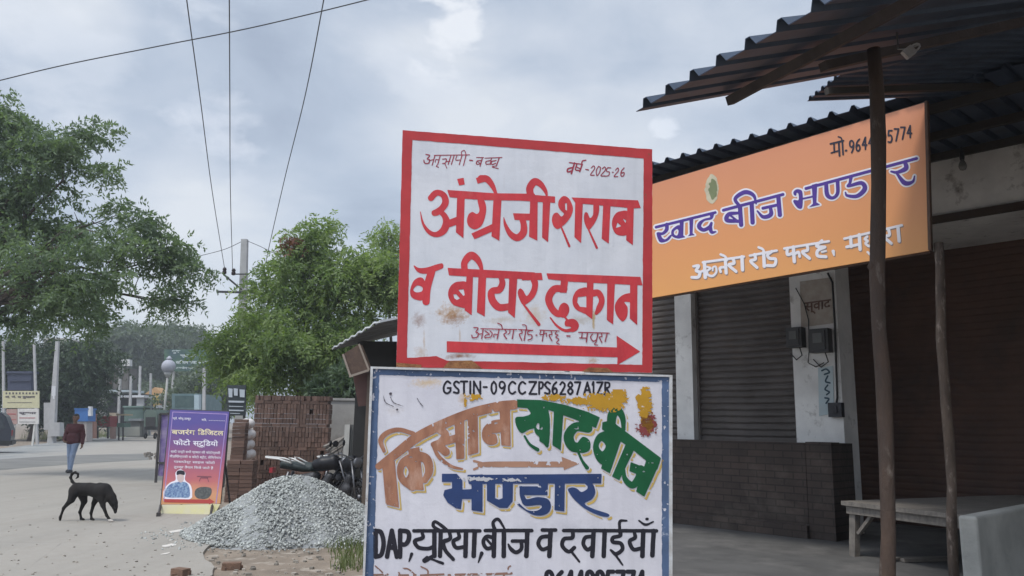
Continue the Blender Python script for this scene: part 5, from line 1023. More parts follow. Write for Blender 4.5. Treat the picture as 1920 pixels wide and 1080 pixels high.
for i in range(110):
    p = ground(rl.uniform(395, 660), rl.uniform(1026, 1079), 0); s = rl.uniform(.006, .03); g.box(p + np.array((0, 0, s * .3)), (s * 2, s * 1.4, s), rl.uniform(0, 3))
for i in range(120):
    p = ground(rl.uniform(0, 390), 1085 - 170 * rl.random() ** 1.8, 0.031); s = rl.uniform(.005, .014); g.box(p + np.array((0, 0, s * .3)), (s * 2, s * 1.4, s), rl.uniform(0, 3))
tag(build('litter_stones', g, mat('pebble', (0.3, 0.27, 0.23), .95, island=.4)), 'pebbles scattered over road edge and dirt', 'pebbles', kind='stuff')
# white paint crumbs: lime line beside the standee
g = G()
for px, py, L_ in ((333, 995, .3), (318, 1022, .22), (309, 1038, .12), (322, 1012, .1), (395, 1000, .2)):
    p = ground(px, py, 0.0345); n_ = 9; g.add([p + np.array((math.cos(2 * math.pi * i / n_) * L_ * .35 * rl.uniform(.5, 1.2), math.sin(2 * math.pi * i / n_) * L_ * .8 * rl.uniform(.5, 1.2), 0)) for i in range(n_)], [tuple(range(n_))])
tag(build('lime_marking', g, mat('lime_dust', (0.62, 0.59, 0.55), .95, (0.5, 0.46, 0.4), 14, .8)), kind='structure')

# ================================================================ grass by the boards
def tufts(name, spots, label, h=0.22, n=40, seed=1, c=(0.07, 0.12, 0.035), c2=(0.13, 0.17, 0.06)):
    r = np.random.default_rng(seed); V = []; F = []
    for (x, y, rad) in spots:
        for i in range(n):
            a = r.uniform(0, 6.28); d = rad * math.sqrt(r.random()); bx, by = x + d * math.cos(a), y + d * math.sin(a); t = r.uniform(0, 6.28); L = h * r.uniform(.5, 1.3); ln = r.uniform(.1, .6) * L; w_ = r.uniform(.004, .009)
            dx, dy = math.cos(t), math.sin(t); b = len(V)
            V += [(bx - dy * w_, by + dx * w_, 0), (bx + dy * w_, by - dx * w_, 0), (bx + dx * ln * .4 + dy * w_ * .8, by + dy * ln * .4 - dx * w_ * .8, L * .6), (bx + dx * ln * .4 - dy * w_ * .8, by + dy * ln * .4 + dx * w_ * .8, L * .6), (bx + dx * ln, by + dy * ln, L)]
            F += [(b, b + 1, b + 2, b + 3), (b + 3, b + 2, b + 4, b + 4)]
    g = G(); g.v = V; g.f = [f if f[2] != f[3] else f[:3] for f in F]; g.m = [0] * len(F)
    o = build(name, g, leafmat(name + '_leaf', c, c2, .3)); return tag(o, label, 'grass', kind='stuff')
sp_ = []
for px, py in ((668, 1062), (660, 1050), (675, 1045), (650, 1035), (672, 1028), (640, 1025), (680, 1060), (662, 1020), (655, 1066)):
    p = ground(px, py); sp_.append((p[0], p[1], .26))
tufts('grass', sp_, 'short green weeds at the foot of the painted boards', .13, 50, 3, (0.09, 0.12, 0.05), (0.17, 0.19, 0.09))

# ================================================================ parked motorcycles
BLKM = mat('bike_black', (0.011, 0.011, 0.014), 0.42, (0.02, 0.02, 0.024), 9, .5, spec=.3); RUB = mat('tyre_rubber', (0.02, 0.02, 0.021), 0.85); CHR = mat('bike_chrome', (0.16, 0.16, 0.17), 0.4, metal=.8); SEAT = mat('bike_seat', (0.025, 0.036, 0.036), .6)
def motorcycle(loc, yaw, label, group, tank=BLKM):
    t = thing('motorcycle', loc, label, 'motorcycle', group)
    ca, sa = math.cos(yaw), math.sin(yaw)
    T = lambda x, y, z: (loc[0] + x * ca - y * sa, loc[1] + x * sa + y * ca, loc[2] + z)
    rot = Matrix.Rotation(yaw, 3, 'Z') @ Matrix.Rotation(R(90), 3, 'X')
    for x in (-.62, .66):
        g = G(); g.torus(T(x, 0, .3), .255, .048, rot, 28, 8); wh = build('wheel', g, RUB, t, True)
        g = G(); g.torus(T(x, 0, .3), .205, .014, rot, 24, 6); g.lathe(T(x, 0.0, .3), [(.05, -.05), (.06, 0), (.05, .05)], 12, rot)
        for i in range(10):
            a = i * math.pi / 5; g.tube([T(x, 0, .3), T(x + .205 * math.cos(a), 0, .3 + .205 * math.sin(a))], .006, 4)
        build('rim', g, CHR, wh, True)
    cap = lambda l: [(T(*a), T(*b), ra, rb_) for a, b, ra, rb_ in l]
    body('fuel_tank', cap([((-.02, 0, .83), (.3, 0, .9), .1, .125), ((.1, 0, .86), (.32, 0, .86), .13, .11)]), tank, t, .015, .04)
    body('seat', cap([((-.66, 0, .83), (-.1, 0, .79), .065, .085), ((-.5, .06, .81), (-.12, .06, .77), .05, .06), ((-.5, -.06, .81), (-.12, -.06, .77), .05, .06)]), SEAT, t, .015, .03)
    body('engine', cap([((.02, 0, .36), (.18, 0, .42), .13, .12), ((.14, 0, .45), (.24, 0, .62), .09, .08), ((-.12, 0, .42), (.02, 0, .4), .1, .1), ((-.3, .09, .6), (-.05, .09, .62), .05, .09), ((-.3, -.09, .6), (-.05, -.09, .62), .05, .09)]), mat('engine_grey', (0.05, 0.05, 0.055), .5), t, .018, .03)
    g = G(); g.tube([T(.46, 0, .86), T(.3, 0, .6), T(.22, 0, .28), T(-.2, 0, .28)], .025, 8); g.tube([T(.44, 0, .8), T(.1, 0, .74), T(-.3, 0, .72), T(-.72, 0, .78)], .025, 8)
    for s in (-1, 1): g.tube([T(-.15, .08 * s, .3), T(-.62, .09 * s, .3)], .02, 6)
    build('frame', g, BLKM, t, True)
    for s in (-1, 1):
        g = G(); g.tube([T(.66, .085 * s, .3), T(.44, .085 * s, .92)], .022, 8); build('fork', g, CHR, t, True)
        g = G(); g.tube([T(-.62, .11 * s, .32), T(-.5, .11 * s, .7)], .03, 8); build('shock_absorber', g, CHR, t, True)
    for nm, x, a0, a1 in (('front_mudguard', .66, 30, 150), ('rear_mudguard', -.62, 20, 190)):
        g = G(); pts = [(x + .33 * math.cos(R(a)), .3 + .33 * math.sin(R(a))) for a in np.linspace(a0, a1, 10)]
        g.add([T(u, s, z) for u, z in pts for s in (-.06, .06)] + [T(u * .98 + x * .02, s, z - .012) for u, z in pts for s in (-.06, .06)], [(2 * i, 2 * i + 1, 2 * i + 3, 2 * i + 2) for i in range(9)] + [(20 + 2 * i, 20 + 2 * i + 2, 20 + 2 * i + 3, 20 + 2 * i + 1) for i in range(9)] + [(2 * i, 2 * i + 2, 22 + 2 * i, 20 + 2 * i) for i in range(9)] + [(2 * i + 1, 21 + 2 * i, 23 + 2 * i, 2 * i + 3) for i in range(9)])
        build(nm, g, BLKM, t, True)
    g = G(); g.tube([T(.26, -.36, 1.03), T(.36, -.26, 1.05), T(.44, -.06, .96), T(.44, .06, .96), T(.36, .26, 1.05), T(.26, .36, 1.03)], .013, 8); build('handlebar', g, CHR, t, True)
    for s in (-1, 1):
        g = G(); g.tube([T(.34, .3 * s, 1.05), T(.36, .36 * s, 1.2)], .006, 6); g.lathe(T(.355, .38 * s, 1.23), [(.01, -.012), (.055, -.008), (.06, .006), (.05, .012)], 12, Matrix.Rotation(yaw, 3, 'Z') @ Matrix.Rotation(R(90), 3, 'Y')); build('mirror', g, BLKM, t, True)
    g = G(); g.lathe(T(.5, 0, .9), [(.03, -.08), (.08, -.03), (.095, .04), (.09, .05), (.03, .06)], 16, Matrix.Rotation(yaw, 3, 'Z') @ Matrix.Rotation(R(90), 3, 'Y')); build('headlight', g, CHR, t, True)
    g = G(); g.box(T(-.86, 0, .72), (.06, .16, .09), yaw); build('tail_light', g, mat('tail_red', (0.35, 0.03, 0.04), .3), t)
    g = G()
    for s in (-1, 1): g.tube([T(-.45, .13 * s, .86), T(-.7, .14 * s, .93), T(-.95, .12 * s, .95), T(-1.0, 0.02 * s, .96)], .016, 8); g.tube([T(-.2, .13 * s, .84), T(-.42, .14 * s, .94), T(-.5, .14 * s, .96), T(-.45, .13 * s, .86)], .014, 8)
    build('carrier_rail', g, mat('white_tube', (0.7, 0.7, 0.68), .4), t, True)
    g = G(); g.tube([T(.16, -.14, .34), T(.05, -.16, .26), T(-.3, -.17, .26), T(-.8, -.18, .36)], [.022, .026, .04, .05], 10); build('exhaust', g, CHR, t, True)
    g = G(); g.tube([T(-.05, .12, .28), T(-.1, .32, .02)], .012, 6); g.box(T(-.1, .32, .01), (.08, .04, .015), yaw); build('side_stand', g, BLKM, t)
    return t
b1 = ground(588, 962); motorcycle((b1[0] - .05, b1[1] + .3, 0), R(-6), 'black motorcycle with white rear carrier tubes parked behind the gravel heap', 'parked motorcycles')
b2 = ground(652, 960); motorcycle((b2[0] - .12, b2[1] + .1, 0), R(-52), 'second black motorcycle, nearer the painted boards, its front wheel turned to the road', 'parked motorcycles')

# ================================================================ studio standee (A-frame)
st_ = thing('advertising_standee', ground(358, 968), 'purple and orange photo studio standee with printed portrait at the road edge', 'standee')
ba = ground(302, 966); bb = ground(396, 968); ta = depth(319, 768, ba[1] + .42); tb_ = depth(431, 772, bb[1] + .42)
Bx = np.array((bb - ba)); nb = np.cross(Bx, ta - ba); nb /= np.linalg.norm(nb); nb = nb if nb[1] < 0 else -nb
def on_b(off): return lambda px, py: onplane(px, py, ba + nb * off, nb)
m = bpy.data.materials.new('standee_print'); m.use_nodes = True; t = m.node_tree; b = t.nodes['Principled BSDF']; tc = nd(t, 'ShaderNodeTexCoord'); sp = nd(t, 'ShaderNodeSeparateXYZ'); t.links.new(tc.outputs['Object'], sp.inputs[0])
mr = nd(t, 'ShaderNodeMapRange'); t.links.new(math_n(t, 'ADD', sp.outputs['Z'], math_n(t, 'MULTIPLY', math_n(t, 'SUBTRACT', noise(t, tc.outputs['Object'], 3.5, 2), .5), .25)), mr.inputs[0]); mr.inputs[1].default_value = .12 - .0; mr.inputs[2].default_value = float(ta[2])
t.links.new(ramp(t, mr.outputs[0], [(0.0, (0.55, 0.26, 0.1)), (0.14, (0.56, 0.26, 0.13)), (0.27, (0.45, 0.12, 0.12)), (0.48, (0.29, 0.075, 0.15)), (0.66, (0.14, 0.06, 0.2)), (0.85, (0.075, 0.055, 0.24))]), b.inputs['Base Color']); b.inputs['Roughness'].default_value = .35
g = G(); f0 = on_b(0); g.slab([f0(*p) for p in ((319, 768), (430, 772), (413, 944), (302, 946))], -nb * .012); pan = build('panel', g, m, st_)
g = G(); g.slab([f0(*p) for p in ((302, 947), (413, 945), (400, 968), (301, 967))], -nb * .012); build('lower_strip', g, mat('pale_yellow_print', (0.62, 0.58, 0.3), .5, (0.6, 0.56, 0.45), 4, .9), st_)
f2 = on_b(.002); f3 = on_b(.003); WP = mat('standee_white_print', (0.75, 0.72, 0.78), .4, (0.68, 0.65, 0.72), 6, .5)
def bline(s, x0, x1, ya, yb, sl=0.03, m=WP, bold=.03, f=f3):
    text('lettering', s, m, pan, lambda u, v, d=0.0: on_b(.003 + d)(x0 + (x1 - x0) * u, yb - (yb - ya) * v / .95 + sl * (x1 - x0) * u), bold * .45)
bline('बजरंग', 322, 366, 802, 814, m=mat('standee_cream_print', (0.78, 0.68, 0.42), .4)); bline('िडिजटल', 371, 419, 803, 815, m=MATS['standee_cream_print']); bline('फोटो', 325, 357, 822, 834); bline('स्टूिडयो', 362, 409, 823, 835)
bline('प्रो. सोनू ठाकुर', 324, 358, 781, 786, bold=.02); bline('मो. ----------', 378, 422, 784, 789, bold=.02)
for x0, x1, ya, s in ((320, 413, 843, 'शादी पार्टी सभी प्रकार की फोटोग्राफी'), (318, 414, 852, 'वीडियोग्राफी व फोटो स्टेट, लेिमनेशन'), (326, 403, 862, 'पासपोर्ट साइज फोटो'), (326, 400, 872, 'तुरन्त तैयार िकये जाते हैं')):
    bline(s, x0, x1, ya, ya + 5.5, bold=.02)
def bshape(nm, items, m, off, g_=.4):
    xs = [p[0] for it in items for p in it[-1]]; ys = [p[1] for it in items for p in it[-1]]; k = 4.32; F = Field(280 + min(xs) / k - 2, 740 + min(ys) / k - 2, 280 + max(xs) / k + 2, 740 + max(ys) / k + 2, g_); F.draw(items, 280, 740, k); flat(F, F.F, on_b(off), nm, m, pan); return F
bshape('print_border', [('s', 7, [(190, 140), (630, 158)]), ('s', 7, [(190, 140), (118, 860)]), ('s', 7, [(630, 158), (540, 880)])], paint('lilac_print', (0.35, 0.25, 0.5), .4), .0015)
bshape('portrait_glow', [('c', [(250, 605), (292, 632), (290, 692), (338, 740), (332, 845), (122, 842), (122, 765), (165, 715), (212, 690), (212, 632)])], WP, .0015)
bshape('portrait_shirt', [('c', [(222, 708), (288, 708), (322, 745), (324, 828), (250, 834), (132, 828), (132, 775), (165, 728)])], mat('camouflage_print', (0.05, 0.1, 0.25), .4, (0.3, 0.42, 0.55), 28, 1.0), .0025)
bshape('portrait_face', [('c', [(250, 640), (278, 655), (276, 695), (252, 712), (228, 690), (226, 655)])], mat('portrait_skin', (0.55, 0.42, 0.4), .4), .003)
bshape('portrait_hair', [('c', [(222, 650), (225, 620), (255, 612), (284, 622), (284, 650), (250, 645)])], BLK, .0035)
bshape('printed_camera', [('c', [(375, 770), (420, 748), (495, 755), (502, 800), (470, 840), (400, 842), (368, 815)])], mat('camera_print', (0.045, 0.05, 0.05), .4, (0.14, 0.14, 0.13), 30, .8), .0025)
bshape('printed_drone', [('s', 10, [(390, 662), (500, 666)]), ('s', 16, [(425, 670), (470, 672)]), ('s', 6, [(415, 675), (405, 700)]), ('s', 6, [(470, 675), (480, 705)])], mat('drone_print', (0.2, 0.06, 0.08), .4), .0025)
bshape('print_arrow', [('p', [(120, 845), (480, 850), (482, 838), (530, 868), (482, 890), (482, 880), (120, 872)])], mat('arrow_print', (0.42, 0.05, 0.04), .4), .0025)
g = G(); FRB = mat('standee_steel', (0.05, 0.045, 0.045), .6)
for p, q in (((319, 768), (430, 772)), ((319, 768), (302, 947)), ((430, 772), (413, 945))): g.bar(on_b(-.025)(*p), on_b(-.025)(*q), .025, .025, nb)
build('frame', g, FRB, st_)
for x, yb in ((301, 968), (398, 972)):
    g = G(); p = f0(x - 1, 946) - nb * .03; q = ground(x - 4, yb, .03); g.bar(p, q, .03, .03, nb); g.box(q + np.array((0, 0, .03)), (.06, .09, .06), .3); build('foot', g, FRB, st_)
    g = G(); tp = f0(x + 14, 790) - nb * .04; q = ground(x + 2, yb, .03) + np.array((-.05, .95, 0)); g.bar(tp, q, .025, .025, nb); build('rear_leg', g, FRB, st_)
# second board behind it, seen at its left edge
Ys = 19.4; s2 = thing('advertising_standee', ground(304, 905), 'second standee in dark frame half hidden behind the photo studio standee', 'standee')
g = G(); q = [depth(x, y, Ys) for x, y in ((303, 778), (345, 778), (340, 898), (296, 892))]; g.slab(q, (0, .015, 0)); build('panel', g, mat('purple_board', (0.12, 0.08, 0.24), .5, (0.3, 0.25, 0.36), 5, .8), s2)
g = G()
for a, b_ in (((300, 776), (292, 905)), ((345, 776), (340, 904)), ((300, 776), (345, 776)), ((295, 868), (341, 868))): g.bar(depth(*a, Ys - .03), depth(*b_, Ys - .03), .05, .04, (0, 1, 0))
build('frame', g, FRB, s2)

# ================================================================ dog
DOGM = mat('black_dog_coat', (0.012, 0.0105, 0.01), .75, (0.022, 0.018, 0.016), 9, .8, .6, bscale=160, spec=.25)
dg = ground(168, 977, .03); dog = thing('dog', dg, 'black dog with curled tail sniffing the road with its nose down', 'dog')
k = .00192
def D(x, z, y=0.0):
    th = R(-4); X = (x - 490) * k; return (dg[0] + X * math.cos(th) - y * math.sin(th), dg[1] + X * math.sin(th) + y * math.cos(th), .03 + (990 - z) * k)
C_d = [(D(365, 738), D(460, 738), .096, .095), (D(460, 738), D(560, 755), .097, .12), (D(560, 755), D(590, 752), .12, .106), (D(545, 715), D(600, 735), .06, .06), (D(590, 738), D(650, 800), .096, .074), (D(650, 800), D(678, 842), .072, .06), (D(674, 838), D(692, 875), .052, .04), (D(692, 872), D(700, 912), .036, .024),
 (D(352, 730, .03), D(340, 745, .05), .075, .075), (D(352, 730, -.03), D(345, 745, -.05), .075, .075),
 (D(335, 705), D(305, 680), .024, .019), (D(305, 680), D(287, 648), .019, .018), (D(287, 648), D(296, 618), .018, .018), (D(296, 618), D(322, 606), .018, .017), (D(322, 606), D(347, 618), .017, .015), (D(347, 618), D(350, 642), .015, .013), (D(350, 642), D(334, 656), .013, .009),
 (D(350, 770, -.06), D(338, 822, -.07), .078, .052), (D(338, 822, -.07), D(282, 888, -.07), .046, .023), (D(282, 888, -.07), D(262, 960, -.07), .021, .017), (D(262, 960, -.07), D(262, 980, -.07), .018, .018),
 (D(385, 780, .06), D(405, 840, .065), .078, .045), (D(405, 840, .065), D(378, 925, .065), .04, .021), (D(378, 925, .065), D(395, 975, .065), .019, .017), (D(395, 978, .065), D(418, 982, .065), .018, .016),
 (D(520, 800, .05), D(492, 850, .06), .066, .036), (D(492, 850, .06), D(476, 930, .06), .03, .021), (D(476, 930, .06), D(484, 972, .06), .018, .017), (D(484, 976, .06), D(504, 981, .06), .018, .015),
 (D(585, 800, -.05), D(608, 860, -.06), .062, .036), (D(608, 860, -.06), D(648, 938, -.06), .03, .02), (D(648, 938, -.06), D(668, 965, -.06), .017, .016), (D(664, 955, -.06), D(680, 975, -.06), .017, .016),
 (D(640, 798, -.055), D(628, 838, -.075), .024, .014), (D(640, 798, .055), D(632, 838, .075), .024, .014)]
body('body', C_d, DOGM, dog, .0075, .022)
body('paw', [(D(668, 966, -.06), D(680, 978, -.06), .02, .02), (D(680, 979, -.06), D(702, 980, -.06), .021, .016)], mat('white_paw', (0.5, 0.46, 0.42), .7), dog, .007, .012)
g = G(); g.lathe(D(701, 920), [(.006, -.012), (.015, -.004), (.014, .006), (.004, .01)], 8); build('nose', g, mat('dog_nose', (0.008, 0.008, 0.008), .3), dog, True)

# ================================================================ walking man
pg = ground(131, 886, .03); man = thing('person', pg, 'man in maroon long sleeved shirt and pale jeans walking on the road behind the dog', 'person')
Q = lambda x, y, z: (pg[0] + x, pg[1] + y, .03 + z)
def both(l): return [(Q(*a), Q(*b), ra, rb_) for a, b, ra, rb_ in l]
torso = [((-.06, 0, .93), (.06, 0, .93), .125, .125), ((-.05, 0, 1.05), (.05, 0, 1.05), .115, .115), ((-.09, 0, 1.26), (.09, 0, 1.26), .115, .115), ((-.15, .01, 1.36), (.15, .01, 1.36), .065, .065), ((0, .01, 1.36), (0, -.005, 1.46), .062, .052)]
armL = [((-.185, .01, 1.35), (-.255, .03, 1.1), .056, .043), ((-.255, .03, 1.1), (-.2, -.14, .95), .041, .03)]
armR = [((.185, .01, 1.35), (.25, .04, 1.09), .056, .043), ((.25, .04, 1.09), (.285, -.02, .86), .041, .029)]
legs = [((-.085, 0, .9), (-.085, .05, .5), .088, .06), ((-.085, .05, .5), (-.1, .14, .1), .057, .04), ((.085, 0, .9), (.075, -.1, .5), .088, .06), ((.075, -.1, .5), (.09, -.16, .1), .057, .04)]
head = [((0, -.005, 1.58), (0, -.01, 1.62), .082, .084), ((0, -.045, 1.53), (0, -.03, 1.56), .05, .062), ((0, -.1, 1.575), (0, -.088, 1.6), .012, .009), ((-.088, .005, 1.575), (-.09, .005, 1.6), .014, .016), ((.088, .005, 1.575), (.09, .005, 1.6), .014, .016)]
def hand(w0, d, side, curl):
    w0 = np.array(w0); d = np.array(d, float); d /= np.linalg.norm(d); s = np.array(side, float); s /= np.linalg.norm(s); n_ = np.cross(d, s); out = [((w0), (w0 + d * .085), .024, .026), (w0 + d * .03 - s * .018, w0 + d * .085 - s * .022, .017, .016), (w0 + d * .03 + s * .018, w0 + d * .085 + s * .022, .017, .016)]
    for i, (o, L) in enumerate(((-.03, .06), (-.01, .072), (.01, .068), (.03, .052))):
        a = w0 + d * .09 + s * o; b = a + d * L * .55 + n_ * curl * .4 * L; c = b + d * L * .4 + n_ * curl * L; out += [(a, b, .0095, .009), (b, c, .009, .0075)]
    a = w0 + d * .03 - s * .03; b = a + d * .035 - s * .025; out += [(a, b, .011, .01), (b, b + d * .032 - s * .004 + n_ * .008, .01, .008)]; return [(tuple(a), tuple(b), r1, r2) for a, b, r1, r2 in out]
hl_ = hand((-.2, -.145, .945), (.5, -.55, -.5), (.3, .75, -.5), .8); hr_ = hand((.286, -.025, .85), (.1, -.12, -1), (0, 1, -.1), -.5)
feet = [((-.1, .16, .07), (-.105, .04, .035), .042, .036), ((.09, -.14, .07), (.1, -.27, .035), .042, .036)]
SK = mat('brown_skin', (0.22, 0.125, 0.085), .55, (0.18, 0.1, 0.07), 10, .5)
body('body', both(torso + armL + armR + legs + head + hl_ + hr_ + feet), SK, man, .0075, .02)
body('shirt', both(torso + armL + armR), mat('maroon_cloth', (0.1, 0.032, 0.035), .85, (0.07, 0.022, 0.026), 16, .7, .3), man, .012, .03, clip=lambda X, Y, Z: np.maximum(.86 - Z, Z - 1.455), infl=.022)
body('jeans', both(legs + torso[:2]), mat('pale_denim', (0.22, 0.29, 0.42), .8, (0.33, 0.38, 0.48), 7, .8, .2), man, .012, .028, clip=lambda X, Y, Z: np.maximum(.1 - Z, Z - .98), infl=.014)
body('hair', both([((0, .012, 1.61), (0, .012, 1.645), .088, .08), ((0, -.03, 1.66), (0, .03, 1.65), .06, .07)]), mat('dark_hair', (0.02, 0.016, 0.014), .6), man, .01, .02, clip=lambda X, Y, Z: np.maximum(1.585 - Z - .9 * np.maximum(Y - pg[1], 0), (1.655 - Z) * .8 - (Y - pg[1] + .055)))
for f in feet: body('shoe', both([f, ((f[0][0], f[0][1] + .02, .045), (f[1][0], f[1][1], .03), .045, .038)]), mat('dark_shoe', (0.03, 0.028, 0.03), .5), man, .01, .02, clip=lambda X, Y, Z: .031 - Z, infl=.006)
for s in (-1, 1):
    g = G(); g.lathe(Q(.032 * s, -.088, 1.605), [(.004, -.01), (.011, -.004), (.011, .004), (.004, .01)], 8); build('eye', g, mat('eye_dark', (0.02, 0.015, 0.012), .3), man, True)
g = G(); g.bar(Q(-.024, -.096, 1.54), Q(.024, -.096, 1.54), .008, .008); build('mouth', g, mat('lip', (0.14, 0.06, 0.05), .5), man)
# ================================================================ trees
rt = np.random.default_rng(21)
LF1 = leafmat('neem_leaf_dark', (0.075, 0.115, 0.076), (0.21, 0.27, 0.165), .42)
LF2 = leafmat('fresh_leaf', (0.095, 0.15, 0.065), (0.29, 0.36, 0.15), .45)
LF3 = leafmat('far_leaf', (0.08, 0.11, 0.08), (0.14, 0.175, 0.115), .3)  # leaf colour paled to put distance haze into it
LF4 = leafmat('dark_thicket_leaf', (0.024, 0.044, 0.024), (0.06, 0.095, 0.04), .2)
BARK = mat('grey_brown_bark', (0.11, 0.085, 0.07), .95, (0.06, 0.05, 0.04), 8, .8, .6, bscale=20, stretch=(1, 1, .3))
def blob(px, py, rx, ry, Y, ky=0.9):
    s = Y / FPX; c = depth(px, py, Y); return (c, (rx * s, (rx + ry) / 2 * s * ky, ry * s))
# big tree on the left
YT = 21.0
bl = [blob(60, 300, 95, 105, YT), blob(-40, 250, 90, 90, YT), blob(150, 285, 70, 65, YT), blob(20, 215, 60, 50, YT), blob(-60, 420, 120, 120, YT), blob(70, 430, 110, 80, YT), blob(190, 262, 30, 26, YT), blob(185, 330, 40, 26, YT),
      blob(120, 500, 130, 70, YT - 1.5), blob(255, 430, 65, 45, YT), blob(300, 500, 70, 60, YT), blob(338, 478, 44, 38, YT), blob(362, 510, 18, 34, YT), blob(326, 555, 30, 26, YT), blob(200, 470, 70, 60, YT - 1), blob(30, 560, 90, 30, YT), blob(150, 575, 70, 28, YT), blob(230, 385, 30, 22, YT), blob(30, 605, 80, 24, YT), blob(170, 602, 60, 24, YT - 1), blob(290, 575, 30, 20, YT), blob(90, 560, 70, 30, YT - 1), blob(100, 600, 45, 22, YT)]
big = thing('neem_tree', depth(-130, 800, YT) * np.array((1, 1, 0)), 'large dark spreading neem tree filling the upper left of the photo', 'tree')
cs = crown('crown', bl, 165, 28, LF1, big, rt, ln=.14, lw=.05, size=.3, spread=.17, nleaf=12, droop=.55, shell=.5)
tg = cs[rt.permutation(len(cs))[:38]]
limbs('trunk', depth(-150, 800, YT) * np.array((1, 1, 0)), depth(-90, 610, YT), tg, .2, BARK, big, rt)
# green tree in the middle
YG = 23.0
bl = [blob(600, 470, 55, 45, YG), blob(560, 540, 100, 70, YG), blob(650, 540, 85, 70, YG), blob(490, 625, 62, 52, YG), blob(540, 640, 110, 75, YG - 1), blob(640, 640, 90, 70, YG), blob(445, 668, 52, 48, YG), blob(700, 520, 55, 45, YG), blob(735, 530, 60, 60, YG), blob(500, 700, 70, 40, YG - 1), blob(600, 710, 70, 30, YG), blob(615, 435, 18, 20, YG), blob(425, 690, 30, 26, YG), blob(560, 490, 40, 30, YG), blob(415, 648, 18, 20, YG)]
mid = thing('leafy_tree', depth(575, 900, YG) * np.array((1, 1, 0)), 'bright green full tree behind the brick stack, in front of the power pole', 'tree')
cs = crown('crown', bl, 170, 32, LF2, mid, rt, ln=.14, lw=.05, size=.38, spread=.2, nleaf=12, droop=.75, shell=.55)
limbs('trunk', depth(572, 900, YG) * np.array((1, 1, 0)), depth(572, 700, YG), cs[rt.permutation(len(cs))[:22]], .15, BARK, mid, rt)
bl = [blob(728, 437, 17, 12, YG + 1), blob(716, 452, 10, 8, YG + 1), blob(742, 470, 16, 20, YG + 1)]
tip = thing('young_tree', depth(728, 900, YG + 1) * np.array((1, 1, 0)), 'thin young tree tip rising just left of the red bordered board', 'tree')
cs = crown('crown', bl, 10, 30, LF2, tip, rt, ln=.12, lw=.042, size=.35, spread=.2, nleaf=10, droop=.7)
limbs('trunk', depth(730, 900, YG + 1) * np.array((1, 1, 0)), depth(728, 500, YG + 1), cs[:6], .06, BARK, tip, rt)
# reddish shoot on the middle tree
bl = [blob(552, 456, 13, 9, YG - .3), blob(566, 452, 9, 7, YG - .3)]
o = crown('red_leaves', bl, 5, 14, leafmat('red_young_leaf', (0.16, 0.06, 0.045), (0.25, 0.1, 0.07), .3), mid, rt, ln=.14, lw=.05, size=.3, spread=.1, nleaf=8, droop=.9)
# dark thicket across the road on the left
def far_tree(name, blobs, Y, px, m, label, clumps, per, ln, group='trees across the road', spread=.6, r0=.2, size=.8):
    t = thing(name, depth(px, 800, Y) * np.array((1, 1, 0)), label, 'tree', group)
    c = crown('crown', [blob(*b, Y) for b in blobs], clumps, per, m, t, rt, ln=ln, lw=ln * .45, size=size, spread=spread, nleaf=10, droop=.5, shell=.45)
    fork = depth(px, 740, Y); limbs('trunk', depth(px, 800, Y) * np.array((1, 1, 0)), fork, c[rt.permutation(len(c))[:8]], r0, BARK, t, rt); return t
far_tree('dense_tree', [(40, 670, 55, 40), (30, 720, 60, 45), (85, 700, 50, 50), (-30, 690, 60, 60)], 56, 60, LF4, 'dense dark tree behind the cream roadside notice boards', 80, 40, .28)
far_tree('dense_tree', [(140, 688, 50, 44), (148, 724, 32, 38), (115, 745, 42, 38), (172, 672, 20, 24), (132, 770, 28, 18)], 58, 150, LF4, 'dense dark tree right of the leaning concrete pole, behind the walking man', 90, 40, .28)
far_tree('hazy_tree', [(215, 660, 45, 38), (255, 655, 45, 35), (240, 700, 50, 30)], 118, 235, LF3, 'tall pale far tree above the awning row, left of the globe tank', 90, 30, .55, spread=1.1, size=1.4, r0=.35)
far_tree('hazy_tree', [(300, 650, 50, 32), (330, 680, 45, 36), (285, 690, 40, 36), (345, 715, 40, 30)], 125, 300, LF3, 'tall pale far tree behind the globe tank', 90, 30, .55, spread=1.1, size=1.4, r0=.35)
far_tree('hazy_tree', [(400, 700, 30, 28), (372, 725, 45, 26), (430, 740, 30, 24), (300, 745, 40, 20)], 110, 395, LF3, 'low far tree behind the green hoarding and teal truck', 70, 30, .5, spread=1.0, size=1.2, r0=.3)
far_tree('hazy_tree', [(350, 640, 36, 22), (268, 640, 34, 22), (310, 632, 30, 18)], 132, 320, LF3, 'farthest pale tree crowns closing the end of the road', 60, 30, .6, spread=1.2, size=1.5, r0=.35)
far_tree('hazy_tree', [(410, 715, 30, 30), (392, 740, 26, 22), (360, 745, 30, 18)], 72, 400, LF3, 'dull green tree over the white canopy behind the standee', 50, 30, .36, spread=.7, size=.9, r0=.2)
# bush behind the compound wall
YB = 21.5
bush = thing('shrub', depth(640, 900, YB) * np.array((1, 1, 0)), 'broad leaved shrub showing above the grey compound wall', 'shrub')
crown('foliage', [blob(640, 735, 40, 26, YB), blob(672, 720, 24, 22, YB), blob(612, 745, 20, 14, YB)], 26, 26, leafmat('reed_leaf', (0.06, 0.1, 0.06), (0.14, 0.19, 0.12), .3), bush, rt, ln=.26, lw=.05, size=.2, spread=.18, nleaf=10, droop=-.5)
g = G()
for i in range(6):
    a = depth(620 + i * 10, 900, YB) * np.array((1, 1, 0)); g.tube([a, a * .5 + depth(618 + i * 11, 740, YB) * .5, depth(614 + i * 12, 735, YB)], [.02, .015, .008], 5)
build('stem', g, BARK, bush)

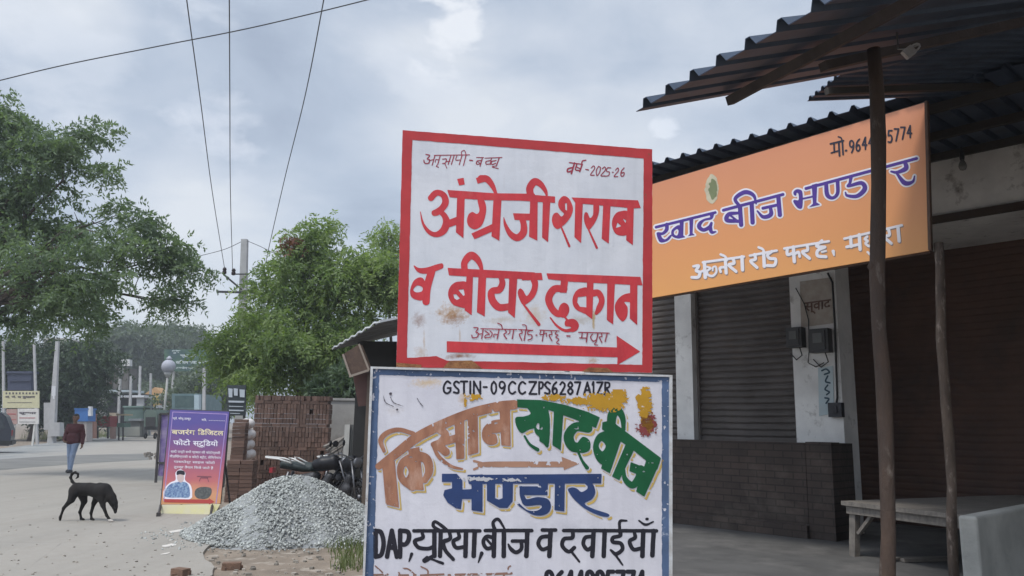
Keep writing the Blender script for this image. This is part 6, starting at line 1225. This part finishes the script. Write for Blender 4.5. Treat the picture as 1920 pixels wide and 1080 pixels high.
# ================================================================ power pole and wires
CONC = mat('pole_concrete', (0.42, 0.42, 0.42), .85, (0.33, 0.33, 0.33), 3, .8, .2)
DSTEEL = mat('dark_line_steel', (0.05, 0.05, 0.055), .6)
YP = 27.0
def pole(name, px0, pyt, px1, Y, wt, wb, label, group=None, cat='utility pole', m=CONC, top_dx=0):
    tp = depth(px0, pyt, Y); bt = depth(px1, hor(px1) + 2320 / Y, Y); bt[2] = 0
    t = thing(name, bt, label, cat, group); g = G(); n = 5
    V = []
    for p, w_ in ((bt, wb), (tp, wt)): V += [p + np.array((sx * w_ / 2, sy * w_ * .42, 0)) for sx, sy in ((-1, -1), (1, -1), (1, 1), (-1, 1))]
    g.add(V, [(3, 2, 1, 0), (4, 5, 6, 7), (0, 1, 5, 4), (1, 2, 6, 5), (2, 3, 7, 6), (3, 0, 4, 7)]); build('shaft', g, m, t); return t, tp, bt
pp, ptop, pbot = pole('power_pole', 459, 449, 447, YP, .21, .34, 'tall square concrete power pole rising out of the green tree')
g = G(); g.bar(depth(408, 547, YP - .18), depth(488, 549, YP - .18), .07, .07); build('cross_arm', g, DSTEEL, pp)
g = G(); g.bar(depth(421, 516, YP - .2), depth(453, 543, YP - .2), .06, .06); build('brace_arm', g, DSTEEL, pp)
g = G(); g.bar(depth(441, 514, YP - .2), depth(466, 514, YP - .2), .04, .04); build('side_arm', g, DSTEEL, pp)
INS = mat('insulator_brown', (0.04, 0.025, 0.025), .3)
ins = [(421, 508), (438, 510), (500, 500)]
for px, py in ins[:2]:
    c = depth(px, py, YP - .2); g = G(); g.lathe(c - np.array((0, 0, .12)), [(.03, 0), (.07, .02), (.075, .1), (.05, .14), (.075, .16), (.05, .24)], 12); build('insulator', g, INS, pp, True)
WIRE = mat('line_wire', (0.07, 0.07, 0.075), .5)
def wire(pts, r, label, group='overhead wires'):
    P = [depth(*p) for p in pts]; Q_ = crom([tuple(p) for p in P], 10); g = G(); g.tube([tuple(q) for q in Q_], r, 5); o = build('overhead_wire', g, WIRE); return tag(o, label, 'wire', group)
wire([(421, 503, YP - .2), (398, 360, 20.5), (376, 190, 15.5), (350, 0, 11.8), (330, -160, 9.6)], .011, 'leftmost of three wires running overhead from the power pole')
wire([(436, 504, YP - .2), (432, 360, 20.5), (431, 190, 15.5), (430, 0, 11.8), (429, -160, 9.6)], .011, 'middle of three wires running overhead from the power pole')
wire([(487, 548, YP - .2), (503, 470, 24), (535, 330, 19.5), (572, 180, 15.2), (607, 0, 11.8), (635, -160, 9.6)], .011, 'rightmost of three wires running overhead from the power pole')
wire([(-30, 158, 15), (120, 122, 14.6), (300, 86, 14.2), (480, 50, 13.8), (695, -2, 13.2), (800, -32, 13)], .012, 'lone wire crossing the upper left of the sky above the others')
wire([(459, 450, YP), (425, 466, YP), (390, 476, YP + .5), (330, 490, YP + 2)], .011, 'stay wire slanting left from the power pole top')
wire([(459, 450, YP), (490, 463, YP), (540, 488, YP), (600, 515, YP + 1)], .011, 'stay wire slanting right from the power pole top into the green tree')

# ================================================================ shed beside the boards
YS = 14.0
shd = thing('tin_shed', depth(700, 900, YS) * np.array((1, 1, 0)), 'dark tin roofed roadside shed just left of the red bordered board', 'shed')
Bc = np.array(depth(711, 606, 11.2)); Ac = np.array(depth(624, 656, 11.2 * (606 - hor(711)) / (656 - hor(624)))); Ec = Bc - Ac; Le = np.linalg.norm(Ec); Ec /= Le
Cc = np.array(depth(760, 596, 11.6)); Sc = Cc - Bc; Sc /= np.linalg.norm(Sc)
g = G(); ribbed(g, Ac, Ec, Le, Sc, 3.2, Le / 7.0, .04); build('roof', g, mat('shed_tin', (0.1, 0.1, 0.1), .6, (0.06, 0.06, 0.06), 5, .7), shd)
g = G(); n_ = np.cross(Ec, Sc); n_ = n_ / np.linalg.norm(n_); n_ = n_ if n_[2] > 0 else -n_
for i in range(14): g.bar(Ac + Ec * Le * i / 14 + n_ * (.016 + .028 * (i % 2)), Ac + Ec * Le * (i + 1) / 14 + n_ * (.016 + .028 * (1 - i % 2)), .02, .022)
build('edge_highlight', g, mat('painted_highlight', (0.75, 0.77, 0.78), .4), shd)  # near-white strip paints the highlight along the eave
g = G(); g.bar(Bc + n_ * .02 + Ec * .03, Bc + Sc * 3.2 + n_ * .02 + Ec * .03, .02, .03); build('edge_highlight', g, mat('painted_highlight', (0.75, 0.77, 0.78), .4), shd)  # same painted highlight along the near side edge
g = G()
for a, b in (((690, 640), (762, 640)), ((690, 655), (762, 655))): pass
w0, w1 = depth(668, 700, YS + 1.2), depth(800, 700, YS + 1.2); g.slab([w0 * np.array((1, 1, 0)), w1 * np.array((1, 1, 0)), w1 * np.array((1, 1, 0)) + (0, 0, 3.2), w0 * np.array((1, 1, 0)) + (0, 0, 3.2)], (0, .1, 0)); build('wall', g, mat('dark_shed_board', (0.035, 0.034, 0.033), .9, (0.022, 0.022, 0.022), 3, .7), shd)
for px in (694, 742):
    g = G(); p = depth(px, 700, 12.6); g.box((p[0], p[1], 1.2), (.07, .07, 2.4)); build('post', g, mat('shed_post', (0.13, 0.1, 0.08), .9), shd)
g = G(); q = [depth(x, y, 12.4) for x, y in ((644, 664), (672, 646), (691, 694), (657, 704))]; g.slab(q, (0.05, .07, 0)); a = g
blind = thing('hanging_mat', depth(668, 704, 12.4), 'brown reed mat hanging tilted under the tin shed eave', 'mat')
build('mat', a, mat('brown_reed', (0.12, 0.08, 0.06), .9, (0.075, 0.05, 0.042), 16, .8, .4), blind)
g = G(); g.bar(depth(655, 706, 12.36), depth(692, 694, 12.36), .03, .035); g.bar(depth(643, 664, 12.36), depth(657, 705, 12.36), .02, .03); g.bar(depth(673, 645, 12.36), depth(692, 694, 12.36), .02, .03); build('batten', g, mat('pale_batten', (0.3, 0.25, 0.21), .9), blind)
g = G(); q = [depth(x, y, 12.6) for x, y in ((662, 706), (692, 697), (694, 760), (672, 762))]; g.slab(q, (0, .04, 0)); tag(build('red_board', g, mat('dull_red_board', (0.11, 0.055, 0.047), .85, (0.07, 0.04, 0.035), 6, .8)), 'dull red board leaning under the hanging reed mat', 'board')
# compound wall and gate pillar
CW = mat('grey_plaster_wall', (0.3, 0.29, 0.27), .9, (0.22, 0.21, 0.2), 2.5, .8, .2, c3=(0.17, 0.15, 0.14), s3=1.5, t3=(.58, .8))
g = G(); a, b = depth(604, 900, 19.5) * np.array((1, 1, 0)), depth(1230, 900, 19.2) * np.array((1, 1, 0)); hz_ = depth(640, 751, 19.5)[2]; g.slab([a, b, b + (0, 0, hz_), a + (0, 0, hz_)], (0.02, .2, 0)); g.slab([a + (-.04, -.04, hz_), b + (0, -.04, hz_), b + (0, -.04, hz_ + .06), a + (-.04, -.04, hz_ + .06)], (.02, .28, 0))
tag(build('compound_wall', g, CW), 'grey plastered compound wall right of the tall brick stack', 'wall')
gp = thing('gate_panel', depth(670, 900, 15.5) * np.array((1, 1, 0)), 'grey gate panel with a white post behind the motorcycles', 'gate')
g = G(); a = depth(649, 860, 15.5) * np.array((1, 1, 0)); zt2 = depth(649, 796, 15.5)[2]; g.box((a[0], a[1], zt2 / 2), (.1, .1, zt2)); build('post', g, mat('white_gate_post', (0.5, 0.49, 0.46), .8, (0.38, 0.37, 0.34), 6, .8), gp)
g = G(); b = depth(720, 860, 15.6) * np.array((1, 1, 0)); g.slab([a + (.06, 0, .1), b + (0, 0, .1), b + (0, 0, zt2), a + (.06, 0, zt2)], (0, .04, 0))
for i in range(5):
    f = (i + .5) / 5; p = a + (b - a) * f; g.box((p[0], p[1] - .012, zt2 / 2), (.03, .02, zt2 - .2))
build('panel', g, mat('grey_gate_sheet', (0.17, 0.17, 0.165), .8, (0.12, 0.12, 0.115), 4, .7), gp)
g = G()
for i, (x0, y0, x1, y1) in enumerate(((612, 845, 652, 815), (620, 850, 655, 828), (608, 838, 640, 822))): g.bar(depth(x0, y0, 16.2), depth(x1, y1, 16.6), .09, .04)
tag(build('timber_scrap', g, MATS['grey_weathered_wood']), 'loose grey timbers leaning beside the gate post above the motorcycles', 'timber')
# dark lettered board hanging by the tree
hb = thing('hanging_signboard', depth(443, 780, 19.5), 'dark lettered signboard with white marks standing left of the brick stack', 'signboard')
g = G(); g.slab([depth(x, y, 19.5) for x, y in ((426, 722), (461, 722), (460, 779), (426, 779))], (0, .04, 0)); build('board', g, mat('blackish_board', (0.035, 0.045, 0.05), .6), hb)
g = G()
for (x0, y0, x1, y1) in ((428, 728, 436, 745), (438, 728, 446, 742), (449, 730, 459, 745), (428, 751, 458, 755), (429, 761, 456, 763), (429, 768, 457, 771), (429, 774, 450, 776)):
    g.slab([depth(x, y, 19.47) for x, y in ((x0, y0), (x1, y0 + .8), (x1 - .6, y1), (x0 + .8, y1 - .5))], (0, .01, 0))
build('lettering', g, mat('board_white_marks', (0.42, 0.46, 0.5), .6), hb)
for px in (429, 458):
    g = G(); p = depth(px, 779, 19.56); g.box((p[0], p[1], p[2] / 2), (.05, .05, p[2])); build('leg', g, FRB, hb)

# ================================================================ across the road, far left
def bx(g, x0, x1, y0, y1, Y, d=.3, mi=0): g.slab([depth(x, y, Y) for x, y in ((x0, y0), (x1, y0), (x1, y1), (x0, y1))], (0, d, 0), mi)
def base_y(px, Y): return hor(px) + 2320 / Y
Yn = 45.5
nbd = thing('notice_board', depth(40, base_y(40, Yn), Yn), 'cream and white notice boards on two white posts across the road', 'notice board')
g = G(); bx(g, 5, 73, 733, 765, Yn, .08); build('cream_board', g, mat('cream_board', (0.55, 0.52, 0.34), .7), nbd)
g = G(); bx(g, 33, 72, 766, 795, Yn, .08); build('white_board', g, mat('white_board', (0.62, 0.6, 0.57), .7), nbd)
g = G(); bx(g, 12, 32, 767, 795, Yn, .08); build('pink_board', g, mat('pinkish_board', (0.4, 0.27, 0.24), .7), nbd)
LB = mat('board_lettering', (0.1, 0.09, 0.1), .7); LRD = mat('board_red_lettering', (0.4, 0.06, 0.07), .7)
for s, x0, x1, y0, y1, mm in (('।।।।।।।।।।', 8, 70, 735, 739, LB), ('मं. नं. व दुकान', 10, 66, 742, 746, LB), ('----------', 14, 60, 752, 756, LB), ('सूचना', 36, 68, 772, 776, LB), ('----------', 36, 66, 780, 785, LRD), ('--------', 36, 66, 789, 792, LB), ('------', 14, 30, 772, 778, LRD), ('------', 14, 30, 784, 788, LRD)):
    text('lettering', s, mm, nbd, lambda u, v, d=0.0, x0=x0, x1=x1, y0=y0, y1=y1: depth(x0 + (x1 - x0) * u, y1 - (y1 - y0) * v / .8, Yn - .01 - d), .05)
for px in (18, 30, 69):
    g = G(); p = depth(px, 767, Yn + .1); g.box((p[0], p[1], p[2] / 2), (.16 if px < 40 else .1, .08, p[2])); build('post', g, mat('white_post', (0.58, 0.57, 0.53), .8, (0.45, 0.43, 0.4), 3, .7), nbd)
for px0, px1, yt, lb in ((6, 8, 640, 'thin pale pole behind the left end of the cream notice board'), (64, 70, 642, 'thin pale pole behind the right end of the cream notice board')):
    pole('street_pole', px0, yt, px1, 50, .13, .15, lb, 'thin poles across the road', 'pole')
pole('concrete_pole', 108, 640, 97, 52, .2, .42, 'thick leaning concrete pole with a whitewashed foot between the notice board and the man')
g = G(); bx(g, 82, 98, 755, 806, 52.5, .15); bx(g, 92, 112, 792, 818, 51.6, .5); tag(build('stone_slab', g, CONC), 'leaning stone slabs at the foot of the thick concrete pole', 'slab')
g = G(); a = depth(101, 724, 51.5); bx(g, 97, 104, 724, 742, 51.5, .04); bx(g, 99, 102, 742, 748, 51.5, .04); tag(build('white_rag', g, mat('rag_white', (0.62, 0.63, 0.65), .9)), 'white rag tied on the thick concrete pole', 'cloth')
g = G(); bx(g, 14, 58, 700, 732, 53, .6); bx(g, 12, 60, 696, 700, 52.9, .8); bx(g, 16, 56, 712, 714, 52.9, .05); tag(build('blue_stall', g, mat('dark_blue_stall', (0.05, 0.06, 0.1), .7)), 'dark blue stall front under the dense tree above the cream board', 'stall')
g = G(); bx(g, 82, 124, 634, 662, 60, 6); o = build('upper_wall', g, mat('beige_plaster', (0.42, 0.4, 0.36), .9)); tag(o, 'beige upper storey wall showing through the trees behind the concrete pole', 'building')
# van at the left edge
van = thing('van', ground(0, 850), 'dark grey van cut off by the left edge of the photo', 'van'); Yv = 36.0
V0 = np.array(ground(17, 851)); los = np.array((V0[0], V0[1], 0)) / np.hypot(V0[0], V0[1]); lon = np.array((-los[1], los[0], 0)); los = los * 0.995 - lon * 0.1
def vp(x, y, z): return V0 + lon * x + los * y + np.array((0, 0, z))
g = G(); prof = [(0.05, .35), (0, .7), (.03, 1.05), (.3, 1.66), (.5, 1.84), (3.6, 1.88), (4.2, 1.2), (4.5, .95), (4.5, .4)]
g.slab([vp(x, .0, z) for x, z in prof], los * 1.6); build('body', g, mat('dark_grey_car_paint', (0.035, 0.04, 0.055), .3, spec=.6), van)
for x0, x1 in ((.45, 1.3), (1.4, 2.4), (2.5, 3.5)):
    g = G(); g.slab([vp(x0 - .2 * (x0 < .5), -.015, 1.1), vp(x1, -.015, 1.1), vp(x1, -.015, 1.66), vp(x0, -.015, 1.66)], los * .03); build('window', g, mat('car_glass', (0.05, 0.06, 0.07), .1, spec=.6), van)
ang_ = math.atan2(lon[1], lon[0])
for x in (.75, 3.7):
    rr = Matrix.Rotation(ang_, 3, 'Z') @ Matrix.Rotation(R(90), 3, 'X'); c = Vector(vp(x, .1, .33)); g = G(); g.torus(c, .24, .085, rr, 20, 8); wv = build('wheel', g, RUB, van, True); g = G(); g.lathe(c - Vector(los) * .02, [(.2, -.06), (.2, .06), (.05, .08)], 14, rr); build('rim', g, CHR, wv, True)
g = G(); g.slab([vp(-.02, .1, .8), vp(-.02, .1, 1.05), vp(-.02, .3, 1.05), vp(-.02, .3, .8)], lon * .05); build('tail_light', g, mat('tail_red', (0.35, 0.03, 0.04), .3), van)
g = G(); g.slab([vp(-.06, -.02, .4), vp(.5, -.02, .4), vp(.5, -.02, .58), vp(-.06, -.02, .58)], los * 1.64); build('bumper', g, mat('bumper_black', (0.03, 0.03, 0.03), .6), van)
# blue tank on a stand
Yk = 55; t = thing('blue_tank', depth(155, base_y(155, Yk), Yk), 'blue box tank on a pale masonry stand behind the walking man', 'tank')
g = G(); bx(g, 140, 165, 767, 790, Yk, 1.0); bx(g, 139, 166, 765.5, 768, Yk - .04, 1.1); build('tank', g, mat('blue_plastic', (0.05, 0.16, 0.42), .5), t); g = G(); bx(g, 144, 162, 790.5, base_y(155, Yk), Yk + .1, .8); build('stand', g, mat('pale_masonry', (0.4, 0.36, 0.34), .9), t)
g = G(); bx(g, 165, 170, 762, 780, Yk, .3); build('pipe', g, mat('white_plastic', (0.65, 0.66, 0.68), .5), t)
# carts, stalls, awnings
def stall(name, Y, parts, label, cat):
    xs = [p[0] for p in parts] + [p[1] for p in parts]; cx = (min(xs) + max(xs)) / 2; t = thing(name, depth(cx, base_y(cx, Y), Y), label, cat)
    for x0, x1, y0, y1, d, mn, c, nm, dy in parts:
        g = G(); bx(g, x0, x1, y0, y1, Y + dy, d); build(nm, g, mat(mn, c, .85, scale=1.5), t)
    return t
B = base_y
stall('fence_post', 57, [(164, 176, 778, 822, .4, 'pink_masonry', (0.4, 0.22, 0.17), 'shaft', 0), (162, 178, 776, 778, .5, 'pink_masonry', (0.4, 0.22, 0.17), 'cap', -.05)], 'pinkish masonry pillar beside the red cart', 'pillar')
stall('red_cart', 62, [(178, 206, 782, 800, 1.2, 'dull_red_paint', (0.26, 0.05, 0.05), 'tray', 0), (178, 206, 780, 782, 1.3, 'red_rail', (0.32, 0.08, 0.07), 'rail', -.05), (181, 184, 800, 822, .1, 'dark_leg', (0.06, 0.05, 0.05), 'leg', .1), (200, 203, 800, 822, .1, 'dark_leg', (0.06, 0.05, 0.05), 'leg', .1)], 'dull red hand cart standing by the far roadside', 'cart')
stall('awning_shop', 78, [(178, 262, 738, 802, 3, 'dark_shop_front', (0.05, 0.05, 0.055), 'front', 1.5), (160, 198, 738, 790, 2, 'grey_sheet_wall', (0.27, 0.27, 0.27), 'wall', 1.0), (188, 244, 731, 735, 3, 'pale_blue_awning', (0.4, 0.46, 0.48), 'awning', -1), (226, 270, 741, 745, 2.5, 'white_awning', (0.62, 0.64, 0.66), 'awning', -.8), (193, 196, 735, 780, .15, 'pale_post', (0.5, 0.5, 0.48), 'post', -.9), (184, 206, 700, 726, 2, 'orange_wall', (0.5, 0.2, 0.12), 'upper_wall', .5), (206, 240, 690, 730, 2, 'dim_upper', (0.12, 0.11, 0.1), 'upper_wall', .8), (199, 203, 704, 720, .2, 'white_shutter', (0.6, 0.6, 0.6), 'window', .2)], 'far awning fronted shop row with an orange upper wall', 'shop')
stall('yellow_stall', 90, [(272, 304, 740, 762, 2, 'dim_yellow', (0.45, 0.33, 0.12), 'front', 0), (268, 308, 747, 750, 2.4, 'ochre_band', (0.55, 0.42, 0.05), 'band', -.3)], 'small yellow stall with a peaked roof far down the road', 'stall')
g = G(); Y = 90; g.slab([depth(268, 741, Y), depth(308, 741, Y), depth(290, 726, Y)], (0, 2, 0)); build('roof', g, mat('orange_tile', (0.5, 0.3, 0.14), .8), [o for o in col.objects if o.name == 'yellow_stall'][0])
stall('green_kiosk', 72, [(232, 268, 764, 790, 1.5, 'sea_green', (0.12, 0.18, 0.16), 'body', 0), (230, 270, 761, 764, 1.8, 'sea_green_lid', (0.2, 0.29, 0.26), 'roof', -.1), (236, 264, 790, B(250, 72), 1.3, 'shade_plinth', (0.15, 0.15, 0.14), 'plinth', .1)], 'sea green kiosk between the far poles', 'kiosk')
stall('low_wall', 66, [(204, 262, 800, 817, .4, 'mottled_rubble', (0.3, 0.31, 0.28), 'wall', 0)], 'low rubble heap along the far verge under the poles', 'rubble')
stall('hand_pump', 64, [(203, 217, 774, 786, .5, 'cream_bundle', (0.6, 0.52, 0.4), 'bundle', 0), (206, 214, 786, B(210, 64), .3, 'dim_stand', (0.3, 0.2, 0.17), 'stand', .1)], 'cream bundle on a stand right of the red cart', 'bundle')
for i, (px0, yt, px1, Y, lb) in enumerate(((226, 690, 221, 70, 'far pole carrying the white box sign, left of the row'), (246, 705, 242, 74, 'far pole second in the row, above the green kiosk'), (263, 686, 260, 78, 'taller thin far pole third in the row'), (283, 700, 280, 82, 'brownish far pole fourth in the row, before the yellow stall'), (383, 690, 382, 60, 'far pole behind the right end of the green hoarding'))):
    pole('street_pole', px0, yt, px1, Y, .2, .24, lb, 'poles along the far road', 'pole')
stall('box_sign', 69.5, [(214, 243, 674, 686, .5, 'white_box_sign', (0.66, 0.66, 0.65), 'box', 0), (226, 229, 686, 700, .2, 'white_box_sign', (0.66, 0.66, 0.65), 'bracket', .1)], 'white box sign on top of the leftmost far pole', 'sign')
stall('pole_panel', 77.5, [(256, 268, 742, 764, .3, 'grey_panel', (0.45, 0.46, 0.47), 'panel', 0)], 'small grey panel fixed on the third far pole', 'panel')
stall('fruit_cart', 60, [(219, 233, 793, 801, 1.0, 'dull_green_paint', (0.1, 0.16, 0.13), 'tray', 0), (218, 234, 776, 779, 1.3, 'tan_tarp', (0.4, 0.33, 0.22), 'canopy', -.1), (220, 221, 779, 793, .05, 'dark_leg', (0.06, 0.05, 0.05), 'post', .1), (231, 232, 779, 793, .05, 'dark_leg', (0.06, 0.05, 0.05), 'post', .1), (221, 223, 801, B(226, 60), .1, 'dark_leg', (0.06, 0.05, 0.05), 'leg', .1), (229, 231, 801, B(226, 60), .1, 'dark_leg', (0.06, 0.05, 0.05), 'leg', .1)], 'small vendor cart with a tan canopy before the leftmost far pole', 'cart')
stall('tarpaulin_shelter', 68, [(244, 262, 789, 806, 1.2, 'grey_bundles', (0.2, 0.2, 0.19), 'front', .3), (241, 265, 785, 789, 1.8, 'grey_tarp', (0.33, 0.35, 0.36), 'cover', 0)], 'low grey tarpaulin shelter under the second and third far poles', 'shelter')
stall('brick_kiosk', 86, [(300, 318, 742, 800, 2.0, 'dim_brick', (0.2, 0.13, 0.1), 'wall', 0), (298, 320, 738, 742, 2.4, 'grey_slab_roof', (0.35, 0.35, 0.34), 'roof', -.1), (304, 313, 752, 775, .1, 'dark_opening', (0.03, 0.03, 0.03), 'opening', -.1)], 'dim brick kiosk beside the globe tank pole', 'kiosk')
# globe tank
Yg = 68; t = thing('globe_tank', depth(317, B(317, Yg), Yg), 'pale round globe on a tall pole with a small cap, beside the green hoarding', 'water tank')
c = Vector(depth(316, 687, Yg)); r0 = 12.5 * Yg / FPX; GL = mat('pale_globe', (0.4, 0.41, 0.46), .7)
g = G(); g.lathe(c - Vector((0, 0, r0)), [(max(.03, r0 * math.sin(math.pi * i / 12)), r0 * (1 - math.cos(math.pi * i / 12))) for i in range(13)], 20); build('globe', g, GL, t, True)
g = G(); g.lathe(c + Vector((0, 0, r0 * 1.0)), [(r0 * .35, 0), (r0 * .4, r0 * .2), (r0 * .1, r0 * .55)], 12); build('cap', g, GL, t, True)
g = G(); g.tube([(c.x, c.y, 0), (c.x, c.y, c.z - r0)], .1, 8); g.lathe(c - Vector((0, 0, r0 * 1.75)), [(r0 * .15, 0), (r0 * .45, r0 * .5), (r0 * .6, r0 * .85)], 12); build('pole', g, mat('pale_pole', (0.42, 0.42, 0.4), .8), t, True)
# green hoarding
Yh = 88; t = thing('hoarding', depth(355, B(355, Yh), Yh), 'large blue green hoarding with white writing high over the far road', 'hoarding')
g = G(); bx(g, 308, 404, 655, 696, Yh, .25); build('panel', g, mat('blue_green_print', (0.035, 0.075, 0.085), .6, (0.07, 0.15, 0.06), .5, .9), t)
for s, x0, x1, y0, y1 in (('शुभ', 322, 338, 656, 661), ('स्वागतम', 338, 368, 664, 669), ('किसान सेवा केन्द्र', 330, 392, 676, 682), ('अछनेरा रोड फरह मथुरा', 330, 396, 688, 692)):
    text('lettering', s, mat('hoarding_white', (0.55, 0.62, 0.6), .6), t, lambda u, v, d=0.0, x0=x0, x1=x1, y0=y0, y1=y1: depth(x0 + (x1 - x0) * u, y1 - (y1 - y0) * v / .8, Yh - .02 - d), .04)
for px in (326, 386):
    g = G(); p = depth(px, 696, Yh + .3); g.tube([(p[0], p[1], 0), tuple(p)], .14, 8); build('post', g, mat('pale_pole', (0.42, 0.42, 0.4), .8), t)
# teal truck facing the camera
Yt = 62; TR = thing('truck', depth(345, B(345, Yt), Yt), 'teal truck coming down the far road under the hoarding', 'truck')
g = G(); bx(g, 322, 372, 738, 815, Yt, 5); build('body', g, mat('teal_truck', (0.1, 0.165, 0.175), .6, (0.16, 0.23, 0.24), 2, .8), TR)
g = G(); bx(g, 328, 364, 742, 764, Yt - .03, .03); build('windscreen', g, mat('truck_glass', (0.05, 0.09, 0.09), .2, (0.1, 0.15, 0.14), 3, .8), TR)
g = G(); bx(g, 364, 373, 740, 768, Yt - .1, .4); build('side_panel', g, mat('pale_blue_panel', (0.4, 0.5, 0.55), .6), TR)
for px in (328, 364):
    g = G(); g.lathe(depth(px, 790, Yt - .12), [(.14, 0), (.16, .06), (.1, .1)], 10, Matrix.Rotation(R(90), 3, 'X')); build('headlight', g, GL, TR)
g = G(); bx(g, 322, 372, 800, 808, Yt - .25, .3); build('bumper', g, mat('bumper_grey', (0.3, 0.3, 0.3), .6), TR)
for px in (329, 366):
    g = G(); c = depth(px, B(px, Yt) - 9, Yt + .8); g.torus(c, .33, .13, Matrix.Rotation(R(90), 3, 'Y'), 18, 8); build('wheel', g, RUB, TR, True)
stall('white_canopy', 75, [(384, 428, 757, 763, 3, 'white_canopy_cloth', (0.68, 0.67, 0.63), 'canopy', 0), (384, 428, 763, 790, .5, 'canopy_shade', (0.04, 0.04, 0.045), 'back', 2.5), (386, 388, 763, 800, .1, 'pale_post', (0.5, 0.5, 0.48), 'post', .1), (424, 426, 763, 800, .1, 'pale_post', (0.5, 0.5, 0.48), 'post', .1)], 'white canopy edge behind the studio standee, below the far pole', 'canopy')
# auto rickshaw seen from behind with its hood
Yr = 66; t = thing('auto_rickshaw', depth(281, B(281, Yr), Yr), 'dark auto rickshaw with pale green hood far down the road', 'rickshaw')
g = G(); g.slab([depth(x, y, Yr) for x, y in ((270, 776), (274, 768), (290, 768), (294, 776), (294, 800), (270, 800))], (0, 2.2, 0)); build('hood', g, mat('dull_green_hood', (0.14, 0.19, 0.16), .8), t)
g = G(); bx(g, 273, 291, 782, 800, Yr - .05, .1); build('rear_panel', g, mat('dark_rear', (0.05, 0.05, 0.05), .6), t)
for px in (273, 291):
    g = G(); c = depth(px, B(px, Yr) - 6, Yr + .5); g.torus(c, .2, .07, Matrix.Rotation(R(90), 3, 'Y'), 16, 6); build('wheel', g, RUB, t, True)
g = G(); bx(g, 270, 294, 800, 806, Yr + .1, 2); build('chassis', g, mat('dark_rear', (0.05, 0.05, 0.05), .6), t)
stall('blue_shed', 84, [(296, 326, 765, 800, 2, 'pale_blue_sheet', (0.28, 0.36, 0.42), 'wall', 0), (292, 330, 760, 765, 2.6, 'pale_blue_roof', (0.45, 0.48, 0.52), 'roof', -.3)], 'pale blue sheet shed right of the auto rickshaw', 'shed')
# verge weeds across the road
sp_ = []
for i in range(44):
    p = ground(62 + i * 4.7, 824 - i * .16 + (i % 3)); sp_.append((p[0], p[1], 1.0))
tufts('verge_grass', sp_, 'green weeds along the far verge of the road', .75, 46, 8, (0.09, 0.13, 0.05), (0.16, 0.18, 0.08))
# rubble on the road margin beside the dark standee
g = G(); rr_ = random.Random(4)
for i in range(26):
    p = ground(rr_.uniform(272, 296), rr_.uniform(850, 862), .03); s = rr_.uniform(.05, .14); g.box(p + np.array((0, 0, s * .3)), (s, s * .8, s * .7), rr_.uniform(0, 3))
tag(build('rubble', g, mat('rubble_dull', (0.2, 0.175, 0.15), .95, island=.4)), 'small rubble scatter on the road margin left of the dark standee', 'rubble', kind='stuff')

# ================================================================ the air
if HAZE > 0:
    g = G(); g.box((0, 300, 6.5), (1500, 1300, 15.4))
    hm = bpy.data.materials.new('pale_air'); hm.use_nodes = True; t = hm.node_tree; t.nodes.remove(t.nodes['Principled BSDF'])
    v = nd(t, 'ShaderNodeVolumePrincipled'); v.inputs['Color'].default_value = (0.86, 0.9, 0.95, 1); v.inputs['Density'].default_value = HAZE; v.inputs['Anisotropy'].default_value = 0.3
    t.links.new(v.outputs[0], t.nodes['Material Output'].inputs['Volume'])
    tag(build('haze', g, hm), kind='stuff')
